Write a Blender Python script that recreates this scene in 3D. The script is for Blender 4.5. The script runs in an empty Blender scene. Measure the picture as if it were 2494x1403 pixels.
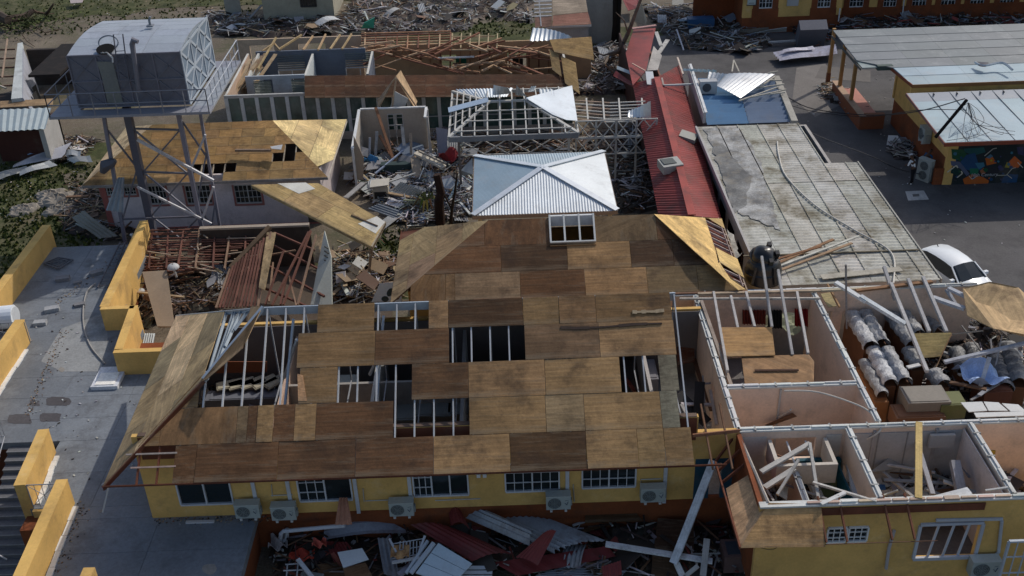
import bpy, math, random
from mathutils import Vector as V
RN = random.Random(7)
S = bpy.context.scene
# ---------------------------------------------------------------- camera
CF, CD, CR, CH = 2600.0, math.radians(31.1), math.radians(2.04), 26.0
_U0 = V((0, math.sin(CD), math.cos(CD))); _F = V((0, math.cos(CD), -math.sin(CD))); _R0 = V((1, 0, 0))
_R = _R0*math.cos(CR) - _U0*math.sin(CR); _U = _R0*math.sin(CR) + _U0*math.cos(CR)
cam = bpy.data.objects.new('camera', bpy.data.cameras.new('camera')); S.collection.objects.link(cam)
from mathutils import Matrix
_m = Matrix((_R, _U, -_F)).transposed().to_4x4(); _m.translation = V((0, 0, CH)); cam.matrix_world = _m
cam.data.sensor_width = 36; cam.data.lens = 36*CF/2494; cam.data.clip_end = 2000; cam.data.clip_start = .5
S.camera = cam
# ---------------------------------------------------------------- light
SUN = V((.78, .74, 1.0)).normalized()
w = bpy.data.worlds.new('World'); S.world = w; w.use_nodes = True
nt = w.node_tree; sk = nt.nodes.new('ShaderNodeTexSky'); sk.sky_type = 'NISHITA'; sk.sun_disc = False
sk.sun_elevation = math.asin(SUN.z); sk.sun_rotation = math.atan2(SUN.x, SUN.y); sk.air_density = 1; sk.dust_density = 2
nt.links.new(sk.outputs[0], nt.nodes['Background'].inputs[0]); nt.nodes['Background'].inputs[1].default_value = .13
sl = bpy.data.lights.new('sun', 'SUN'); sl.energy = 2.6; sl.angle = math.radians(.6); sl.color = (1, .93, .84)
so = bpy.data.objects.new('sun', sl); S.collection.objects.link(so)
so.rotation_euler = (-SUN).to_track_quat('-Z', 'Y').to_euler(); so.location = SUN*150
S.view_settings.view_transform = 'Standard'; S.view_settings.look = 'None'; S.view_settings.gamma = 1
S.view_settings.exposure = -.2
# ---------------------------------------------------------------- pixel of the photograph -> world point
def ray(u, v):
    return _F + _R*((u-1247)/CF) - _U*((v-701.5)/CF)
def Z(u, v, z=0.0):
    d = ray(u, v); t = (z-CH)/d.z; return V((d.x*t, d.y*t, z))
def Y(u, v, y):
    d = ray(u, v); t = y/d.y; return V((d.x*t, y, CH+d.z*t))
def X(u, v, x):
    d = ray(u, v); t = x/d.x; return V((x, d.y*t, CH+d.z*t))
def PL(u, v, p, n):
    d = ray(u, v); o = V((0, 0, CH)); return o + d*((p-o).dot(n)/d.dot(n))
# ---------------------------------------------------------------- mesh builder
class MB:
    def __init__(s): s.v = []; s.f = []; s.uv = []; s.c = []
    def face(s, pts, col=(1, 1, 1), u=None):
        pts = [V(p) for p in pts]; i0 = len(s.v); s.v += pts; n = len(pts); s.f.append(tuple(range(i0, i0+n)))
        if u is None:
            e = [(pts[(k+1) % n]-pts[k]) for k in range(min(n, 4))]; u = max(e, key=lambda q: q.length)
        u = u.normalized() if u.length > 1e-9 else V((1, 0, 0))
        nn = V((0, 0, 0))
        for k in range(1, n-1): nn += (pts[k]-pts[0]).cross(pts[k+1]-pts[0])
        nn = nn.normalized() if nn.length > 1e-12 else V((0, 0, 1)); w_ = nn.cross(u)
        s.uv.append([(p.dot(u), p.dot(w_)) for p in pts]); s.c.append(col); return s
    def prism(s, pts, t, col=(1, 1, 1), u=None):
        """polygon pts (counter-clockwise seen from outside) thickened by t to the back"""
        pts = [V(p) for p in pts]; n = V((0, 0, 0))
        for k in range(1, len(pts)-1): n += (pts[k]-pts[0]).cross(pts[k+1]-pts[0])
        n.normalize()
        if n.z < -.02: pts = pts[::-1]; n = -n
        b = [p-n*t for p in pts]
        s.face(pts, col, u); s.face(b[::-1], col, u)
        for k in range(len(pts)):
            j = (k+1) % len(pts); s.face([pts[k], b[k], b[j], pts[j]], col)
        return s
    def box(s, a, b, col=(1, 1, 1)):
        x0, x1 = sorted((a[0], b[0])); y0, y1 = sorted((a[1], b[1])); z0, z1 = sorted((a[2], b[2]))
        P = [V((x, y, z)) for z in (z0, z1) for y in (y0, y1) for x in (x0, x1)]
        for f in ((0, 2, 3, 1), (4, 5, 7, 6), (0, 1, 5, 4), (2, 6, 7, 3), (0, 4, 6, 2), (1, 3, 7, 5)):
            s.face([P[i] for i in f], col)
        return s
    def obox(s, c, ax, ay, az, col=(1, 1, 1)):
        c = V(c); P = [c+ax*i+ay*j+az*k for k in (-1, 1) for j in (-1, 1) for i in (-1, 1)]
        for f in ((0, 2, 3, 1), (4, 5, 7, 6), (0, 1, 5, 4), (2, 6, 7, 3), (0, 4, 6, 2), (1, 3, 7, 5)):
            s.face([P[i] for i in f], col)
        return s
    def beam(s, p, q, w=.05, h=.1, col=(1, 1, 1), up=None):
        p = V(p); q = V(q); d = q-p
        if d.length < 1e-5: return s
        d.normalize(); up = V(up) if up else (V((0, 0, 1)) if abs(d.z) < .95 else V((0, 1, 0)))
        r = d.cross(up).normalized(); uu = r.cross(d)
        return s.obox((p+q)/2, (q-p)/2, r*w/2, uu*h/2, col)
    def tube(s, pts, r=.03, n=6, col=(1, 1, 1), caps=True):
        pts = [V(p) for p in pts]; rings = []; rr = r if isinstance(r, (list, tuple)) else [r]*len(pts)
        pr_ = None
        for i, p in enumerate(pts):
            d = (pts[min(i+1, len(pts)-1)]-pts[max(i-1, 0)]).normalized()
            a = d.cross(V((0, 0, 1)) if abs(d.z) < .9 else V((1, 0, 0))).normalized()
            if pr_ is not None:
                a = (pr_-d*pr_.dot(d)).normalized()
            pr_ = a; b = d.cross(a)
            rings.append([p+(a*math.cos(2*math.pi*k/n)+b*math.sin(2*math.pi*k/n))*rr[i] for k in range(n)])
        for i in range(len(rings)-1):
            for k in range(n):
                j = (k+1) % n; s.face([rings[i][k], rings[i][j], rings[i+1][j], rings[i+1][k]], col)
        if caps: s.face(rings[0][::-1], col); s.face(rings[-1], col)
        return s
    def grid(s, fn, nu, nv, col=(1, 1, 1), closed=False, cf=None):
        """smooth grid surface fn(i/nu, j/nv) with shared vertices"""
        i0 = len(s.v); P = [[V(fn(i/nu, j/nv)) for i in range(nu+1)] for j in range(nv+1)]
        for r_ in P: s.v += r_
        for j in range(nv):
            for i in range(nu):
                a = i0+j*(nu+1)+i; s.f.append((a, a+1, a+nu+2, a+nu+1))
                L = (P[0][-1]-P[0][0]).length or 1; W = (P[-1][0]-P[0][0]).length or 1
                s.uv.append([(L*i/nu, W*j/nv), (L*(i+1)/nu, W*j/nv), (L*(i+1)/nu, W*(j+1)/nv), (L*i/nu, W*(j+1)/nv)])
                s.c.append(cf(i/nu, j/nv) if cf else col)
        return s
    def corr(s, a, b, d, pitch=.15, amp=.02, rows=4, bend=None, col=(1, 1, 1), jag=0, c=None, t=0):
        """corrugated sheet: waves run across a->b, ridges run a->d"""
        a, b, d = V(a), V(b), V(d); c = V(c) if c is not None else b+d-a
        L = (b-a).length; n = max(1, round(L/pitch)); nu = n*4
        nrm = (b-a).cross(d-a).normalized()
        if nrm.z < 0: nrm = -nrm
        jr = [RN.uniform(-jag, jag) for _ in range(nu+1)]; rg = RN.uniform(0, 6)
        def fn(u, v):
            vv = v
            if jag and v > .99: vv = v + jr[int(u*nu)]
            if jag and v < .01: vv = v + jr[::-1][int(u*nu)]*.6
            p = a*(1-u)*(1-vv)+b*u*(1-vv)+d*(1-u)*vv+c*u*vv
            h = amp*math.sin(u*n*2*math.pi) + (bend(u, v) if bend else 0)
            return p+nrm*h
        return s.grid(fn, nu, rows, col)
    def poly_grid(s, pts, thick, col, u=None): return s.prism(pts, thick, col, u)
    def shift(s, o): s.v = [p-o for p in s.v]
    def bottom(s):
        xs = [p.x for p in s.v]; ys = [p.y for p in s.v]; zs = [p.z for p in s.v]
        return V(((min(xs)+max(xs))/2, (min(ys)+max(ys))/2, min(zs)))
def wpos(o):
    p = V((0, 0, 0))
    while o: p += o.location; o = o.parent
    return p
def link(name, mb, m, parent=None, smooth=False):
    me = bpy.data.meshes.new(name)
    org = wpos(parent) if parent else mb.bottom()
    vs = [p-org for p in mb.v]
    me.from_pydata([tuple(p) for p in vs], [], mb.f); me.update()
    uvl = me.uv_layers.new(name='UVMap'); ca = me.color_attributes.new('Col', 'FLOAT_COLOR', 'CORNER')
    k = 0; ud = []; cd = []
    for fi in range(len(mb.f)):
        c = mb.c[fi]
        for uv in mb.uv[fi]: ud += uv; cd += (c[0], c[1], c[2], 1)
    uvl.data.foreach_set('uv', ud); ca.data.foreach_set('color', cd)
    if smooth: me.polygons.foreach_set('use_smooth', [True]*len(me.polygons))
    if m: me.materials.append(m)
    o = bpy.data.objects.new(name, me); S.collection.objects.link(o)
    if parent: o.parent = parent
    else: o.location = org
    return o
def tag(o, label, cat, group=None):
    o['label'] = label; o['category'] = cat
    if group: o['group'] = group
    return o
def thing(name, label, cat, loc, group=None):
    o = bpy.data.objects.new(name, None); S.collection.objects.link(o); o.location = V(loc); o.empty_display_size = .3
    return tag(o, label, cat, group)
SPLIT = {'wall_lining', 'lining', 'screed_patch', 'downpipe', 'conduit', 'notice_panel', 'brace', 'bracket', 'post', 'batten', 'plywood', 'ceiling_board', 'partition', 'truss', 'edge_board', 'broken_gable', 'torn_sheet', 'white_line'}
def pieces(mb):
    par = list(range(len(mb.f)))
    def fd(i):
        while par[i] != i: par[i] = par[par[i]]; i = par[i]
        return i
    seen = {}
    for i, f in enumerate(mb.f):
        for k in f:
            p = mb.v[k]; key = (round(p.x, 3), round(p.y, 3), round(p.z, 3))
            if key in seen: par[fd(i)] = fd(seen[key])
            else: seen[key] = i
    g = {}
    for i in range(len(mb.f)): g.setdefault(fd(i), []).append(i)
    out = []
    for ids in g.values():
        q = MB()
        for i in ids:
            n0 = len(q.v); q.v += [mb.v[k] for k in mb.f[i]]; q.f.append(tuple(range(n0, n0+len(mb.f[i])))); q.uv.append(mb.uv[i]); q.c.append(mb.c[i])
        out.append(q)
    return out
def part(root, name, mb, m, label=None, smooth=False):
    if not mb.f: return None
    if name in SPLIT:
        ps = pieces(mb)
        if 1 < len(ps) < 30:
            return [part(root, name+'', q, m, label, smooth) if False else _lk(root, name, q, m, label) for q in ps][0]
    o = link(name, mb, m, root, smooth)
    if label: o['label'] = label
    return o
def _lk(root, name, q, m, label):
    o = link(name, q, m, root)
    if label: o['label'] = label
    return o
def single(name, mb, m, label, cat, group=None, smooth=False):
    return tag(link(name, mb, m, None, smooth), label, cat, group)
def struct(name, mb, m, smooth=False):
    o = link(name, mb, m, None, smooth); o['kind'] = 'structure'; return o
def stuff(name, mb, m, label, cat='debris'):
    o = link(name, mb, m, None); o['kind'] = 'stuff'; o['label'] = label; o['category'] = cat; return o
def copytree(o, loc, rz=0, label=None, parent=None):
    c = o.copy(); S.collection.objects.link(c)
    if parent: c.parent = parent
    else:
        c.location = V(loc); c.rotation_euler = (0, 0, rz)
        if label: c['label'] = label
    for ch in [x for x in o.children]: copytree(ch, None, 0, None, c)
    return c
# ---------------------------------------------------------------- materials
def M(name, col, rough=.85, metal=0, var=.25, scale=1.2, stain=None, stamt=.5, stscale=.5, grain=0, gs=(1, 14), bump=0, fine=.12, spec=.3, knots=0, stthr=.55, stain2=None):
    m = bpy.data.materials.new(name); m.use_nodes = True; t = m.node_tree; N = t.nodes; L = t.links
    b = N['Principled BSDF']; b.inputs['Roughness'].default_value = rough; b.inputs['Metallic'].default_value = metal
    b.inputs['Specular IOR Level'].default_value = spec
    geo = N.new('ShaderNodeTexCoord'); uv = geo.outputs['UV']; ob = geo.outputs['Object']
    at = N.new('ShaderNodeAttribute'); at.attribute_name = 'Col'
    def noise(vec, sc, det=4, r=.6):
        n = N.new('ShaderNodeTexNoise'); n.inputs['Scale'].default_value = sc; n.inputs['Detail'].default_value = det
        n.inputs['Roughness'].default_value = r; L.new(vec, n.inputs['Vector']); return n.outputs['Fac']
    def mr(x, a, b_, c, d):
        n = N.new('ShaderNodeMapRange'); L.new(x, n.inputs[0])
        for i, q in enumerate((a, b_, c, d)): n.inputs[i+1].default_value = q
        return n.outputs[0]
    def mul(x, y):
        n = N.new('ShaderNodeMath'); n.operation = 'MULTIPLY'; L.new(x, n.inputs[0]); L.new(y, n.inputs[1]); return n.outputs[0]
    f = mr(noise(ob, scale), .3, .7, 1-var, 1+var)
    if fine: f = mul(f, mr(noise(ob, 9+scale*4, 3, .7), .3, .7, 1-fine, 1+fine))
    if grain:
        mp = N.new('ShaderNodeMapping'); mp.inputs['Scale'].default_value = (gs[0], gs[1], 1); L.new(uv, mp.inputs[0])
        f = mul(f, mr(noise(mp.outputs[0], 1, 5, .65), .3, .7, 1-grain, 1+grain))
    vm = N.new('ShaderNodeVectorMath'); vm.operation = 'SCALE'; L.new(f, vm.inputs['Scale'])
    base = N.new('ShaderNodeMix'); base.data_type = 'RGBA'; base.blend_type = 'MULTIPLY'; base.inputs[0].default_value = 1
    base.inputs[6].default_value = (*col, 1); L.new(at.outputs['Color'], base.inputs[7]); L.new(base.outputs[2], vm.inputs[0])
    out = vm.outputs[0]
    def over(out, mask, c):
        x = N.new('ShaderNodeMix'); x.data_type = 'RGBA'; L.new(mask, x.inputs[0]); L.new(out, x.inputs[6]); x.inputs[7].default_value = (*c, 1); return x.outputs[2]
    if stain:
        n = noise(ob, stscale, 8, .72); out = over(out, mr(n, stthr-.04, stthr+.13, 0, stamt), stain)
    if stain2:
        mp2 = N.new('ShaderNodeMapping'); mp2.inputs['Location'].default_value = (7.3, 3.1, 5.7); mp2.inputs['Scale'].default_value = stain2[4] if len(stain2) > 4 else (1, 1, 1); L.new(uv if len(stain2) > 4 else ob, mp2.inputs[0])
        out = over(out, mr(noise(mp2.outputs[0], stain2[2], 7, .75), stain2[3]-.03, stain2[3]+.1, 0, stain2[1]), stain2[0])
    if knots:
        vo = N.new('ShaderNodeTexVoronoi'); vo.inputs['Scale'].default_value = 1.7; L.new(uv, vo.inputs['Vector'])
        out = over(out, mr(vo.outputs['Distance'], .05, .095, knots, 0), (.02, .012, .008))
    L.new(out, b.inputs['Base Color'])
    if bump:
        bp = N.new('ShaderNodeBump'); bp.inputs['Strength'].default_value = bump; bp.inputs['Distance'].default_value = .03
        L.new(noise(ob, 6, 6, .7), bp.inputs['Height']); L.new(bp.outputs[0], b.inputs['Normal'])
    return m
MT = {}
MT['ply'] = M('plywood', (1, 1, 1), .8, 0, .32, .6, (.05, .03, .02), .68, .7, .4, (1.0, 12), .35, .15, .25, .95, .54, (( .27, .22, .15), .42, 1.0, .54, (.5, 3.5, 1)))
MT['wood'] = M('timber', (1, 1, 1), .85, 0, .2, 1.5, (.06, .04, .03), .4, 2, .3, (1.2, 25), 0, .1)
MT['yellow'] = M('yellow_paint', (.67, .42, .135), .8, 0, .15, .7, (.27, .17, .08), .55, .6, bump=.1, fine=.06, stthr=.56, stain2=((.75, .62, .40), .3, .9, .6))
MT['orange'] = M('rust_orange_paint', (.21, .06, .02), .8, 0, .25, .7, (.07, .045, .03), .6, .8)
MT['paint'] = M('paint', (1, 1, 1), .7, 0, .12, .8, (.16, .13, .1), .4, .7, fine=.08, stthr=.57)
MT['clean'] = M('smooth_paint', (1, 1, 1), .5, 0, .06, .8, (.2, .18, .15), .25, .9, fine=.05)
MT['conc'] = M('concrete', (1, 1, 1), .9, 0, .2, .5, (.10, .10, .10), .6, .45, fine=.15, bump=.3)
MT['deck'] = M('roof_screed', (.185, .205, .228), .75, 0, .34, .3, (.085, .088, .095), .7, .6, fine=.12, bump=.35, spec=.4, stthr=.52, stain2=((.25, .27, .285), .5, .7, .55))
MT['metal'] = M('sheet_metal', (1, 1, 1), .42, .35, .1, .6, (.3, .26, .22), .3, .8, fine=.05, spec=.5)
MT['zinc'] = M('zinc_sheet', (1, 1, 1), .55, .1, .1, .5, (.35, .36, .36), .4, .9, fine=.05, spec=.4)
MT['rust'] = M('weathered_metal', (1, 1, 1), .6, .2, .2, .8, (.12, .075, .045), .55, .9, fine=.1, stthr=.52)
MT['red'] = M('red_roof_metal', (.25, .042, .036), .55, .1, .3, .5, (.11, .045, .038), .75, .6, fine=.1, stthr=.52)
MT['tank'] = M('tank_steel', (1, 1, 1), .6, .25, .12, .5, (.12, .12, .14), .5, .5, fine=.08, stthr=.54)
MT['grass'] = M('grass', (.058, .068, .022), .95, 0, .6, .8, (.15, .12, .08), .85, .4, fine=.5, bump=.8, stthr=.52, stain2=((.10, .09, .04), .6, 2.5, .55))
MT['dirt'] = M('dirt', (.17, .14, .105), .95, 0, .35, .6, (.06, .065, .03), .8, .3, fine=.45, bump=.8, stthr=.5, stain2=((.24, .21, .17), .5, 1.8, .56))
MT['road'] = M('asphalt', (.108, .104, .104), .9, 0, .22, .25, (.045, .043, .045), .6, .3, fine=.15, bump=.2, stthr=.52, stain2=((.13, .125, .12), .5, .9, .55))
MT['pave'] = M('pavement', (.20, .185, .17), .9, 0, .15, .4, (.09, .085, .08), .5, .5, fine=.15)
MT['glass'] = M('glass', (.015, .022, .025), .08, 0, .1, .5, fine=0, spec=.6)
MT['gglass'] = M('green_glass', (.05, .095, .085), .15, 0, .5, .9, (.17, .20, .19), .7, .8, fine=0, spec=.6)
MT['dark'] = M('dark_void', (.012, .011, .011), 1, 0, .2, 1)
MT['black'] = M('black_plastic', (.012, .013, .016), .3, 0, .1, 1, spec=.5)
MT['rubber'] = M('rubber', (.015, .015, .015), .8, 0, .1, 1)
MT['asb'] = M('weathered_roof_sheet', (.44, .43, .385), .88, 0, .25, .5, (.13, .105, .06), .85, .55, .62, (6, .9), .2, .2, stthr=.5, stain2=((.60, .60, .56), .6, .45, .53))
MT['oldconc'] = M('stained_concrete', (.40, .40, .385), .9, 0, .4, 1.1, (.10, .10, .10), .85, .8, fine=.3, bump=.4, stthr=.49, stain2=((.25, .22, .17), .6, 1.4, .52))
MT['foil'] = M('plastic_wrap', (.40, .41, .42), .6, .0, .35, 2.5, (.08, .07, .07), .6, 2, fine=.3, spec=.8)
MT['fabric'] = M('fabric', (1, 1, 1), .95, 0, .2, 2, fine=.15)
MT['leaf'] = M('leaf', (.06, .08, .025), .9, 0, .4, 2)
MT['bark'] = M('bark', (.075, .055, .042), .95, 0, .35, 2, fine=.3, bump=.6)
MT['car'] = M('car_paint', (.80, .84, .86), .25, .0, .03, .5, fine=.02, spec=.6)
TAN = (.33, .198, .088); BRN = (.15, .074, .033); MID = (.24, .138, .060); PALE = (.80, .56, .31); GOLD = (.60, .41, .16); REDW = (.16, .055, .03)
WHT = (.68, .69, .68); GRY = (.30, .31, .32)
def vary(c, a=.15):
    k = RN.uniform(1-a, 1+a); return tuple(max(0, x*k*RN.uniform(1-a*.25, 1+a*.25)) for x in c)
# ---------------------------------------------------------------- wall with openings
def wall(mb, p0, p1, z0, z1, t=.15, ops=(), col=(1, 1, 1), side=1):
    """vertical wall p0->p1 (xy), openings (s0,s1,h0,h1) in metres along the wall / absolute z"""
    a = V((p0[0], p0[1], 0)); b = V((p1[0], p1[1], 0)); L = (b-a).length; d = (b-a)/L; n = V((-d.y, d.x, 0))*side
    ss = sorted({0, L, *[min(max(o[0], 0), L) for o in ops], *[min(max(o[1], 0), L) for o in ops]})
    for s0, s1 in zip(ss, ss[1:]):
        if s1-s0 < 1e-4: continue
        cuts = sorted([(max(o[2], z0), min(o[3], z1)) for o in ops if o[0] <= s0+1e-4 and o[1] >= s1-1e-4])
        zz = z0; segs = []
        for c0, c1 in cuts:
            if c0 > zz: segs.append((zz, c0))
            zz = max(zz, c1)
        if zz < z1: segs.append((zz, z1))
        for q0, q1 in segs:
            mb.obox(a+d*(s0+s1)/2+n*t/2+V((0, 0, (q0+q1)/2)), d*(s1-s0)/2, n*t/2, V((0, 0, (q1-q0)/2)), col)
    return mb
def grille(fr, x0, x1, y, z0, z1, nx=2, gx=3, gz=3, w=.05, gw=.025, col=WHT, leafs=None):
    """window frame in plane Y=y facing -Y, nx leaves each with gx x gz panes"""
    fr.box((x0, y-.03, z0), (x1, y+.05, z0+w*1.3), col); fr.box((x0, y-.03, z1-w), (x1, y+.05, z1), col)
    for i in range(nx+1):
        x = x0+(x1-x0)*i/nx; fr.box((x-w/2, y-.032, z0+w), (x+w/2, y+.048, z1-w), col)
    for i in range(nx):
        if leafs and not leafs[i]: continue
        a = x0+(x1-x0)*i/nx; b = x0+(x1-x0)*(i+1)/nx
        for k in range(1, gx): xx = a+(b-a)*k/gx; fr.box((xx-gw/2, y-.012, z0+w), (xx+gw/2, y+.02, z1-w), col)
        for k in range(1, gz): zz = z0+(z1-z0)*k/gz; fr.box((a+w/2, y-.015, zz-gw/2), (b-w/2, y+.023, zz+gw/2), col)
def window(root, x0, x1, y, z0, z1, nx=2, gx=3, gz=3, leafs=None, col=WHT, glass=True, lab=None, w=.05):
    fr = MB(); grille(fr, x0, x1, y, z0, z1, nx, gx, gz, leafs=leafs, col=col, w=w)
    f = part(root, 'window', fr, MT['clean'], lab)
    if glass:
        g = MB(); g.box((x0+.02, y+.06, z0+.02), (x1-.02, y+.07, z1-.02)); part(f, 'pane', g, MT['glass'])
    return f
# ================================================================ setting
def gnd():
    g = MB()
    xs = [-400, -120, -60]+[-45+k*3 for k in range(31)]+[60, 120, 400]; ys = [2, 10]+[14+k*3 for k in range(30)]+[115, 150, 250, 600]
    def gz(x, y):
        z = 0
        if x < -16 and y < 31: z = -2.2
        return z
    i0 = 0
    for y in ys:
        for x in xs: g.v.append(V((x, y, gz(x, y))))
    n = len(xs)
    for j in range(len(ys)-1):
        for i in range(n-1):
            a = j*n+i; g.f.append((a, a+1, a+n+1, a+n)); g.uv.append([(0, 0)]*4); g.c.append((1, 1, 1))
    struct('ground', g, MT['dirt'])
    def irr(cx, cy, rx, ry, z, n=26, a=.3):
        ph = [RN.uniform(0, 6) for _ in range(3)]
        m = MB(); m.face([(cx+rx*(1+a*math.sin(3*t+ph[0])+a*.6*math.sin(7*t+ph[1]))*math.cos(t), cy+ry*(1+a*math.sin(2*t+ph[2])+a*.5*math.sin(9*t))*math.sin(t), z) for t in [2*math.pi*k/n for k in range(n)]]); return m
    for k, (cx, cy, rx, ry) in enumerate(((-31, 53, 9, 9), (-25, 60, 8, 3), (-6, 45, 6, 3.2), (0, 80, 11, 5), (-36, 96, 14, 8), (-60, 60, 22, 30), (-15, 98, 12, 6))):
        struct('grass', irr(cx, cy, rx, ry, .006+.004*k), MT['grass'])
    m = MB(); m.face([(9, 24, .05), (60, 20, .05), (80, 79, .05), (11, 79.5, .05), (9.4, 72, .05), (10.2, 60, .05)]); struct('road', m, MT['road'])
    m = MB()
    m.face([Z(1940, 165, .06), Z(2010, 155, .06), Z(2045, 200, .06), Z(2060, 250, .06), Z(1985, 285, .06), Z(1930, 240, .06)])
    struct('pavement', m, MT['pave'])
    m = MB(); m.face([Z(2000, 160, .065), Z(2120, 172, .065), Z(2120, 200, .065), Z(1985, 190, .065)], (.8, .8, .8)); struct('pavement', m, MT['pave'])
    m = MB(); m.face([Z(2140, 300, .06), Z(2250, 330, .06), Z(2290, 440, .06), Z(2330, 470, .06), Z(2190, 400, .06)]); struct('pavement', m, MT['road'])
gnd()
# clipping of sheets against a convex outline on a plane
def clip(poly, cl):
    def area(p): return sum(p[i][0]*p[(i+1) % len(p)][1]-p[(i+1) % len(p)][0]*p[i][1] for i in range(len(p)))
    if area(cl) < 0: cl = cl[::-1]
    out = poly
    for i in range(len(cl)):
        a, b = cl[i], cl[(i+1) % len(cl)]; inp = out; out = []
        ins = lambda p: (b[0]-a[0])*(p[1]-a[1])-(b[1]-a[1])*(p[0]-a[0]) >= -1e-7
        for k in range(len(inp)):
            p, q = inp[k], inp[(k+1) % len(inp)]
            if ins(p) != ins(q):
                x1, y1, x2, y2 = p[0], p[1], q[0], q[1]; den = (b[0]-a[0])*(y2-y1)-(b[1]-a[1])*(x2-x1)
                t = -((b[0]-a[0])*(y1-a[1])-(b[1]-a[1])*(x1-a[0]))/den; ip = (x1+(x2-x1)*t, y1+(y2-y1)*t)
                out.append(ip)
            if ins(q): out.append(q)
        if not out: return []
    return out
def sheets(mb, o, ud, vd, outline, cw, ch, cols, t=.02, off=.0, jit=.0, holes=(), gap=.008, u=None, lift=0):
    """cover the convex outline (world points) with sheets cw x ch"""
    o = V(o); ud = V(ud).normalized(); vd = V(vd).normalized(); n = ud.cross(vd)
    if n.z < 0: n = -n
    cl = [((V(p)-o).dot(ud), (V(p)-o).dot(vd)) for p in outline]
    hs = [[((V(p)-o).dot(ud), (V(p)-o).dot(vd)) for p in h] for h in holes]
    x0, x1 = min(c[0] for c in cl), max(c[0] for c in cl); y0, y1 = min(c[1] for c in cl), max(c[1] for c in cl)
    y = y0; r = 0
    while y < y1-1e-3:
        x = x0-(off*cw if r % 2 else 0)
        while x < x1-1e-3:
            rect = [(x+gap, y+gap), (x+cw-gap, y+gap), (x+cw-gap, y+ch-gap), (x+gap, y+ch-gap)]
            p = clip(rect, cl)
            mid = (x+cw/2, y+ch/2)
            bad = False
            for h in hs:
                if len(clip([mid, (mid[0]+.01, mid[1]), (mid[0], mid[1]+.01)], h)) > 2: bad = True
            if len(p) > 2 and not bad:
                e = RN.uniform(0, lift)
                mb.prism([o+ud*a+vd*b+n*(e+RN.uniform(0, .002)) for a, b in p], t, vary(RN.choice(cols), .12), u or ud)
            x += cw
        y += ch; r += 1
    return mb
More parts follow.
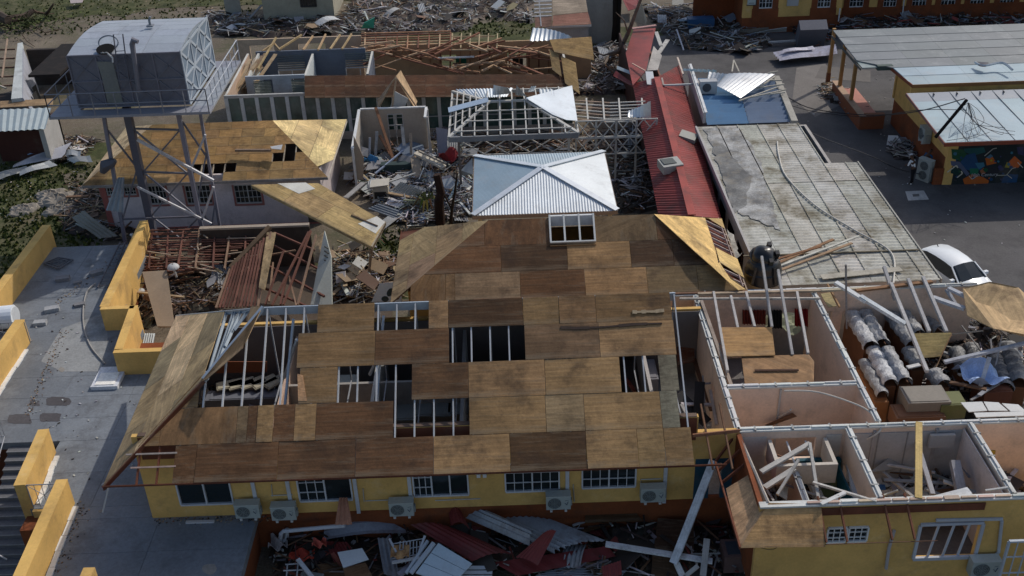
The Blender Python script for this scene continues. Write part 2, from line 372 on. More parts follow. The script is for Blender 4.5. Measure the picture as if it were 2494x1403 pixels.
# ================================================================ terrace
ZD = 1.5
def terrace():
    t = thing('flat_roof_building', 'flat concrete roof terrace with yellow parapet walls, left of the plywood roofs', 'building', (-17, 35, 0))
    sl = MB(); q = lambda u, v: Z(u, v, ZD)
    main_poly = [(-22.3, 37.7), (-22.3, 45.9), (-17.6, 46.2), (-17.35, 38.3), (-16, 38.3), (-15.7, 35.0), (-12.2, 35.0), (-12.2, 26.7), (-8.72, 26.7), (-8.72, 15), (-15.2, 15), (-15.2, 27.3), (-16.75, 27.3), (-16.75, 30.9), (-20.3, 30.9), (-20.3, 37.7)]
    def slab(x0, x1, y0, y1, z=ZD, th=.3, c=(1, 1, 1)): sl.box((x0, y0, z-th), (x1, y1, z), c)
    # grid of rectangles, butted, slightly different tone each (pour joints of the screed)
    for (x0, x1, y0, y1) in ((-22.3, -20.3, 37.7, 46), (-20.3, -17.35, 38.3, 46), (-20.3, -15.75, 35, 38.3), (-20.3, -12.25, 30.9, 35), (-16.75, -12.25, 27.3, 30.9), (-15.2, -12.25, 26.7, 27.3), (-15.2, -8.72, 14, 26.7)):
        ny = max(1, round((y1-y0)/1.6)); nx = max(1, round((x1-x0)/2.6))
        for j in range(ny):
            for i in range(nx):
                k = RN.uniform(.88, 1.1)
                slab(x0+(x1-x0)*i/nx+.006, x0+(x1-x0)*(i+1)/nx-.006, y0+(y1-y0)*j/ny+.006, y0+(y1-y0)*(j+1)/ny-.006, c=(k, k, k))
    s = part(t, 'roof_slab', sl, MT['deck'])
    b = MB()
    for (x0, x1, y0, y1) in ((-22.25, -17.4, 37.75, 45.9), (-20.25, -12.3, 31, 37.7), (-16.7, -12.3, 26.6, 30.95), (-15.15, -8.8, 14, 26.6)): b.box((x0, y0, -2.3), (x1, y1, ZD-.31))
    part(t, 'wall', b, MT['orange'])
    zt = 2.55
    def para(name, pts, w=.3, z0=.6, z1=zt):
        m = MB()
        for (a, b_) in zip(pts, pts[1:]):
            a = V((*a, 0)); b_ = V((*b_, 0)); d = (b_-a).normalized(); n = V((-d.y, d.x, 0))
            m.obox((a+b_)/2+V((0, 0, (z0+z1)/2)), (b_-a)/2, n*w/2, V((0, 0, (z1-z0)/2)))
            m.obox((a+b_)/2+V((0, 0, z1+.012)), (b_-a)/2+d*.01, n*(w/2+.012), V((0, 0, .012)), (1.05, 1.05, 1.0))
        return part(t, name, m, MT['yellow'])
    para('parapet', [(-22.45, 46.3), (-22.45, 37.5)], .38)
    para('parapet', [(-20.5, 37.7), (-20.5, 31.2)], .38)
    para('parapet', [(-17.75, 46.4), (-17.25, 38.55)], .36)
    para('parapet', [(-17.35, 38.4), (-15.95, 38.4)], .22)
    para('parapet', [(-15.98, 38.5), (-15.65, 35.2)], .32)
    para('parapet', [(-15.8, 35.1), (-12.5, 35.1)], .24)
    para('parapet', [(-16.85, 30.25), (-16.6, 27.3)], .36, -1.5)
    para('parapet', [(-15.25, 27.5), (-14.95, 21)], .36, -1.5)
    m = MB(); m.box((-16.42, 27.2, -1.5), (-15.42, 27.42, ZD-.02)); part(t, 'wall', m, MT['yellow'])
    m = MB(); m.box((-13.3, 22.2, 1.5), (-12.95, 23.6, 2.4)); m.v = [p+V((0, 0, 0)) for p in m.v]; part(t, 'parapet', m, MT['yellow'])
    # white sealing strips at the feet of the parapets
    for (a, b_) in (((-16.55, 30.0), (-16.3, 27.5)), ((-14.95, 27.3), (-14.6, 21)), ((-20.22, 37.0), (-20.22, 31.2))):
        m = MB(); n = 9; a = V((*a, 0)); b_ = V((*b_, 0))
        for k in range(n):
            p = a.lerp(b_, k/n); q_ = a.lerp(b_, (k+.97)/n); wv = RN.uniform(.07, .1)
            m.obox((p+q_)/2+V((RN.uniform(-.02, .02), 0, ZD+.03)), (q_-p)/2, V((wv, 0, 0)), V((0, 0, .03)), (.75, .76, .74))
        part(t, 'sealing_strip', m, MT['paint'])
    # stairs going down to the left of the parapets, concrete darkened to stand for shade
    m = MB()
    for k in range(15):
        y1 = 30.9-.3*k; z1 = ZD-.17*(k+1); m.box((-18.65, y1-.3, z1-.6), (-17.05, y1, z1), (.16, .16, .17)); m.box((-18.65, y1-.32, z1-.03), (-17.05, y1-.3, z1+.004), (.3, .3, .3))
    part(t, 'stair', m, MT['conc'])
    m = MB(); m.box((-18.8, 26.4, -2.2), (-18.66, 30.9, -.9), (.5, .45, .4)); m.box((-20.3, 30.9, -2.2), (-18.7, 31.0, 1.2), (.4, .38, .35)); part(t, 'stair_wall', m, MT['orange'])
    m = MB(); m.box((-20.6, 27.6, -2.2), (-19.75, 27.95, .75)); part(t, 'low_wall', m, MT['yellow'])
    # metal hatch opening of the lower corner
    m = MB(); m.box((-16.6, 34.0, ZD), (-15.55, 35.35, ZD+.16), (.7, .72, .75)); m.box((-16.45, 34.1, ZD+.16), (-15.7, 34.9, ZD+.19), (.95, .92, .84)); part(t, 'roof_curb', m, MT['conc'])
    # dark worn patches of the screed
    m = MB()
    for (u0, v0, u1, v1) in ((106, 966, 175, 990), (72, 975, 98, 990), (96, 1004, 150, 1028), (18, 1008, 78, 1034)):
        n = 22; cx, cy = (u0+u1)/2, (v0+v1)/2; pts = []
        for k in range(n):
            a = 2*math.pi*k/n; e = .92+RN.uniform(-.12, .1); sx = math.copysign(abs(math.cos(a))**.45, math.cos(a)); sy = math.copysign(abs(math.sin(a))**.45, math.sin(a))
            pts.append(Z(cx+(u1-u0)/2*e*sx, cy+(v1-v0)/2*e*sy, ZD+.006))
        m.face(pts, (.085, .08, .085))
    for (u, v, r) in ((510, 1385, 14), (150, 900, 6), (100, 1085, 5), (245, 1245, 4)):
        m.prism([Z(u+r*math.cos(a)*1.3, v+r*math.sin(a)*RN.uniform(.8, 1.1), ZD+.006) for a in [k*.5 for k in range(12)]], .004, (.3, .28, .25))
    for (pts) in ([(150, 800), (260, 760), (262, 830), (245, 905), (150, 905), (100, 880)],):
        m.prism([Z(u, v, ZD+.005) for u, v in pts], .003, (.30, .31, .31))  # one wide area paler than the slab around it
    part(t, 'screed_patch', m, MT['conc'])
terrace()
# crossed railings
def railing(name, P, Q, h, label, nbal=8, cross=True, m='rust', col=(.35, .36, .38), grp=None):
    P, Q = V(P), V(Q); r = MB()
    up = V((0, 0, h)); r.tube([P+up, Q+up], .02, 6, col); r.tube([P+V((0, 0, .08)), Q+V((0, 0, .08))], .015, 6, col)
    for k in range(nbal+1): a = P.lerp(Q, k/nbal); r.tube([a, a+up], .012 if 0 < k < nbal else .02, 5, col)
    if cross: r.tube([P+V((0, 0, .08)), Q+up], .012, 5, col); r.tube([Q+V((0, 0, .08)), P+up], .012, 5, col)
    return single(name, r, MT[m], label, 'railing', grp)
railing('railing', (-16.4, 27.34, 1.52), (-15.42, 27.34, 1.52), 1.0, 'grey metal railing with crossed bars closing the gap between two yellow parapets', 4)
railing('railing', (-22.3, 37.6, 1.5), (-20.3, 37.6, 1.5), 1.0, 'metal railing beside the white drum at the left end of the terrace', 6)
def stair_rail():
    r = MB(); c = (.5, .51, .53)
    for x in (-18.75,):
        top = [V((x-.9, 31.1, 2.5)), V((x-.45, 31.25, 2.75)), V((x, 31.0, 2.6)), V((x, 30.3, 2.3)), V((x, 26.6, .25))]
        r.tube(top, .03, 6, c); r.tube([p-V((0, 0, .85)) for p in top[2:]], .02, 6, c)
        r.tube([top[0]-V((0, 0, .85)), top[2]-V((0, 0, .85))], .02, 6, c)
        for k in range(30):
            a = top[3].lerp(top[4], k/29); r.tube([a, a-V((0, 0, .95))], .02, 4, c)
        for k in range(8):
            a = top[0].lerp(top[2], k/7); r.tube([a+V((0, 0, .05)), a-V((0, 0, .95))], .013, 4, c)
    r.tube([V((-20, 26.4, 1.0)), V((-19.3, 26.4, 1.1)), V((-17.8, 26.3, .7)), V((-17.2, 26.2, .3))], .03, 6, c)
    r.tube([V((-18.75, 26.6, .25)), V((-19.2, 25.6, -.3)), V((-19.4, 24, -.3))], .03, 6, c)
    single('stair_railing', r, MT['rust'], 'grey tubular stair railing going down beside the yellow parapets', 'railing')
stair_rail()
# ================================================================ main building
HP = (0, -3.25, 4.9); NF = V(HP).normalized(); E0 = V((0, 25.2, 4.2)); SL = math.hypot(4.9, 3.25); SD = V((0, 4.9, 3.25))/SL
def fs(x, s, up=0): return E0+V((x, 0, 0))+SD*s+NF*up
def ux(u, v): return PL(u, v, E0, NF).x
def main_building():
    t = thing('yellow_building', 'yellow building in front whose stripped roof shows brown plywood sheets with square holes', 'building', (-3, 31, 0))
    XL, XR, YF, YB = -12.2, 7.1, 26.65, 33.9
    # ---- walls
    wins = []
    for (u0, u1, vb) in ((442, 570, 1231), (732, 860, 1222), (1010, 1142, 1210), (1232, 1362, 1199), (1418, 1547, 1190)):
        a = Y(u0, vb, YF); b = Y(u1, vb-3, YF); wins.append((a.x, b.x, a.z, a.z+1.25))
    wf = MB(); wall(wf, (XL, YF), (5.75, YF), 1.5, 4.93, .16, [(a-XL, b-XL, c, d) for a, b, c, d in wins]); part(t, 'wall', wf, MT['yellow'])
    m = MB(); m.box((XL+.2, YF-.03, 4.02), (5.7, YF-.003, 4.9), REDW); m.box((XL+.2, YF+.163, 3.7), (5.7, YF+.19, 4.95), (.10, .07, .05)); m.box((XL+.2, YF-.003, 4.931), (5.7, YF+.163, 4.96), (.12, .08, .06)); m.box((XL+.17, YB-.2, 1.5), (XR-.1, YB-.17, 4.36), (.16, .14, .13)); m.box((XL+.17, YF+.2, 1.5), (XL+.2, YB-.2, 4.36), (.20, .17, .15)); part(t, 'lining', m, MT['paint'])  # red soffit board, plus dark boards added so the interior reads shaded
    wb = MB(); wall(wb, (XL, YF+.02), (XR, YF+.02), -.1, 1.5, .16); wb.box((XL-.0, YF+.1, -.1), (XL+.12, YB, 1.5)); part(t, 'base_wall', wb, MT['orange'])
    wl = MB(); wall(wl, (5.75, YF+.004), (7.1, YF+.004), 1.5, 3.2, .16, [(.5, .9, 1.5, 3.0)], (.018, .07, .11)); part(t, 'wall', wl, MT['paint'], 'dark blue painted wall beside the doorway')
    wl = MB(); wall(wl, (5.75, YF+.004), (7.1, YF+.004), 3.2, 4.3, .16); part(t, 'wall', wl, MT['yellow'])
    wl = MB(); wall(wl, (XL, YB), (XL, YF+.16), 1.5, 4.35, .16, [(2.2, 4.2, 2.4, 3.6)], side=1); wall(wl, (XR, YB), (XL, YB), 1.5, 4.35, .16, [(3, 5, 2.5, 3.7), (9, 11, 2.5, 3.7), (14, 16, 2.5, 3.7)], side=-1); part(t, 'wall', wl, MT['yellow'])
    fl = MB(); fl.box((XL+.2, YF+.2, 1.35), (XR, YB, 1.5), (.25, .24, .23)); part(t, 'floor', fl, MT['conc'])
    for x, y0, y1, c in ((-8.2, 27.2, 33.8, (.55, .38, .28)), (-5.0, 29.4, 33.8, (.5, .5, .48)), (-1.9, 27.0, 33.8, (.42, .42, .42)), (1.6, 28.0, 33.8, (.4, .36, .33)), (4.6, 27.0, 33.8, (.45, .42, .4))):
        m = MB(); m.box((x, y0, 1.5), (x+.12, y1, 3.9), c); part(t, 'partition', m, MT['paint'])
    m = MB(); m.box((-8.1, 30.9, 1.5), (1.5, 31.02, 3.6), (.38, .36, .33)); part(t, 'partition', m, MT['paint'])
    for i, (a, b, c, d) in enumerate(wins):
        lf = [(0, 0), (1, 0), (1, 0), (1, 1), (1, 1)][i]; window(t, a, b, YF-.02, c, d, 2 if i != 2 else 3, 3, 3, leafs=(1, 0, 0) if i == 2 else lf, glass=True, col=(.55, .57, .6))  # dark opaque panes also added to open windows in place of shaded interior
    # white pilasters (covers and downpipes)
    for u, v0, v1 in ((625, 1170, 1228), (715, 1168, 1262), (874, 1165, 1250), (1003, 1150, 1235), (1382, 1140, 1205), (1617, 1130, 1225), (1010+655, 1128, 1128)):
        a = Y(u, v1, YF-.05); m = MB(); m.box((a.x-.06, YF-.07, a.z), (a.x+.06, YF-.003, 4.1), (.55, .57, .6)); part(t, 'downpipe', m, MT['clean'])
    m = MB()
    for u0, u1, v in ((660, 712, 1207), (890, 948, 1220), (1060, 1170, 1219), (1560, 1610, 1168)): m.tube([Y(u0, v, YF-.03), Y(u1, v-(u1-u0)*.04, YF-.03)], .018, 5, (.5, .5, .48))
    for u, v0, v1 in ((661, 1180, 1210), (884, 1190, 1222), (1396, 1180, 1222), (1561, 1172, 1200)): m.tube([Y(u, v0, YF-.03), Y(u+3, v1, YF-.03)], .018, 5, (.45, .42, .35))
    part(t, 'conduit', m, MT['clean'])
    # broken wall light under the eave
    a = Y(1172, 1155, YF-.1); m = MB(); m.box((a.x-.2, YF-.12, a.z), (a.x+.2, YF-.01, a.z+.06), WHT); m.box((a.x-.15, YF-.14, a.z-.12), (a.x-.03, YF-.03, a.z), WHT); m.box((a.x+.05, YF-.14, a.z-.12), (a.x+.17, YF-.03, a.z), WHT); part(t, 'wall_light', m, MT['clean'])
    # ---- roof sheets of the front slope
    A = V((-8.25, 30.1, 7.45)); F = V((-12.8, 25.2, 4.2)); B = V((-13.0, 35.0, 4.2)); L0 = [(F.x, 0), (5.5, 0), (5.4, SL), (A.x, SL)]
    D_ = (.085, .044, .02)
    rows = [
        (0, 1.22, 1120, [(425, 478, BRN), (478, 677, BRN), (677, 866, (.12, .06, .028)), (866, 1056, BRN), (1056, 1243, TAN), (1243, 1430, D_), (1430, 1556, TAN), (1556, 1622, TAN), (1622, 1690, (.29, .18, .08))]),
        (1.22, 2.44, 1020, [(300, 395, MID), (395, 578, MID), (578, 604, (.2, .13, .07)), (604, 627, BRN), (627, 667, TAN), (667, 718, BRN), (718, 770, TAN), (770, 958, BRN), (1143, 1330, TAN), (1330, 1424, (.28, .19, .10)), (1424, 1612, TAN), (1612, 1655, (.25, .22, .15))]),
        (2.44, 3.66, 925, [(300, 489, (.21, .13, .06)), (730, 822, MID), (1003, 1141, BRN), (1141, 1328, TAN), (1328, 1512, TAN), (1607, 1652, (.22, .19, .13))]),
        (3.66, 4.88, 835, [(726, 914, MID), (914, 1094, BRN), (1278, 1460, (.17, .105, .055)), (1460, 1645, TAN)]),
        (4.88, SL, 765, [(774, 912, MID), (1044, 1092, TAN), (1092, 1274, D_), (1274, 1362, (.24, .145, .065)), (1362, 1452, MID), (1452, 1636, MID)])]
    rf = MB()
    for s0, s1, v, cells in rows:
        for (u0, u1, c) in cells:
            x0, x1 = ux(u0, v), ux(u1, v); e = RN.uniform(0, .012)
            p = clip([(x0+.006, s0+.006), (x1-.006, s0+.006), (x1-.006, s1-.006), (x0+.006, s1-.006)], L0)
            if len(p) > 2: rf.prism([fs(a, b, .02+e+RN.choice((0, 0, .005, .012))) for a, b in p], .02, vary(c, .1), V((1, 0, 0)) if (x1-x0) > .9 else SD)
    for (u0, v0, u1, v1, c) in ((1012, 812, 1094, 872, BRN), (552, 852, 500, 870, TAN)):
        pass
    rt = part(t, 'roof', rf, MT['ply'])
    m = MB(); m.prism([PL(u, v, E0, NF)+NF*.05 for u, v in ((725, 912), (738, 915), (748, 978), (727, 978))], .02, (.5, .28, .14)); part(rt, 'torn_sheet', m, MT['ply'])
    # left hip (weathered, paler sheets)
    NH = (A-F).cross(B-F).normalized(); NH = NH if NH.z > 0 else -NH
    h = lambda u, v: PL(u, v, F, NH)
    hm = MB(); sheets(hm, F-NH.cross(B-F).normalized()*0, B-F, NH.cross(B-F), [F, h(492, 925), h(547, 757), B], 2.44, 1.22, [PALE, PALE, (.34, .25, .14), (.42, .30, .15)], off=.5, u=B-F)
    hm.prism([h(492, 930)+NH*.03, h(600, 835)+NH*.03, h(640, 748)+NH*.03, h(612, 748)+NH*.03, h(592, 850)+NH*.03, h(505, 925)+NH*.03], .018, (.30, .20, .11))
    hp = part(t, 'hip_roof', hm, MT['ply'])
    m = MB()   # steel members
    ST = (.36, .42, .48)
    for k in range(5):
        a = h(548+k*18, 757-k*2)-NH*.08; b = h(500+k*22, 920-k*40)-NH*.08
        m.beam(a.lerp(b, .02), b, .05, .1, ST, NH)
    m.beam(h(495, 922)-V((0, 0, .04)), A-V((0, 0, .02)), .1, .16, ST); m.beam(F-V((0, 0, .09)), h(495, 922)-V((0, 0, .09)), .08, .14, REDW); m.beam(B-V((0, 0, .08)), A-V((0, 0, .08)), .06, .14, ST)
    for q in (.12, .3, .5, .7):
        p = A.lerp(B, q); r_ = A.lerp(F, q); m.beam(p-NH*.1, r_-NH*.1, .04, .12, ST, NH)
    part(hp, 'steel_rafters', m, MT['metal'])
    m = MB(); m.beam(A+V((-.1, 0, -.16)), V((5.4, 30.1, 7.29)), .05, .3, (.42, .48, .54)); part(rt, 'ridge_beam', m, MT['metal'])
    # rafters of the front slope
    for k in range(29):
        x = 5.35-.612*k; smax = SL
        s_hi = SL-.06 if x > A.x else (x-F.x)/(A.x-F.x)*SL
        if s_hi < .4: continue
        m = MB(); a = fs(x, .0, -.055); b = fs(x, s_hi, -.055); m.beam(a, b, .045, .1, (.48, .49, .5) if x > -11 else REDW, NF)
        if k % 2 == 0 and A.x < x: m.beam(fs(x, .3, -.1)*1, V((x, 30.1, 4.35)), .04, .06, (.3, .31, .33)); m.beam(V((x, 30.1, 4.35)), V((x, 30.1, 7.2)), .04, .06, (.3, .31, .33))
        part(rt, 'rafter', m, MT['paint'])
    m = MB(); m.beam(fs(F.x+.05, .0, -.05), fs(6.4, 0, -.05), .03, .14, REDW, NF); m.beam(F-V((0, 0, .1)), B-V((0, 0, .1)), .03, .16, REDW); part(rt, 'fascia', m, MT['wood'])
    m = MB(); m.beam(fs(-12.2, .98, .01), fs(-10.6, .98, .01), .05, .05, (.42, .35, .3), NF); m.beam(fs(-12.0, .55, .01), fs(-10.6, .55, .01), .05, .05, (.42, .3, .25), NF); part(rt, 'batten', m, MT['wood'])
    m = MB(); bx = lambda x, q: V((x, 30.1+4.9*q, 7.45-3.25*q))
    for x0, x1 in ((-3.5, -.7), (-.7, 5.3)): m.prism([bx(x0, .01), bx(x1, .01), bx(x1, 1), bx(x0, 1)], .02, MID)
    m.prism([bx(-7.6, .55), bx(-3.6, .55), bx(-3.6, 1), bx(-7.6, 1)], .02, MID)
    part(rt, 'back_slope', m, MT['ply'])  # unseen slope, left part left open so light enters the rooms
    # trusses seen inside the big left hole
    m = MB()
    for x in (-7.6, -6.4, -4.6):
        m.beam((x, 27.2, 4.3), (x+.3, 30.0, 7.0), .07, .1, (.45, .5, .55)); m.beam((x-.5, 30.6, 4.2), (x+.5, 29.2, 6.7), .07, .1, (.45, .5, .55))
    part(rt, 'truss', m, MT['metal'])
    return t
main_t = main_building()
# loose strips lying on the main roof
def roof_strip(u0, v0, u1, v1, w_, c, label):
    m = MB(); a = PL(u0, v0, E0, NF)+NF*.05; b = PL(u1, v1, E0, NF)+NF*.05; n = 7; pts = [a.lerp(b, k/n)+SD*RN.uniform(-.03, .03) for k in range(n+1)]
    for p, q in zip(pts, pts[1:]): m.beam(p, q, w_*RN.uniform(.6, 1.3), .03, c, NF)
    single('wood_strip', m, MT['wood'], label, 'debris')
roof_strip(1365, 801, 1612, 790, .08, (.06, .04, .03), 'long thin dark batten lying on the upper right of the brown plywood roof')
roof_strip(1540, 762, 1617, 757, .1, (.42, .32, .2), 'short pale splinter lying high on the right part of the brown plywood roof')
# ================================================================ second hip roof
def second():
    t = thing('hipped_building', 'smaller building behind the front one with a hipped brown plywood roof and one framed opening', 'building', (2, 38.3, 0))
    F0 = V((-4.75, 35.3, 4.2)); F1 = V((9.15, 35.3, 4.2)); B0 = V((-4.75, 41.4, 4.2)); B1 = V((9.25, 41.4, 4.2)); A0 = V((-.85, 38.35, 6.1)); A1 = V((5.85, 38.35, 6.1))
    n = (F1-F0).cross(A0-F0).normalized(); sd = V((0, 3.05, 1.9)).normalized(); sl = math.hypot(3.05, 1.9)
    L0 = [(F0.x, 0), (F1.x, 0), (A1.x, sl), (A0.x, sl)]; D_ = (.085, .045, .022)
    rf = MB()
    P = lambda x, s, up=0: F0*1+V((x-F0.x, 0, 0))+sd*s+n*up
    uxx = lambda u, v: PL(u, v, F0, n).x
    r1 = sl/3
    rows = [(0, 1, 690, [(1000, 1085, MID), (1085, 1108, (.24, .15, .07)), (1108, 1267, (.27, .18, .10)), (1267, 1425, BRN), (1425, 1577, TAN), (1577, 1700, (.24, .155, .075)), (1700, 1830, (.24, .155, .07))]),
            (1, 2, 625, [(1000, 1220, BRN), (1220, 1382, D_), (1382, 1536, TAN), (1536, 1640, D_), (1640, 1830, D_)]),
            (2, 3, 565, [(1100, 1180, (.15, .08, .04)), (1180, 1338, BRN), (1449, 1600, (.17, .11, .055)), (1600, 1800, BRN)])]
    for a, b, v, cells in rows:
        for u0, u1, c in cells:
            x0, x1 = uxx(u0, v), uxx(u1, v); p = clip([(x0+.006, a*r1+.006), (x1-.006, a*r1+.006), (x1-.006, b*r1-.006), (x0+.006, b*r1-.006)], L0)
            if len(p) > 2: e = RN.uniform(0, .01); rf.prism([P(x, s, .02+e) for x, s in p], .02, vary(c, .08), V((1, 0, 0)))
    rt = part(t, 'roof', rf, MT['ply'])
    # framed opening near the ridge
    x0, x1 = uxx(1338, 560), uxx(1449, 560); m = MB(); c = (.62, .63, .6); s0, s1 = 2*r1-.0, sl
    for x in (x0+.03, x0+(x1-x0)*.33, x0+(x1-x0)*.66, x1-.03): m.beam(P(x, s0, .05), P(x, s1+.1, .05), .07, .12, c, n)
    m.beam(P(x0, s0+.02, .08), P(x1, s0+.02, .08), .06, .1, c, n); m.beam(P(x0, s0-.12, .05), P(x1, s0-.12, .05), .03, .05, TAN, n)
    m.box((x0, 38.3, 5.75), (x1, 38.42, 6.2), (.6, .62, .62)); part(rt, 'opening_frame', m, MT['paint'])
    nl = (A0-F0).cross(B0-F0).normalized(); nl = nl if nl.z > 0 else -nl
    m = MB(); cut = F0.lerp(B0, .84)
    sheets(m, F0, B0-F0, nl.cross(B0-F0), [F0, A0, B0.lerp(A0, .28), cut], 2.44, 1.22, [(.32, .22, .115), (.34, .24, .12), (.25, .16, .10)], off=.5, u=V((1, 0, .5))); part(rt, 'hip_sheets', m, MT['ply'], 'weathered plywood of the left hip, paler than the front slope')
    nr = (A1-F1).cross(B1-F1).normalized(); nr = nr if nr.z > 0 else -nr
    g = lambda u, v: PL(u, v, F1, nr)
    m = MB(); 
    for pts in ([(1592, 523), (1716, 532), (1742, 612), (1752, 660), (1735, 652)], [(1592, 523), (1735, 652), (1700, 622)], [(1716, 532), (1757, 534), (1764, 558), (1724, 533)], [(1742, 604), (1795, 632), (1812, 678), (1752, 640)], [(1735, 652), (1752, 640), (1775, 690), (1815, 706), (1797, 708)]):
        m.prism([g(u, v)+nr*(.03+RN.uniform(0, .006)) for u, v in pts], .02, vary(GOLD, .1), V((0, 1, 0)))
    part(rt, 'hip_sheets', m, MT['ply'], 'bright new plywood of the right hip with two openings')
    m = MB()
    m.prism([F1-nr*.14, B1-nr*.14, A1-nr*.14], .02, (.13, .03, .015))
    for k in range(1, 12):
        a = F1.lerp(B1, k/12); dd = (A1-(F1+B1)/2).normalized(); ln = (A1-(F1+B1)/2).length*(1-abs(2*k/12-1)); m.beam(a-nr*.05, a+dd*ln-nr*.05, .045, .08, (.5, .42, .38), nr)
    for q in (.05, .3): m.beam(F1.lerp(A1, q), B1.lerp(A1, q), .04, .06, (.4, .3, .26), nr)
    part(rt, 'rafter', m, MT['wood'])
    m = MB(); m.prism([B0, B1, A1, A0], .02, MID); m.prism([F0-V((0, 0, .05)), B0-V((0, 0, .05)), A0-V((0, 0, .05))], .02, REDW); part(rt, 'back_slope', m, MT['ply'])
    m = MB(); wall(m, (-4.1, 36), (8.6, 36), 0, 4.3, .15); wall(m, (-4.1, 40.8), (-4.1, 36.16), 0, 4.3, .15); wall(m, (8.6, 36.16), (8.6, 40.8), 0, 4.3, .15, side=1); wall(m, (-4.1, 40.8), (8.76, 40.8), 0, 4.3, .15, [(2, 3.2, 0, 2.2), (6, 8, 1, 2.4)]); part(t, 'wall', m, MT['yellow'])
    m = MB(); m.beam(F0-V((0, -.05, .1)), F1-V((0, -.05, .1)), .03, .15, REDW); m.beam(F0-V((0, 0, .1)), B0-V((0, 0, .1)), .03, .15, REDW); m.beam(F1-V((0, 0, .1)), B1-V((0, 0, .1)), .05, .15, (.35, .27, .2)); m.beam(V((-1.5, 35.2, 4.28)), V((9.1, 35.1, 4.3)), .1, .05, (.2, .11, .07)); part(rt, 'fascia', m, MT['wood'])
second()
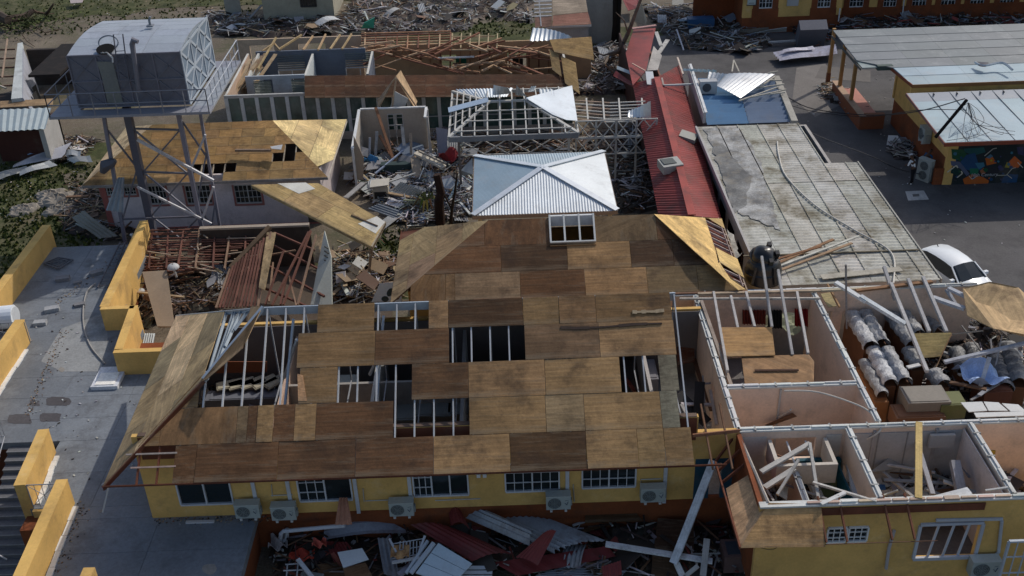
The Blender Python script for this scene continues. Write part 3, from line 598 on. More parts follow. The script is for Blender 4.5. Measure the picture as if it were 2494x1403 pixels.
# ================================================================ roofless right wing
PK = (.78, .60, .47); PLATE = (.62, .63, .6)
def wing():
    t = thing('roofless_wing', 'roofless yellow wing at the right with pink inner walls and white wall tops', 'building', (11, 29, 0))
    zt = 4.2
    def w_(a, b, z0=1.2, z1=zt, ops=(), col=PK, side=1, mat='paint', plate=True, lab=None):
        m = MB(); wall(m, a, b, z0, z1, .14, ops, col, side); o = part(t, 'wall', m, MT[mat], lab)
        if plate:
            A_ = V((*a, z1)); B_ = V((*b, z1)); d = (B_-A_).normalized(); n = V((-d.y, d.x, 0))*side; p = MB(); L = (B_-A_).length; k = int(L/1.3)+1
            p.obox((A_+B_)/2+n*.07+V((0, 0, .03)), (B_-A_)/2, n*.1, V((0, 0, .03)), PLATE)
            for i in range(k):
                c = A_.lerp(B_, (i+.5)/k)+n*.07; p.obox(c+n*RN.uniform(-.02, .02)+V((0, 0, .09)), d*(L/k*.48), n*RN.uniform(.02, .05), V((0, 0, .025)), vary(PLATE, .1)); p.obox(c+V((0, 0, .08)), d*.03, n*.11, V((0, 0, .035)), (.3, .3, .29))
            part(o, 'wall_plate', p, MT['paint'])
        return o
    w_((7.0, 29.0), (7.0, 35.0), side=-1, ops=[(1.2, 1.7, 1.2, 3.3)])
    w_((7.14, 29.0), (11.55, 29.0), side=-1 if False else 1)
    w_((11.55, 26.98), (11.55, 35.0), side=-1)
    w_((5.6, 35.05), (18, 35.05), ops=[(4.3, 6.9, 1.2, 3.3), (7.3, 8.3, 1.2, 3.2)])
    w_((7.0, 26.84), (19, 26.84), side=-1, ops=[(1.1, 2.6, 3.0, 3.9)])
    w_((7.0, 26.7), (7.0, 29.0), side=-1)
    w_((10.5, 23.38), (10.5, 26.7), side=-1, ops=[(2, 3, .8, 3)])
    w_((14.4, 23.38), (14.4, 26.7), side=-1)
    w_((8.55, 23.38), (8.55, 25.6), z1=3.6, side=-1, col=(.5, .46, .40))
    # front wall, yellow
    m = MB(); YW = 23.22; ao = []
    o1 = (Y(2011, 1321, YW), Y(2108, 1319, YW)); o2 = (Y(2222, 1363, YW), Y(2368, 1358, YW))
    ops = [(o1[0].x-7.0, o1[1].x-7.0, o1[0].z, o1[0].z+.62), (o2[0].x-7.0, o2[1].x-7.0, o2[0].z, o2[0].z+1.5)]
    wall(m, (7.0, YW), (20, YW), .75, zt, .16, ops); wf = part(t, 'wall', m, MT['yellow'])
    m = MB(); wall(m, (7.02, YW+.02), (20, YW+.02), -.3, .75, .16); part(t, 'base_wall', m, MT['orange'])
    m = MB(); wall(m, (7.0, 27), (7.0, YW+.16), .75, zt, .14); part(t, 'wall', m, MT['orange'])
    p = MB(); p.box((7.0, YW-.04, zt), (20, YW+.2, zt+.06), PLATE)
    for k in range(20): x = 8.6+k*.5; p.obox((x, YW+.05, zt+.09), V((.22, 0, 0)), V((0, RN.uniform(.03, .08), 0)), V((0, 0, .03)), vary((.45, .33, .25) if RN.random() < .5 else PLATE, .2))
    part(wf, 'wall_plate', p, MT['paint'])
    window(t, o1[0].x, (o1[0].x+o1[1].x)/2-.03, YW-.03, o1[0].z, o1[0].z+.62, 1, 3, 3, col=WHT); window(t, (o1[0].x+o1[1].x)/2+.03, o1[1].x, YW-.03, o1[0].z, o1[0].z+.62, 1, 3, 3, col=WHT)
    fr = MB(); x0, x1 = o2[0].x, o2[1].x; z0 = o2[0].z; grille(fr, x0, x1+.05, YW-.04, z0, z0+1.5, 1, 1, 1, .09, col=(.45, .48, .53))
    for q in (.3, .55, .8): fr.beam((x0+(x1-x0)*q-.1, YW+.03, z0), (x0+(x1-x0)*q+.05, YW+.03, z0+1.5), .07, .04, (.45, .48, .53), (0, 1, 0))
    part(t, 'window', fr, MT['clean'], 'large empty window opening with bare leaning frame posts')
    m = MB(); m.tube([Y(2440, 1268, YW-.05), Y(2432, 1345, YW-.05), Y(2415, 1362, YW-.05)], .05, 6, (.45, .48, .52)); m.tube([Y(2178, 1292, YW-.08), Y(2165, 1335, YW-.08), Y(2158, 1385, YW-.08)], .05, 6, (.4, .38, .38)); m.beam(Y(2280, 1267, YW-.04), Y(2442, 1264, YW-.04), .05, .09, (.45, .48, .53)); part(t, 'downpipe', m, MT['clean'])
    # exposed eave rafters and red soffit strip
    m = MB(); m.box((8.7, YW-.05, 3.86), (13.6, YW-.01, 4.12), REDW); part(wf, 'soffit_board', m, MT['wood'])
    m = MB(); 
    for x in (8.75, 9.35, 10.65, 11.3): m.beam((x, YW+.3, 4.3), (x+.05, 22.4, 3.55), .05, .09, (.2, .08, .045))
    for x in (5.9, 6.5): m.beam((x, 27.2, 5.0), (x+.1, 25.2, 4.0), .05, .09, (.22, .12, .07))
    m.beam((5.5, 26.2, 4.55), (7.0, 26.3, 4.6), .04, .12, (.3, .14, .08)); m.beam((7.0, 22.36, 3.52), (12, 22.36, 3.5), .02, .02, (.15, .08, .05))
    part(t, 'rafter', m, MT['wood'])
    m = MB(); m.box((10.66, 26.66, 1.2), (14.38, 26.69, 4.0), (.42, .42, .42)); [m.box((10.66+k*.93-.02, 26.64, 1.2), (10.66+k*.93+.02, 26.659, 4.0), (.25, .25, .25)) for k in (1, 2, 3)]; m.box((7.2, 26.66, 1.2), (8.0, 26.69, 4.0), (.6, .56, .5)); m.box((9.9, 26.66, 3.1), (10.4, 26.69, 4.0), (.6, .56, .5)); m.box((14.26, 23.5, 1.2), (14.29, 26.64, 4.1), (.62, .55, .52)); part(t, 'wall_lining', m, MT['paint'])
    m = MB(); m.box((8.93, 28.93, 1.2), (8.99, 28.99, 4.15), (.5, .48, .45)); part(t, 'cover_strip', m, MT['paint'])
    fl = MB(); fl.box((7.2, 23.4, .9), (20, 35, 1.2), (.17, .16, .155)); part(t, 'floor', fl, MT['conc'])
    # plywood corner that stayed: left hip slope and front slope
    m = MB(); f = V((6.3, 22.35, 3.5)); bk = Z(1742, 1125, 3.5); p1 = V((7.55, 23.6, 4.45))
    nh = (bk-f).cross(p1-f).normalized(); nh = nh if nh.z > 0 else -nh; g = lambda u, v: PL(u, v, f, nh)
    m.prism([f, g(1872, 1225), g(1838, 1147), g(1768, 1190)], .025, (.60, .36, .19), bk-f)
    nf = V((0, -.75, .95)).normalized(); k = lambda u, v: PL(u, v, f, nf)
    m.prism([f+nf*.02, k(2010, 1332)+nf*.02, k(1999, 1228)+nf*.02, k(1872, 1225)+nf*.02], .025, (.46, .27, .115), V((1, 0, 0))); o = part(t, 'roof', m, MT['ply'])
    m = MB(); tp = g(1797, 1052)
    m.beam(f, bk, .05, .1, REDW); m.beam(bk, tp, .05, .1, REDW); m.beam(g(1872, 1225), tp, .06, .12, (.4, .36, .32), nh)
    for q in (.55, .75, .9): m.beam(f.lerp(bk, q)-nh*.05, g(1872, 1225).lerp(tp, (q-.3)/.75)-nh*.05, .05, .09, REDW, nh)
    part(o, 'rafter', m, MT['wood'])
    # L-shaped inner enclosure with a framed ceiling opening
    m = MB(); c = (.55, .50, .43); m.box((8.0, 25.3, 3.2), (9.9, 25.42, 3.95), c); m.box((8.0, 25.42, 3.2), (8.12, 26.6, 3.95), c); m.box((9.78, 25.42, 3.2), (9.9, 26.6, 3.95), c)
    for q in (8.6, 9.2): m.box((q, 25.42, 3.8), (q+.05, 26.6, 3.86), (.6, .6, .6))
    part(t, 'ceiling_box', m, MT['paint'])
    m = MB(); m.box((9.0, 26.5, 1.2), (10.45, 26.64, 3.1), (.015, .10, .14)); m.box((10.3, 23.5, 1.2), (10.36, 26.4, 3.0), (.015, .10, .15)); part(t, 'partition', m, MT['paint'], 'teal painted partition wall')
    m = MB(); m.box((16.9, 26.72, 2.4), (17.6, 26.9-.17, 3.4), (.42, .30, .05)); m.box((14.9, 26.64, 2.3), (15.5, 26.69, 3.1), (.42, .30, .05)); part(t, 'notice_panel', m, MT['paint'], 'yellow panel on the pink inner wall')
wing()
def hproof(u0, v0, u1, v1): pass
# ================================================================ pink building with plywood hip roof
def pink():
    t = thing('pale_building', 'pale building with pink trimmed windows under a stripped plywood hip roof behind the water tower', 'building', (-15, 53, 0))
    z = 2.9; F0 = Z(204, 446, z); F1 = Z(796, 438, z); yb = (Z(302, 301, z).y+Z(848, 300, z).y)/2; F1.y = F0.y = (F0.y+F1.y)/2; B0 = V((F0.x, yb, z)); B1 = V((F1.x, yb, z))
    ym = (F0.y+yb)/2; zr = (Y(370, 299, ym).z+Y(664, 298, ym).z)/2; A0 = V((Y(370, 299, ym).x, ym, zr)); A1 = V((Y(664, 298, ym).x, ym, zr))
    B1.x = F1.x+.1
    n = (F1-F0).cross(A0-F0).normalized(); g = lambda u, v, e=0: PL(u, v, F0, n)+n*e
    OB = (.36, .215, .085)
    m = MB(); holes = [[g(688, 352), g(722, 352), g(742, 398), g(688, 396)], [g(478, 398), g(565, 396), g(565, 432), g(478, 434)]]
    sd = n.cross(V((1, 0, 0))); sd = sd if sd.z > 0 else -sd
    sheets(m, F0, (1, 0, 0), sd, [F0, F1, A1, A0], 1.2, .61, [OB, OB, (.30, .19, .08), (.36, .23, .10)], off=.5, holes=holes)
    rt = part(t, 'roof', m, MT['ply'])
    for a, b, c, cols, lab in ((F1, B1, A1, [(.62, .47, .22)], 'bright yellowish plywood of the right hip'), (F0, B0, A0, [(.70, .52, .30)], 'pale plywood of the left hip')):
        h = (b-a).cross(c-a).normalized(); h = h if h.z > 0 else -h; m = MB()
        out = [a, b, c] if a is F0 else [a.lerp(c, .18), b.lerp(a, .72), b, c]
        sheets(m, a, b-a, h.cross(b-a), out, 2.44, 1.22, cols, off=.5); part(rt, 'hip_sheets', m, MT['ply'], lab)
    m = MB(); m.prism([B0, B1, A1, A0], .02, OB); part(rt, 'back_slope', m, MT['ply'])
    for k in range(20):
        x = F0.x+.6+k*.6; m = MB(); q = min(1, (x-F0.x)/(A0.x-F0.x), (F1.x-x)/(F1.x-A1.x)); 
        if q > .1: m.beam(V((x, F0.y, z-.08)), V((x, F0.y+(ym-F0.y)*q, z-.08+(zr-z)*q)), .05, .09, (.4, .34, .26)); part(rt, 'rafter', m, MT['wood'])
    m = MB(); m.beam(F0-V((0, .02, .07)), F1-V((0, .02, .07)), .03, .14, (.3, .27, .25)); m.beam(F1-V((0, 0, .1)), B1-V((0, 0, .1)), .03, .1, (.5, .45, .38)); part(rt, 'fascia', m, MT['wood'])
    YW = F0.y+.55; x0, x1 = F0.x+.7, F1.x-.5; zb = -.1
    ws = [(250, 277, 477, .65), (305, 334, 476, .65), (362, 411, 499, 1.1), (458, 519, 498, 1.1), (577, 640, 497, 1.1)]; wn = []
    for u0, u1, vb, h in ws: a = Y(u0, vb, YW); b = Y(u1, vb, YW); wn.append((a.x, b.x, a.z, a.z+h))
    m = MB(); wall(m, (x0, YW), (x1, YW), zb, z+.1, .15, [(a-x0, b-x0, c, d) for a, b, c, d in wn], (.70, .62, .62)); part(t, 'wall', m, MT['paint'])
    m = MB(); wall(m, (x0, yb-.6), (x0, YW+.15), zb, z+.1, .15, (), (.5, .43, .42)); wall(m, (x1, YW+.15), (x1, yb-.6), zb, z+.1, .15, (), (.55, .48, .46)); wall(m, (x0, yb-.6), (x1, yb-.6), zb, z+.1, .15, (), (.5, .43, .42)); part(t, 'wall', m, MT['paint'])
    m = MB(); m.box((x0-.03, YW-.06, zb), (x0+.25, YW-.003, z), (.38, .12, .10)); m.box((x0+.3, YW-.05, zb), (x1, YW-.004, zb+.18), (.38, .13, .11)); part(t, 'trim', m, MT['paint'])
    for i, (a, b, c, d) in enumerate(wn):
        m = MB(); k = .1
        for bb in (((a-k, YW-.04, c-k), (b+k, YW-.004, c)), ((a-k, YW-.04, c), (a, YW-.004, d)), ((b, YW-.04, c), (b+k, YW-.004, d))): m.box(*bb, (.36, .14, .12))
        f = window(t, a, b, YW+.02, c, d, 2, 2 if i < 2 else 3, 3, col=(.5, .5, .48)); part(f, 'surround', m, MT['paint'])
    m = MB(); m.box((x1-.9, YW-.03, zb), (x1-.1, YW-.004, 2.2), (.1, .09, .07)); part(t, 'door', m, MT['paint'])
pink()
# ================================================================ water tower
def tower():
    YT = 47.6; c0 = (.30, .31, .35)
    base = Y(400, 545, YT); t = thing('water_tower', 'grey steel water tower, a box tank with open hatch on braced legs', 'water tower', (base.x, YT, 0))
    pl = Y(118, 283, YT-.9); pr = Y(512, 275, YT-.9); zp = (pl.z+pr.z)/2; x0, x1 = pl.x, pr.x
    fl = Y(163, 135, YT-.1); fr = Y(440, 129, YT-.1); bl = Y(187, 240, YT-.1); br = Y(460, 246, YT-.1)
    tx0, tx1 = (fl.x+bl.x)/2, (fr.x+br.x)/2; zt = (fl.z+fr.z)/2; zb = zp+.12
    # depth of the tank from the back upper edge
    yb = (Z(232, 42, zt+.15).y+Z(486, 38, zt+.15).y)/2
    y0 = YT-.1
    n = 6; m = MB()
    def arch(q): return .40*math.sin(math.pi*min(1, q*.98+.02))*(1-.25*q)
    pts = [(y0+(yb-y0)*k/n, zt+arch(k/n)*.75) for k in range(n+1)]
    for (ya, za), (yc, zc) in zip(pts, pts[1:]):
        for i in range(3):
            a, b = tx0+(tx1-tx0)*i/3+.01, tx0+(tx1-tx0)*(i+1)/3-.01
            if i == 0 and abs(ya-y0) < .01: pass
            m.prism([(a, ya+.01, za), (b, ya+.01, za), (b, yc-.01, zc), (a, yc-.01, zc)], .03, vary((.40, .44, .49), .04))
    roof = part(t, 'tank_roof', m, MT['tank'])
    # walls made of pressed panels with X stiffening
    m = MB(); m.box((tx0+.03, y0+.03, zb), (tx1-.03, yb-.03, zt-.02), (.17, .175, .21))  # shaded front dark, roof and right side pale: light put into the colours
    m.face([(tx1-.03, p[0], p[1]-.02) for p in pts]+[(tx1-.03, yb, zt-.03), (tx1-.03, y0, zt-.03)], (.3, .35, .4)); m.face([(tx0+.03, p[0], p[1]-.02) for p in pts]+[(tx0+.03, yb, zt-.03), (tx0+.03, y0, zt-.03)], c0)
    part(t, 'tank_body', m, MT['tank'])
    m = MB(); nr = 2
    for j in range(nr+1): zz = zb+(zt-zb)*j/nr; m.box((tx0, y0-.03, zz-.03), (tx1, y0+.03, zz+.03), (.2, .2, .24))
    nx = 4
    for i in range(nx+1): xx = tx0+(tx1-tx0)*i/nx; m.box((xx-.03, y0-.033, zb), (xx+.03, y0+.03, zt), (.2, .2, .24))
    for i in range(nx):
        for j in range(nr):
            a, b = tx0+(tx1-tx0)*i/nx, tx0+(tx1-tx0)*(i+1)/nx; c, d = zb+(zt-zb)*j/nr, zb+(zt-zb)*(j+1)/nr
            m.beam((a, y0+.01, c), (b, y0+.01, d), .05, .05, (.18, .185, .22)); m.beam((a, y0+.01, d), (b, y0+.01, c), .05, .05, (.18, .185, .22))
    part(t, 'panel_ribs', m, MT['tank'])
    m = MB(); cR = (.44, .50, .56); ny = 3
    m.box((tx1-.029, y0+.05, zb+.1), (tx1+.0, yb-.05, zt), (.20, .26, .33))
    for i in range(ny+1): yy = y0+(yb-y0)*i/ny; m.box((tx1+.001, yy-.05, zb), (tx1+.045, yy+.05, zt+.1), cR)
    for j in range(nr+1): zz = zb+(zt-zb)*j/nr; m.box((tx1+.002, y0, zz-.05), (tx1+.04, yb, zz+.05), cR)
    for i in range(ny):
        for j in range(nr):
            a, b = y0+(yb-y0)*i/ny, y0+(yb-y0)*(i+1)/ny; c, d = zb+(zt-zb)*j/nr, zb+(zt-zb)*(j+1)/nr
            m.beam((tx1+.02, a, c), (tx1+.02, b, d), .13, .03, cR, (1, 0, 0)); m.beam((tx1+.02, a, d), (tx1+.02, b, c), .13, .03, cR, (1, 0, 0))
    part(t, 'panel_ribs', m, MT['tank'], 'pale sunlit side face with crossed ribs')
    # rust and dirt mark under the hatch
    m = MB(); ps = []
    for (u, v) in ((235, 150), (275, 150), (285, 190), (300, 250), (262, 250), (250, 195)): ps.append(Y(u, v, y0-.036))
    m.prism(ps, .002, (.22, .235, .22)); part(t, 'stain', m, MT['tank'])
    # hatch with its lid propped open
    h = PL(257, 121, V((0, y0, zt+.1)), V((0, -.35, 1)).normalized()); m = MB()
    m.prism([h+V((.42*math.cos(a), .36*math.sin(a), .13*math.sin(a)+.04)) for a in [k*math.pi/9 for k in range(18)]], .03, (.02, .02, .03)); ht = part(t, 'hatch', m, MT['rubber'])
    m = MB(); lid = Y(264, 104, h.y+.5)
    ring = [lid+V((.45*math.cos(a), .16*math.sin(a), .28*math.sin(a))) for a in [k*math.pi/12 for k in range(25)]]
    m.tube(ring, .035, 5, (.25, .27, .3), caps=False); part(ht, 'lid', m, MT['tank'])
    m = MB(); m.tube([Y(262, 130, y0-.1), Y(274, 141, y0-.15), Y(275, 152, y0-.15)], .04, 5, (.7, .7, .68)); m.tube([Y(246, 130, y0-.05)+V((.08*k, 0, .03*(k % 2))) for k in range(5)], .04, 5, (.5, .48, .44)); part(t, 'pipe', m, MT['paint'])
    # ladder over the edge, vent pipe
    m = MB(); a, b = Y(276, 84, y0+.2), Y(299, 83, y0+.2); c, d = Y(305, 205, y0-.4), Y(322, 203, y0-.4)
    c.x = a.x; d.x = b.x
    m.tube([c, a, b, d], .03, 6, (.12, .12, .14)); 
    for k in range(1, 9): m.tube([c.lerp(a, k/12), d.lerp(b, k/12)], .018, 5, (.14, .14, .16))
    part(t, 'ladder', m, MT['tank'])
    m = MB(); p = Y(322, 108, y0-.25); m.tube([Y(338, 225, y0-.3), Y(328, 150, y0-.3), p, p+V((.1, 0, .2)), p+V((.3, -.05, .12))], [.1, .11, .13, .14, .1], 8, (.2, .2, .23)); part(t, 'vent_pipe', m, MT['tank'])
    m = MB(); p = Z(366, 62, zt+.4); m.tube([p, p+V((0, 0, .25)), p+V((.08, 0, .42))], .06, 6, (.2, .22, .24)); m.box(p-V((.15, .15, .05)), p+V((.15, .15, .03)), (.25, .27, .3)); part(roof, 'breather', m, MT['tank'])
    # platform
    m = MB(); y1 = yb+1.0; ya = YT-.9
    m.box((x0, ya, zp-.12), (x1, y0, zp), c0); m.box((x0, yb, zp-.12), (x1, y1, zp), c0); m.box((x0, y0, zp-.12), (tx0, yb, zp), c0); m.box((tx1+.08, y0, zp-.1), (x1, yb, zp), (.35, .38, .42))
    for q in (.3, .5, .72): m.box((x0+.6, ya+(y1-ya)*q-.08, zp-.35), (x1-.6, ya+(y1-ya)*q+.08, zp-.125), (.16, .16, .19))
    part(t, 'platform', m, MT['tank'])
    m = MB(); cr = (.24, .25, .28)
    def rail(P, Q, n, col=cr):
        P, Q = V(P), V(Q)
        for hh in (.55, 1.08): m.tube([P+V((0, 0, hh)), Q+V((0, 0, hh))], .028, 5, col)
        for k in range(n+1): a = P.lerp(Q, k/n); m.tube([a, a+V((0, 0, 1.08))], .028, 5, col)
    rail((x0+.05, ya+.03, zp), (x1-.05, ya+.03, zp), 7); rail((x1-.05, ya+.03, zp), (x1-.05, y1, zp), 8, (.42, .45, .5)); rail((x0+.05, ya+.03, zp), (x0+.05, y1, zp), 5)  # right-hand rail paler, sunlight put into its colour
    part(t, 'guard_rail', m, MT['tank'])
    # legs and bracing
    L = []
    for (ut, vt, ub, vb, yy, wv) in ((256, 292, 300, 560, YT, .16), (314, 290, 372, 560, YT+.4, .34), (436, 284, 492, 556, YT, .2), (490, 284, 534, 545, YT+.7, .13)):
        a = Y(ut, vt, yy); a.z = zp-.12; b = Y(ub, vb, yy); b = a+(b-a)*((a.z+.6)/(a.z-b.z)); b.z = -.6
        L.append((a, b)); m = MB(); m.beam(a, b, wv, wv, (.22, .22, .27) if wv < .3 else (.12, .12, .15), (0, 1, 0))
        m.obox(b+V((0, 0, .25)), V((.3, 0, 0)), V((0, .3, 0)), V((0, 0, .25)), (.4, .4, .4)); part(t, 'leg', m, MT['tank'])
    bb = [(1, 2, .12, .42), (2, 1, .12, .42), (1, 2, .38, .7), (2, 1, .38, .7), (1, 2, .68, .98), (2, 1, .68, .98), (0, 1, .1, .4), (1, 0, .35, .7), (2, 3, .05, .35), (3, 2, .3, .6), (2, 3, .6, .9), (3, 2, .62, .95)]
    for i, j, q, r_ in bb:
        m = MB(); m.beam(L[i][0].lerp(L[i][1], q), L[j][0].lerp(L[j][1], r_), .07, .09, (.17, .17, .2) if (i+j) % 2 else (.3, .31, .35), (0, 1, 0)); part(t, 'brace', m, MT['tank'])
    m = MB()
    for q in (.13, .4, .68): m.beam(L[0][0].lerp(L[0][1], q) if q > .5 else L[1][0].lerp(L[1][1], q), L[2][0].lerp(L[2][1], q), .08, .08, (.15, .15, .18), (0, 1, 0))
    part(t, 'brace', m, MT['tank'])
    m = MB(); m.beam(Y(334, 340, YT-.3), Y(520, 440, YT-.3), .12, .12, (.55, .55, .57)); m.beam(Y(334, 455, YT-.3), Y(515, 545, YT-.3), .09, .1, (.5, .5, .52)); m.beam(Y(500, 328, YT-.3), Y(468, 405, YT-.3), .09, .1, (.45, .46, .5)); m.beam(Y(520, 455, YT-.3), Y(492, 535, YT-.3), .09, .1, (.5, .5, .52)); part(t, 'brace', m, MT['tank'])
tower()
m = MB(); m.corr(Y(287, 432, 47.2), Y(303, 432, 47.2), Y(258, 512, 46.8), .12, .05, 5, c=Y(300, 518, 46.8), col=(.33, .38, .42)); single('corrugated_sheet', m, MT['rust'], 'crumpled blue-grey corrugated sheet hanging on a leg of the water tower', 'metal sheet')
m = MB(); c = Y(263, 410, 47.4); m.tube([c+V((-.3, 0, -.2)), c+V((-.1, 0, .15)), c+V((.2, 0, .25)), c+V((.45, 0, .4))], [.15, .3, .25, .1], 7, (.12, .12, .14)); single('crumpled_metal', m, MT['tank'], 'dark crumpled scrap caught on the left leg of the water tower', 'debris')
# ================================================================ slid roof panel
def slid():
    a = Z(612, 450, 2.9); b = Z(775, 446, 3.0); c = Z(938, 540, 2.5); n = (b-a).cross(c-a).normalized(); n = n if n.z > 0 else -n; g = lambda u, v, e=0: PL(u, v, a, n)+n*e
    t = thing('fallen_roof_panel', 'torn off roof panel of yellowish plywood lying tilted beside the pale building', 'roof panel', (g(780, 520).x, g(780, 520).y, 0))
    m = MB(); P = [g(612, 450), g(775, 446), g(938, 540), g(905, 600)]; ud = (P[3]-P[0]).normalized()
    sheets(m, P[0], ud, n.cross(ud), P, 2.44, 1.22, [(.52, .36, .16), (.48, .33, .15)], off=.5); o = part(t, 'plywood', m, MT['ply'])
    m = MB()
    for q in ([(676, 447), (745, 445), (768, 460), (728, 472)], [(872, 545), (918, 527), (938, 541), (915, 569)]): m.prism([g(u, v, .012) for u, v in q], .01, (.72, .70, .62))
    part(t, 'ceiling_board', m, MT['paint'])
    for k in range(9):
        m = MB(); p = P[0].lerp(P[3], k/8)-n*.12; q = P[1].lerp(P[2], k/8)-n*.12; m.beam(p, q, .05, .14, (.25, .17, .1), n); part(t, 'rafter', m, MT['wood'])
    m = MB(); m.beam(P[0]-n*.1, P[3]-n*.1, .04, .18, (.5, .38, .2), n); m.beam(P[3]-n*.1, P[2]-n*.1, .05, .22, (.45, .38, .28), n); m.beam(g(856, 525, .03), g(920, 552, .03), .06, .05, (.1, .07, .05), n)
    for u, v, w_ in ((905, 598, 1.3), (900, 600, 1.6)): p = g(u, v, -.2); m.beam(p, p+V((-.25, -.1, -w_)), .07, .07, (.35, .25, .16))
    part(t, 'edge_board', m, MT['wood'])
slid()
# ================================================================ collapsed timber roof in the middle left
def collapsed():
    t = thing('collapsed_timber_roof', 'collapsed red-brown timber roof of battens and rafters between the terrace and the plywood roofs', 'building', (-10, 41, 0))
    RB = [(.15, .065, .048), (.19, .085, .06), (.11, .048, .034), (.28, .18, .12)]
    zf = 1.9
    m = MB()
    for k in range(17):
        v = 562+k*6.3
        for s in range(3):
            u0 = 352+s*100+RN.uniform(-6, 6); u1 = u0+RN.uniform(92, 118); u1 = min(u1, 660-k*9)
            if u1 > u0+10: m.beam(Z(u0, v-(u0-352)*.03+RN.uniform(-2, 2), zf-.04*k), Z(u1, v-(u1-352)*.03+RN.uniform(-2, 2), zf-.04*k), .07, .05, RN.choice(RB))
            if RN.random() < .3: m.beam(Z(u0+RN.uniform(0, 60), v, zf+.05-.04*k), Z(u0+RN.uniform(30, 90), v+RN.uniform(-12, 12), zf+.1-.04*k), .06, .04, (.34, .27, .2))
    part(t, 'batten_field', m, MT['wood'])
    for k in range(8):
        m = MB(); u = 372+k*38; m.beam(Z(u, 560, zf-.05), Z(u-10+RN.uniform(-6, 6), 655, zf-.5), .07, .12, RN.choice(RB)); part(t, 'rafter', m, MT['wood'])
    m = MB(); m.box((-15, 45.9, -.1), (-9.7, 46.05, 2.2), (.06, .045, .035)); m.box((-15, 45.85, 2.201), (-9.7, 46.1, 2.3), (.36, .30, .24)); part(t, 'wall', m, MT['paint'])
    m = MB(); m.beam(Z(562, 652, 1.6), Z(658, 552, 3.0), .3, .12, (.20, .13, .075)); part(t, 'ridge_board', m, MT['wood'])
    for k in range(13):
        a = Z(526+k*8.5, 750-k*.3, 1.3); q = k/12; b = Z(560+q*100, 655-q*90, 2.0+q*.9); m = MB(); m.beam(a, b, .09, .07, RN.choice(RB)); part(t, 'rafter', m, MT['wood'])
    for (u0, v0, z0, u1, v1, z1, w_, c) in ((646, 742, 1.3, 690, 612, 2.6, .07, 1), (662, 744, 1.3, 752, 565, 3, .08, 1), (690, 742, 1.3, 757, 562, 3, .08, 1), (725, 742, 1.3, 770, 572, 3, .08, 3), (640, 640, 1.5, 790, 722, 1.4, .08, 0), (652, 590, 2.2, 800, 668, 1.5, .07, 0), (668, 567, 2.6, 790, 620, 2, .07, 0), (700, 660, 1.6, 722, 745, 1.3, .07, 3), (635, 625, 2, 720, 610, 2.2, .06, 3), (640, 700, 1.4, 780, 760, 1.2, .07, 0), (655, 735, 1.4, 665, 640, 1.8, .07, 3), (683, 742, 1.3, 700, 665, 1.8, .08, 0)):
        m = MB(); m.beam(Z(u0, v0, z0), Z(u1, v1, z1), w_, w_*1.3, RB[c]); part(t, 'rafter', m, MT['wood'])
    m = MB(); m.prism([Z(650, 566, 2.9), Z(672, 566, 2.9), Z(645, 706, 1.8), Z(630, 700, 1.8)], .03, (.42, .30, .16)); m.prism([Z(770, 580, 2.6), Z(788, 565, 2.8), Z(778, 640, 2), Z(764, 640, 2)], .03, (.40, .29, .17)); part(t, 'plywood', m, MT['ply'])
    m = MB(); m.prism([Z(790, 562, 3.0), Z(806, 625, 2.5), Z(808, 742, 1.0), Z(756, 742, 1.1), Z(776, 640, 2.0)], .08, (.40, .42, .38))
    for k in range(12): m.beam(Z(790, 600+k*11, 2.75-.14*k), Z(800, 606+k*11, 2.7-.14*k), .05, .05, (.08, .08, .07))
    part(t, 'fallen_wall', m, MT['paint'])
    m = MB(); c = (.33, .25, .17); m.prism([Z(346, 662, 2.0), Z(406, 658, 2.0), Z(425, 795, .9), Z(383, 795, .9)], .08, c); part(t, 'fallen_wall', m, MT['paint'], 'beige leaning wall panel')
    m = MB(); m.box((-13.4, 36, -.2), (-5.5, 45.8, .06), (.10, .075, .055)); part(t, 'floor', m, MT['conc'])
    return t
collapsed()
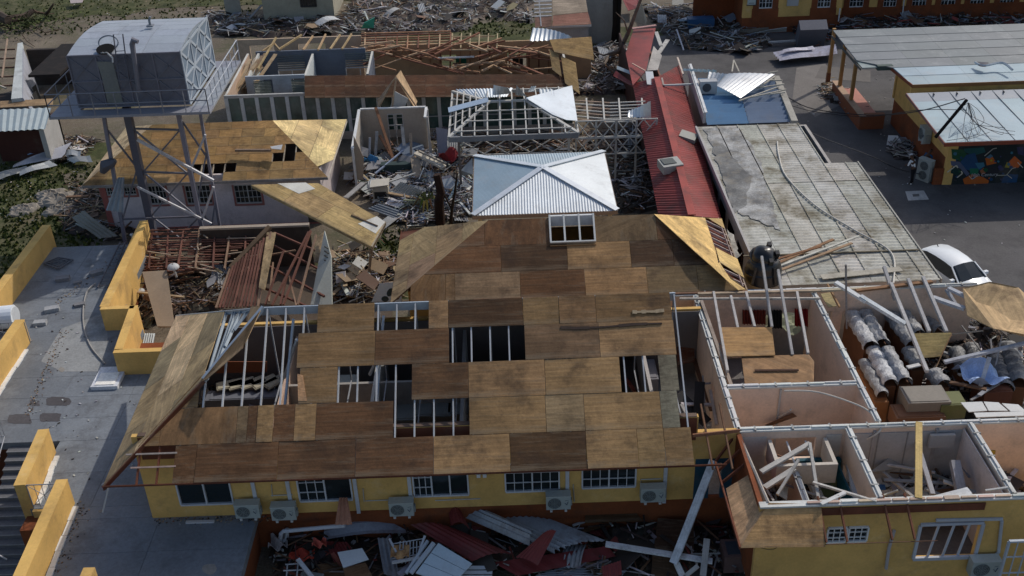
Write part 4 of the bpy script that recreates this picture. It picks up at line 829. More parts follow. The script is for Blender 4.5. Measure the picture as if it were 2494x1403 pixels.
# ================================================================ long roofless building at the back
def longb():
    z = 3.0; t = thing('long_building', 'long roofless building at the back with green glazed front and broken brown rafters', 'building', (-6, 66, 0))
    YF = 61.7; x0 = Y(545, 236, YF).x; x1 = Y(1398, 230, YF).x
    # glazed front: posts and panes
    us = [548, 595, 628, 662, 702, 740, 780, 815, 850, 885, 912]
    m = MB(); m.box((x0, YF, z-.1), (x1, YF+.16, z+.08), (.42, .42, .40)); m.box((x0, YF, -.1), (x1, YF+.16, .5), (.42, .38, .33)); part(t, 'wall', m, MT['paint'])
    x = x0; k = 0
    while x < x1-.3:
        m = MB(); m.box((x, YF-.02, .5), (x+.22, YF+.14, z-.1), (.55, .58, .57)); f = part(t, 'window_post', m, MT['paint'])
        g = MB(); g.box((x+.2, YF+.06, .5), (x+.92, YF+.08, z-.1)); p = part(t, 'window', g, MT['gglass']); h = MB(); h.box((x+.2, YF+.02, 1.25), (x+.92, YF+.1, 1.31), (.4, .42, .42)); part(p, 'transom', h, MT['paint'])
        x += .92; k += 1
    # walls further back
    def w_(u0, u1, v, c, y, h=3.0, ops=(), mat='paint', z0=0):
        a = Y(u0, v, y); b = Y(u1, v, y); m = MB(); wall(m, (a.x, y), (b.x, y), z0, a.z, .14, [(p, q, r, s) for p, q, r, s in ops], c); return part(t, 'wall', m, MT[mat]), a, b
    LB = (.40, .44, .48); DB = (.13, .15, .19)
    o, a, b = w_(596, 742, 187, LB, 65.4, ops=[(.5, 1.7, .9, 2.7), (2.9, 3.9, .9, 2.7)])
    for q in (.5, 2.9):
        m = MB(); 
        for k in range(9): m.box((a.x+q, 65.36, 1.75+k*.1), (a.x+q+1.1, 65.42, 1.81+k*.1), (.14, .17, .15))
        part(o, 'jalousie', m, MT['paint'])
    o, a, b = w_(622, 890, 127, DB, 69.4, ops=[(1.35, 3.2, .8, 2.5), (5.9, 7.8, .8, 2.5)])
    for q, w2 in ((1.35, 1.85), (5.9, 1.9)):
        m = MB(); 
        for k in range(7): m.box((a.x+q, 69.36, 2.0+k*.14), (a.x+q+w2, 69.42, 2.08+k*.14), (.14, .16, .17))
        part(o, 'jalousie', m, MT['paint']); m = MB(); grille(m, a.x+q, a.x+q+w2, 69.3, .8, 1.95, 2, 1, 1, col=(.5, .5, .5)); part(o, 'window', m, MT['clean'])
    o, a, b = w_(570, 880, 98, (.50, .38, .27), 73.0, ops=[(1.0, 2.7, 1.2, 2.5), (4.4, 6.3, 1.2, 2.5), (9.0, 10.6, 1.4, 2.4)])
    w_(895, 1440, 113, (.46, .30, .17), 71, ops=[(5, 6, 1, 2), (9.5, 10.8, 1, 2)])
    # side walls with raking tops
    def rake(u0, v0, u1, v1, y0, y1, c, w2=.14):
        p = Y(u0, v0, y0); q = Y(u1, v1, y1); m = MB(); xx = p.x
        for dx in (0, w2): m.face([(xx+dx, y0, 0), (q.x*0+xx+dx, y1, 0), (xx+dx, y1, q.z), (xx+dx, y0, p.z)], c)
        m.face([(xx, y0, p.z), (xx+w2, y0, p.z), (xx+w2, y1, q.z), (xx, y1, q.z)], (.6, .58, .52)); m.face([(xx, y0, 0), (xx+w2, y0, 0), (xx+w2, y0, p.z), (xx, y0, p.z)], c); part(t, 'wall', m, MT['paint'])
    rake(602, 186, 628, 130, 65.6, 69.3, (.55, .58, .56)); rake(740, 184, 768, 130, 65.6, 69.3, (.52, .56, .56)); rake(545, 236, 620, 130, YF+.2, 69.3, (.5, .36, .26)); rake(740, 235, 742, 190, YF+.2, 65.2, LB); rake(1385, 200, 1400, 110, YF+.2, 70.8, (.3, .2, .15)); rake(892, 180, 895, 125, 65.6, 69.3, DB)
    m = MB(); m.box((x0+.3, YF+.3, -.05), (x1-.2, 73, .03), (.16, .13, .10)); part(t, 'floor', m, MT['conc'])
    # brown plywood strip of the front slope
    n = V((0, -.44, .9)).normalized(); p0 = V((0, YF-.25, z+.02)); g = lambda u, v, e=0: PL(u, v, p0, n)+n*e; DK = (.10, .045, .022)
    m = MB()
    for i in range(13):
        ua, ub = 742+i*49, 742+(i+1)*49-.3
        for (va, vb) in ((238, 211.2), (211, 184)):
            if i in (3, 4) and vb > 200: pass
            sk = (ua-742)*.006
            m.prism([g(ua, va-sk), g(ub, va-sk), g(ub, vb-sk), g(ua, vb-sk)], .02, vary(DK, .15), V((1, 0, 0)))
    rt = part(t, 'roof', m, MT['ply'])
    m = MB(); m.prism([g(1338, 105, .3), g(1440, 98, .3), g(1446, 155, .3), g(1350, 135, .3)], .03, (.40, .25, .10), V((0, 1, 0))); part(rt, 'lifted_sheets', m, MT['ply'], 'bent up orange-brown plywood at the right end')
    m = MB(); m.prism([g(1337, 125, .2), g(1360, 138, .2), g(1368, 190, .1), g(1345, 172, .1)], .03, (.38, .25, .11)); m.prism([g(1366, 142, .2), g(1402, 158, .2), g(1412, 232, .1), g(1376, 205, .1)], .03, (.42, .27, .11)); part(rt, 'lifted_sheets', m, MT['ply'], 'hanging strips of plywood below the lifted corner')
    # pale rafters still standing on the left
    for (u0, v0, u1, v1) in ((628, 168, 672, 92), (680, 120, 735, 85), (738, 122, 762, 88), (775, 122, 793, 84), (804, 120, 828, 85), (833, 120, 856, 83), (668, 106, 682, 122), (640, 125, 668, 105)):
        m = MB(); m.beam(Z(u0, v0, 3.2), Z(u1, v1, 3.4), .1, .12, vary((.42, .30, .16))); part(t, 'rafter', m, MT['wood'])
    # tangle of broken rafters and battens
    RB = [(.26, .115, .07), (.38, .21, .12), (.18, .075, .045), (.50, .34, .21)]
    m = MB()
    for k in range(7): m.beam(Z(880, 82+k*6, 3.1-k*.08), Z(1098, 76+k*6, 3.1-k*.08), .1, .08, RN.choice(RB))
    for k in range(9): m.beam(Z(890+k*26, 80, 3.0), Z(888+k*26, 118, 2.8), .08, .1, RN.choice(RB))
    part(t, 'batten_field', m, MT['wood'])
    m = MB()
    for k in range(5): m.beam(Z(1100, 90+k*8, 2.9), Z(1205, 88+k*8, 2.9), .07, .07, (.42, .32, .2)) if k in (0, 4) else None
    for k in range(6): m.beam(Z(1102+k*22, 82, 2.9), Z(1100+k*22, 118, 2.9), .07, .07, (.45, .36, .22))
    part(t, 'stud_frame', m, MT['wood'])
    m = MB()   # stud wall seen in the middle
    for k in range(19): u = 905+k*24; m.beam(Z(u, 122, 2.6), Z(u-1, 176, .6), .09, .1, RN.choice(RB))
    for v, zz in ((126, 2.5), (148, 1.7), (174, .7)): m.beam(Z(900, v, zz), Z(1345, v-10, zz), .09, .08, RB[1])
    part(t, 'stud_frame', m, MT['wood'])
    m = MB(); 
    for u, c in ((1110, (.02, .16, .10)), (1248, (.02, .02, .02))): m.prism([Z(u, 142, 1.8), Z(u+26, 142, 1.8), Z(u+26, 158, 1.2), Z(u, 158, 1.2)], .05, c)
    part(t, 'opening_panel', m, MT['clean'])
    for k in range(46):
        u = RN.uniform(905, 1330); v = RN.uniform(105, 178); a = RN.choice((-1, 1))*RN.uniform(.1, .75); l = RN.uniform(25, 75); zz = 1.2+(178-v)/73*1.8
        m = MB(); m.beam(Z(u-l*math.cos(a), v+l*math.sin(a)*.6, zz+RN.uniform(-.1, .2)), Z(u+l*math.cos(a), v-l*math.sin(a)*.6, zz+.3+RN.uniform(-.2, .3)), RN.uniform(.08, .15), RN.uniform(.06, .12), RN.choice(RB)); part(t, 'broken_rafter', m, MT['wood'])
    m = MB(); m.beam(Z(1057, 142, 2.5), Z(1155, 138, 2.5), .07, .1, WHT); part(t, 'broken_rafter', m, MT['wood'], 'pale board lying across the brown tangle')
longb()
for k in range(11):
    u = 562+k*6; a = Z(u, 232-k*3+RN.uniform(-10, 10), 2.2); b = Z(u+30+RN.uniform(-5, 30), 160-k*2+RN.uniform(-15, 15), 3.2); m = MB(); m.beam(a, b, RN.uniform(.1, .3), .05, RN.choice(((.45, .33, .2), (.5, .42, .32), (.35, .24, .15)))); single('splintered_board', m, MT['wood'], 'pale splintered board fanned out at the left end of the long building', 'board', 'fanned boards at the left end of the long building')
m = MB(); m.corr(Z(1290, 100, 3.4), Z(1393, 97, 3.4), Z(1298, 68, 3.8), .3, .03, 4, c=Z(1392, 90, 3.6), bend=lambda u, v: .2*math.sin(u*3)*v, col=(.66, .7, .72)); single('metal_sheet', m, MT['metal'], 'pale blue-white metal sheet draped on the ridge of the long back building', 'metal sheet')
# ================================================================ small ruined room
def ruin():
    t = thing('ruined_room', 'roofless ruined room of beige panels full of rubble, left of the bare steel roof frame', 'building', (-6, 56, 0))
    BG = (.42, .35, .28); a = Z(877, 268, 3.0); b = Z(1036, 263, 3.0); yb = (a.y+b.y)/2; yf = yb-4.2
    m = MB(); wall(m, (a.x, yb), (b.x, yb), 0, 3.0, .12, [((b.x-a.x)*.41, (b.x-a.x)*.64, .3, 2.7)], BG); o = part(t, 'wall', m, MT['paint'])
    m = MB(); xa = a.x+(b.x-a.x)*.41; xb = a.x+(b.x-a.x)*.64; grille(m, xa, xb, yb, .3, 2.7, 2, 1, 1, col=(.45, .42, .38)); m.box((xa+.7, yb+.02, .4), (xb, yb+.05, 1.9), (.42, .42, .42)); m.box((xa, yb-.02, 1.95), (xb, yb+.03, 2.02), (.4, .38, .35)); part(o, 'door_frame', m, MT['paint'])
    m = MB(); m.face([(a.x, yf, 0), (a.x, yb, 0), (a.x, yb, 3), (a.x, yf, 2.4)], (.5, .45, .38)); m.face([(a.x-.1, yf, 0), (a.x-.1, yb, 0), (a.x-.1, yb, 3), (a.x-.1, yf, 2.4)], (.5, .45, .38)); m.beam((a.x-.05, yf, 2.42), (a.x-.05, yb, 3.03), .16, .06, WHT); m.beam((a.x-.05, yf, 0), (a.x-.05, yf, 2.4), .12, .12, WHT); part(t, 'wall', m, MT['paint'])
    m = MB(); m.beam((b.x+.05, yb, 3.03), (b.x+.05, yb-1.5, 3.0), .14, .08, WHT); m.beam((b.x+.1, yb-.2, 0), (b.x+.1, yb-.2, 3.0), .12, .12, WHT); m.beam((b.x+.3, yb-1.5, 0), (b.x+.15, yb-1.4, 3.0), .12, .12, (.5, .47, .42)); m.beam((a.x, yb+.06, 3.04), (b.x, yb+.06, 3.04), .14, .07, WHT); part(t, 'frame', m, MT['paint'])
    m = MB(); m.prism([Y(861, 330, yf+.2), Y(886, 385, yf+.2), Y(885, 438, yf), Y(862, 438, yf)], .08, (.36, .28, .2)); part(t, 'broken_wall', m, MT['paint'])
    # broken gable behind
    ap = Y(965, 186, yb+.9); l = Y(922, 262, yb+.9); r_ = Y(1010, 262, yb+.9); m = MB(); CR = (.45, .31, .19)
    m.prism([l, l.lerp(ap, .5)+V((0, .3, 0)), ap, ap+V((-.1, 1, -.3)), l+V((-.2, 1.2, 0))], .05, CR); m.prism([ap, ap+V((.4, 0, -.9)), r_, r_+V((.1, 1.0, 0)), ap+V((.2, 1, 0))], .05, (.55, .38, .22)); part(t, 'broken_gable', m, MT['ply'])
    m = MB(); m.prism([Y(950, 262, yb+.6), Y(962, 222, yb+.6), Y(995, 240, yb+.6), Y(985, 262, yb+.6)], .05, (.5, .5, .48)); m.beam(Y(955, 262, yb+.5), Y(965, 190, yb+.7), .1, .08, (.45, .33, .22)); m.beam(Y(966, 190, yb+.7), Y(1016, 262, yb+.5), .08, .08, (.35, .24, .15)); part(t, 'broken_gable', m, MT['paint'])
    for (u0, v0, z0, u1, v1, z1, w_, c) in ((880, 280, 2.6, 912, 322, 1.4, .14, (.12, .05, .03)), (915, 262, 3.2, 960, 395, .8, .16, (.22, .11, .06)), (925, 330, 1.6, 965, 400, .5, .16, (.28, .14, .08)), (980, 310, 2.2, 988, 390, .5, .18, (.55, .52, .47)), (1000, 325, 2, 1002, 400, .4, .14, (.4, .32, .24)), (918, 320, 2, 914, 385, .5, .16, (.4, .42, .44)), (901, 335, 2, 899, 410, .3, .12, (.3, .33, .38))):
        m = MB(); m.beam(Z(u0, v0, z0), Z(u1, v1, z1), w_, w_*.5, c); part(t, 'post', m, MT['wood'])
    m = MB(); m.box(Z(930, 440, 0), Z(930, 440, 0)+V((1.8, .5, .95)), (.035, .06, .06)); part(t, 'counter', m, MT['paint'])
ruin()
# ================================================================ bare steel hip roof and lattice walkway
def frame():
    z = 3.5; x0, x1, y0, y1 = -3.1, 3.85, 53.1, 60.0; ym = (y0+y1)/2; zr = Y(1235, 246, ym).z; ra, rb = Y(1192, 246, ym).x, Y(1280, 244, ym).x
    t = thing('steel_roof_frame', 'bare white steel hip roof frame on posts with torn metal sheets left on it', 'pavilion', (.4, ym, 0)); W = (.52, .51, .47)
    F0, F1, B0, B1, A0, A1 = V((x0, y0, z)), V((x1, y0, z)), V((x0, y1, z)), V((x1, y1, z)), V((ra, ym, zr)), V((rb, ym, zr))
    m = MB(); m.beam(F0-V((0, 0, .12)), F1-V((0, 0, .12)), .1, .3, (.25, .26, .27)); m.beam(B0-V((0, 0, .1)), B1-V((0, 0, .1)), .1, .2, W); m.beam(F0-V((0, 0, .1)), B0-V((0, 0, .1)), .1, .2, W); m.beam(F1-V((0, 0, .1)), B1-V((0, 0, .1)), .1, .2, W); part(t, 'eave_beam', m, MT['paint'])
    m = MB(); [m.beam(a, b, .16, .1, W) for a, b in ((F0, A0), (F1, A1), (B0, A0), (B1, A1), (A0, A1))]; part(t, 'hip_beam', m, MT['paint'])
    for k in range(1, 10):
        x = x0+(x1-x0)*k/10; q = min(1, (x-x0)/(ra-x0), (x1-x)/(x1-rb)); m = MB(); m.beam((x, y0, z+.04), (x, y0+(ym-y0)*q, z+.04+(zr-z)*q), .07, .06, W); m.beam((x, y1, z+.04), (x, y1-(y1-ym)*q, z+.04+(zr-z)*q), .07, .06, W); part(t, 'rafter', m, MT['paint'])
    m = MB()
    for q in (.12, .4, .68):
        a = F0.lerp(A0, q); b = F1.lerp(A1, q); m.beam(a+V((0, 0, .09)), b+V((0, 0, .09)), .06, .05, W)
    for q in (.15, .32, .5, .66, .82):
        a = F0.lerp(A0, q); b = B0.lerp(A0, q); m.beam(a+V((0, 0, .09)), b+V((0, 0, .09)), .07, .05, W)
    for q in (.2, .4, .6, .8): m.beam(F0.lerp(B0, q)+V((0, 0, .05)), F0.lerp(B0, q).lerp(A0, 1-abs(2*q-1)), .06, .05, W)
    part(t, 'purlin', m, MT['paint'])
    m = MB()
    for k in range(5):
        a, b = x0+.6+1.25*k, x0+.6+1.25*(k+1); m.beam((a, y0+.4, 2.3), (b, y0+.4, 3.1), .05, .05, W); m.beam((a, y0+.4, 3.1), (b, y0+.4, 2.3), .05, .05, W)
    m.beam((x0+.4, y0+.4, 2.25), (x1-.3, y0+.4, 2.25), .06, .06, W); m.beam((x0+.4, y0+.4, 3.15), (x1-.3, y0+.4, 3.15), .06, .06, W); part(t, 'lattice', m, MT['paint'])
    for x, y in ((x0+.5, y0+.3), (x1-.5, y0+.3), (.2, y0+.3), (x0+.5, y1-.3), (x1-.5, y1-.3)): m = MB(); m.beam((x, y, 0), (x, y, z), .12, .12, (.18, .16, .15) if x < 1 else W, (0, 1, 0)); part(t, 'post', m, MT['paint'])
    m = MB(); nR = (B1-F1).cross(A1-F1).normalized(); nR = nR if nR.z > 0 else -nR
    g = lambda u, v, e: PL(u, v, F1, nR)+nR*e
    m.prism([A1+V((0, 0, .15)), g(1392, 214, .15), g(1405, 300, .15), g(1378, 298, .15), g(1345, 284, .12)], .02, (.72, .77, .80), B1-F1); part(t, 'roof_sheet', m, MT['metal'], 'large pale blue-white sheet on the right slope')
    m = MB(); a = B0.lerp(A0, .1); m.corr(V((x0+.2, y1-.1, z+.15)), V((x0+3.6, y1-.3, z+.2)), V((x0+.9, ym+2.2, zr-.6)), .2, .03, 4, c=V((x0+3.2, ym+1.6, zr-.35)), col=(.68, .73, .76)); part(t, 'roof_sheet', m, MT['metal'])
    m = MB(); m.corr(Z(1200, 232, 4.2), Z(1245, 228, 4.3), Z(1202, 207, 4.7), .2, .03, 4, c=Z(1240, 216, 4.9), bend=lambda u, v: .3*u*v, col=(.6, .66, .70)); m.corr(Z(1255, 232, 4.3), Z(1282, 235, 4.3), Z(1258, 208, 5.1), .2, .03, 4, c=Z(1270, 220, 4.9), col=(.45, .5, .54)); m.corr(Z(1284, 225, 4.4), Z(1300, 222, 4.6), Z(1294, 210, 4.9), .2, .03, 4, c=Z(1306, 209, 5), col=(.68, .72, .74)); part(t, 'torn_sheet', m, MT['metal'])
    m = MB(); m.corr(Z(1315, 232, 3.9), Z(1350, 232, 3.9), Z(1313, 217, 3.9), .2, .03, 3, col=(.6, .64, .66)); part(t, 'roof_sheet', m, MT['metal'])
    nL = (B0-F0).cross(A0-F0).normalized(); nL = nL if nL.z > 0 else -nL; h = lambda u, v: PL(u, v, F0, nL)+nL*.16
    m = MB(); m.prism([h(1093, 268), h(1190, 243), h(1192, 254), h(1095, 280)], .02, (.45, .55, .66)); part(t, 'roof_sheet', m, MT['metal'], 'narrow bluish strip on the left slope')
frame()
def lattice():
    t = thing('lattice_walkway', 'bare white lattice frame of the walkway between the steel roof frame and the red roof', 'walkway', (6, 55, 0)); W = (.50, .49, .45)
    for k in range(7):
        v = 245+k*7.5; m = MB(); a = Z(1400, v, 3.3); b = Z(1572-(k > 4)*20, v+2+k*.5, 3.3); mid = a.lerp(b, .5)-V((0, 0, .12)); m.beam(a, mid, .07, .06, W if k % 2 else (.42, .3, .22)); m.beam(mid, b, .07, .06, W); part(t, 'purlin', m, MT['paint'])
    m = MB()
    for u in (1428, 1468, 1507, 1563): m.beam(Z(u, 240, 3.25), Z(u+4, 292, 3.25), .09, .08, W)
    part(t, 'rafter', m, MT['paint'])
    y = 54.0; a = Y(1403, 296, y); b = Y(1600, 296, y)
    for r in range(2):
        m = MB(); z1 = a.z-r*1.0; z0 = z1-.95
        for zz in (z0, z1): m.beam((a.x, y-r*.05, zz), (b.x, y-r*.05, zz), .06, .06, W)
        n = 6
        for k in range(n):
            p, q = a.x+(b.x-a.x)*k/n, a.x+(b.x-a.x)*(k+1)/n; m.beam((p, y-r*.05, z0), (q, y-r*.05, z1), .05, .05, W); m.beam((p, y-r*.05, z1), (q, y-r*.05, z0), .05, .05, W)
        part(t, 'lattice', m, MT['paint'])
    m = MB()
    for k in range(5): x = a.x+(b.x-a.x)*k/4; m.beam((x, y+.05, 0), (x, y+.05, a.z), .1, .1, W, (0, 1, 0))
    part(t, 'post', m, MT['paint'])
    m = MB(); m.corr(Z(1528, 285, 3.5), Z(1586, 288, 3.5), Z(1530, 270, 3.6), .18, .03, 4, c=Z(1584, 255, 4.3), bend=lambda u, v: .25*u*u*v, col=(.66, .7, .72)); part(t, 'torn_sheet', m, MT['metal'])
lattice()
# ================================================================ small hipped metal roof
def hipmetal():
    z = 4.0; x0, x1, y0, y1 = -1.65, 4.87, 42.9, 49.45; ap = Y(1322, 408, (y0+y1)/2); t = thing('metal_hip_pavilion', 'square pavilion under an intact pale corrugated metal hip roof', 'pavilion', ((x0+x1)/2, (y0+y1)/2, 0))
    C = [V((x0, y0, z)), V((x1, y0, z)), V((x1, y1, z)), V((x0, y1, z))]; tone = [(.56, .61, .65), (.72, .76, .77), (.38, .47, .53), (.30, .40, .47)]; tp = [.14, 1.1, .14, .9]  # slopes coloured as lit: bright right side, shaded left and back
    A = V((ap.x, ap.y, ap.z)); rr = None
    for i in range(4):
        a, b = C[i], C[(i+1) % 4]; m = MB(); L = (b-a).length; mid = (a+b)/2; n = (b-a).cross(A-a).normalized(); n = n if n.z > 0 else -n
        nw = 50; am = .013
        st = 4; N = nw*st
        for k in range(N):
            q0, q1 = k/N, (k+1)/N
            def top(q): h = q/.5 if q < .5 else (1-q)/.5; return h
            def P(q, h): 
                base = a.lerp(b, q); return base+(A-mid)*h+n*(am*(math.sin(2*math.pi*q*nw)) if i % 2 == 0 else am*.5*math.sin(2*math.pi*q*nw))
            m.face([P(q0, 0), P(q1, 0), P(q1, min(1, top(q1))), P(q0, min(1, top(q0)))], tone[i])
        o = part(t, 'roof_slope', m, MT['zinc'])
    m = MB()
    for c in C: m.beam(c+V((0, 0, .05)), A+V((0, 0, .06)), .3, .03, (.68, .72, .75))
    part(t, 'hip_capping', m, MT['metal'])
    m = MB()
    for i in range(4): a, b = C[i], C[(i+1) % 4]; m.beam(a-V((0, 0, .1)), b-V((0, 0, .1)), .06, .18, (.30, .24, .20))
    part(t, 'fascia', m, MT['paint'])
    for x, y in ((x0+.3, y0+.3), (x1-.3, y0+.3), (x1-.3, y1-.3), (x0+.3, y1-.3), (x0+.3, (y0+y1)/2), (x1-.3, (y0+y1)/2)): m = MB(); m.beam((x, y, 0), (x, y, z), .16, .16, (.5, .48, .45), (0, 1, 0)); part(t, 'post', m, MT['paint'])
hipmetal()
# ================================================================ red metal roof walkway
def redroof():
    t = thing('red_roofed_walkway', 'long walkway building under a red metal roof running away from the plywood roofs', 'building', (8, 55, 0))
    ze, zr = 3.0, 3.75
    Lp = [Z(1604, 526, ze), Z(1589, 469, ze), Z(1565, 330, ze), Z(1548, 240, ze), Z(1540, 190, ze), Z(1520, 180, ze), Z(1527, 110, ze), Z(1540, 72, ze)]
    # straight ridge and edges fitted to the photo
    def lin(a, b, n): return [a.lerp(b, k/n) for k in range(n+1)]
    rid0, rid1 = Z(1685, 526, zr), Z(1600, 190, zr); l0, l1 = Z(1604, 526, ze), Z(1541, 205, ze); r0, r1 = Z(1757, 532, ze), Z(1655, 160, ze)
    rid0 = rid0+(rid0-rid1)*.0
    m = MB(); n = 14
    def panel(a0, a1, b0, b1, cols, lo=0, hi=1):
        for k in range(n):
            q0, q1 = lo+(hi-lo)*k/n, lo+(hi-lo)*(k+1)/n
            m.corr(a0.lerp(a1, q0), a0.lerp(a1, q1+.006), b0.lerp(b1, q0), .25, .018, 1, c=b0.lerp(b1, q1+.006), col=vary(cols, .08))
    panel(l0, l1, rid0, rid1, (1, 1, 1))
    o = part(t, 'roof_slope', m, MT['red']); m = MB(); panel(r0, r1, rid0, rid1, (.95, .95, .95)); part(t, 'roof_slope', m, MT['red'])
    m = MB(); m.beam(rid0+V((0, 0, .05)), rid1+V((0, 0, .05)), .35, .05, (1.35, 1.5, 1.3)); part(t, 'ridge_cap', m, MT['red'])
    # further section
    m = MB(); z2 = 3.3; a, b, c, d = Z(1536, 205, z2), Z(1604, 190, z2), Z(1597, 66, z2), Z(1545, 72, z2)
    m.prism([Z(1541, 208, z2), Z(1573, 172, z2), Z(1597, 68, z2), Z(1543, 72, z2), Z(1524, 130, z2)], .06, (1, 1, 1)); m.prism([Z(1500, 172, 2.6), Z(1545, 205, 2.6), Z(1543, 212, 2.6), Z(1493, 184, 2.4)], .05, (.95, 1, 1)); part(t, 'roof_slope', m, MT['red'], 'far section of the red roof, lifted and broken')
    m = MB(); m.prism([Z(1576, 172, 3.2), Z(1602, 170, 3.2), Z(1612, 135, 3.2), Z(1592, 112, 3.2)], .04, (.45, .42, .38)); part(t, 'exposed_deck', m, MT['conc'])
    m = MB(); m.box((8.0, 44.3, 0), (8.12, 58, 2.9), (.06, .03, .025)); m.box((9.4, 44.3, 0), (9.52, 58, 2.9), (.3, .14, .10)); part(t, 'wall', m, MT['paint'])  # left wall near black, shade under the eave put into its colour
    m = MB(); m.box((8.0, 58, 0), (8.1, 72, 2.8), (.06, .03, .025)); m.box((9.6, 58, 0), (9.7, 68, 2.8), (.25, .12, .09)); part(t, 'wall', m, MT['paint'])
    m = MB(); nL = (l1-l0).cross(rid0-l0).normalized()
    m.prism([Z(1600, 232, 3.62), Z(1612, 228, 3.75), Z(1620, 240, 3.6), Z(1606, 245, 3.55)], .03, (.05, .03, .03)); part(t, 'hole', m, MT['rubber'])
    return t
redroof()
# ================================================================ blue roof and weathered grey roof
def blueroof():
    t = thing('blue_roofed_building', 'small building with a blue corrugated roof inside raised side walls', 'building', (13, 58, 0)); z = 3.0
    m = MB(); a, b, c, d = Z(1722, 304, z), Z(1925, 297, z), Z(1885, 195, z+.2), Z(1700, 190, z+.2)
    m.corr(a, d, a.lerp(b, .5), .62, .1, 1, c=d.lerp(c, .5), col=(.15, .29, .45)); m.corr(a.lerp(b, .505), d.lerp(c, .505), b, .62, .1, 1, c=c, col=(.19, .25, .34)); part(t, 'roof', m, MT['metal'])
    m = MB(); p, q = Z(1718, 300, z+.1), Z(1680, 180, z+.1); m.prism([p, q, q+V((0, 0, .6)), p+V((0, 0, .6))], .15, (.5, .5, .48)); m.beam(p+V((0, 0, .62)), q+V((0, 0, .62)), .14, .05, WHT); part(t, 'parapet', m, MT['paint'])
    m = MB(); m.box((11.3, 54.8, 0), (15.6, 62.4, 2.85), (.42, .40, .38)); part(t, 'wall', m, MT['paint'])
    m = MB(); p, q = Z(1935, 300, z+.1), Z(1890, 190, z+.1); m.beam(p, q, .35, .3, (.4, .38, .33)); part(t, 'parapet', m, MT['conc'])
    # torn white sheet and battens
    m = MB(); n4 = Z(1800, 235, 3.9)
    m.corr(Z(1735, 205, 3.6), Z(1802, 237, 3.5), Z(1752, 182, 4.1), .22, .03, 4, c=Z(1886, 178, 4.0), bend=lambda u, v: .15*math.sin(u*4), col=(.86, .87, .86)); part(t, 'torn_sheet', m, MT['metal'], 'large torn white corrugated sheet on top')
    m = MB(); m.corr(Z(1722, 195, 3.8), Z(1752, 200, 3.8), Z(1726, 175, 4.1), .2, .05, 3, c=Z(1768, 180, 4.2), col=(.8, .8, .78)); m.corr(Z(1662, 172, 3.9), Z(1745, 178, 3.9), Z(1665, 167, 4.0), .3, .05, 2, c=Z(1745, 170, 4.1), col=(.55, .62, .6)); part(t, 'torn_sheet', m, MT['metal'])
    for (u0, v0, u1, v1) in ((1800, 246, 1895, 212), (1815, 240, 1915, 218), (1860, 195, 1905, 196), (1840, 215, 1910, 205), (1870, 230, 1912, 225), (1870, 178, 1895, 174), (1888, 186, 1850, 212), (1783, 175, 1787, 147), (1800, 175, 1787, 147)):
        m = MB(); m.beam(Z(u0, v0, 3.4), Z(u1, v1, 3.5), .08, .07, (.46, .43, .36)); part(t, 'batten', m, MT['wood'])
    m = MB(); c = Z(1725, 225, 3.2); m.box(c-V((.55, .25, 0)), c+V((.45, .25, .75)), (.42, .43, .44)); m.prism([c+V((-.15+.26*math.cos(k*.4), -.262, .38+.26*math.sin(k*.4))) for k in range(16)], .01, (.06, .06, .07)); part(t, 'roof_unit', m, MT['clean'])
blueroof()
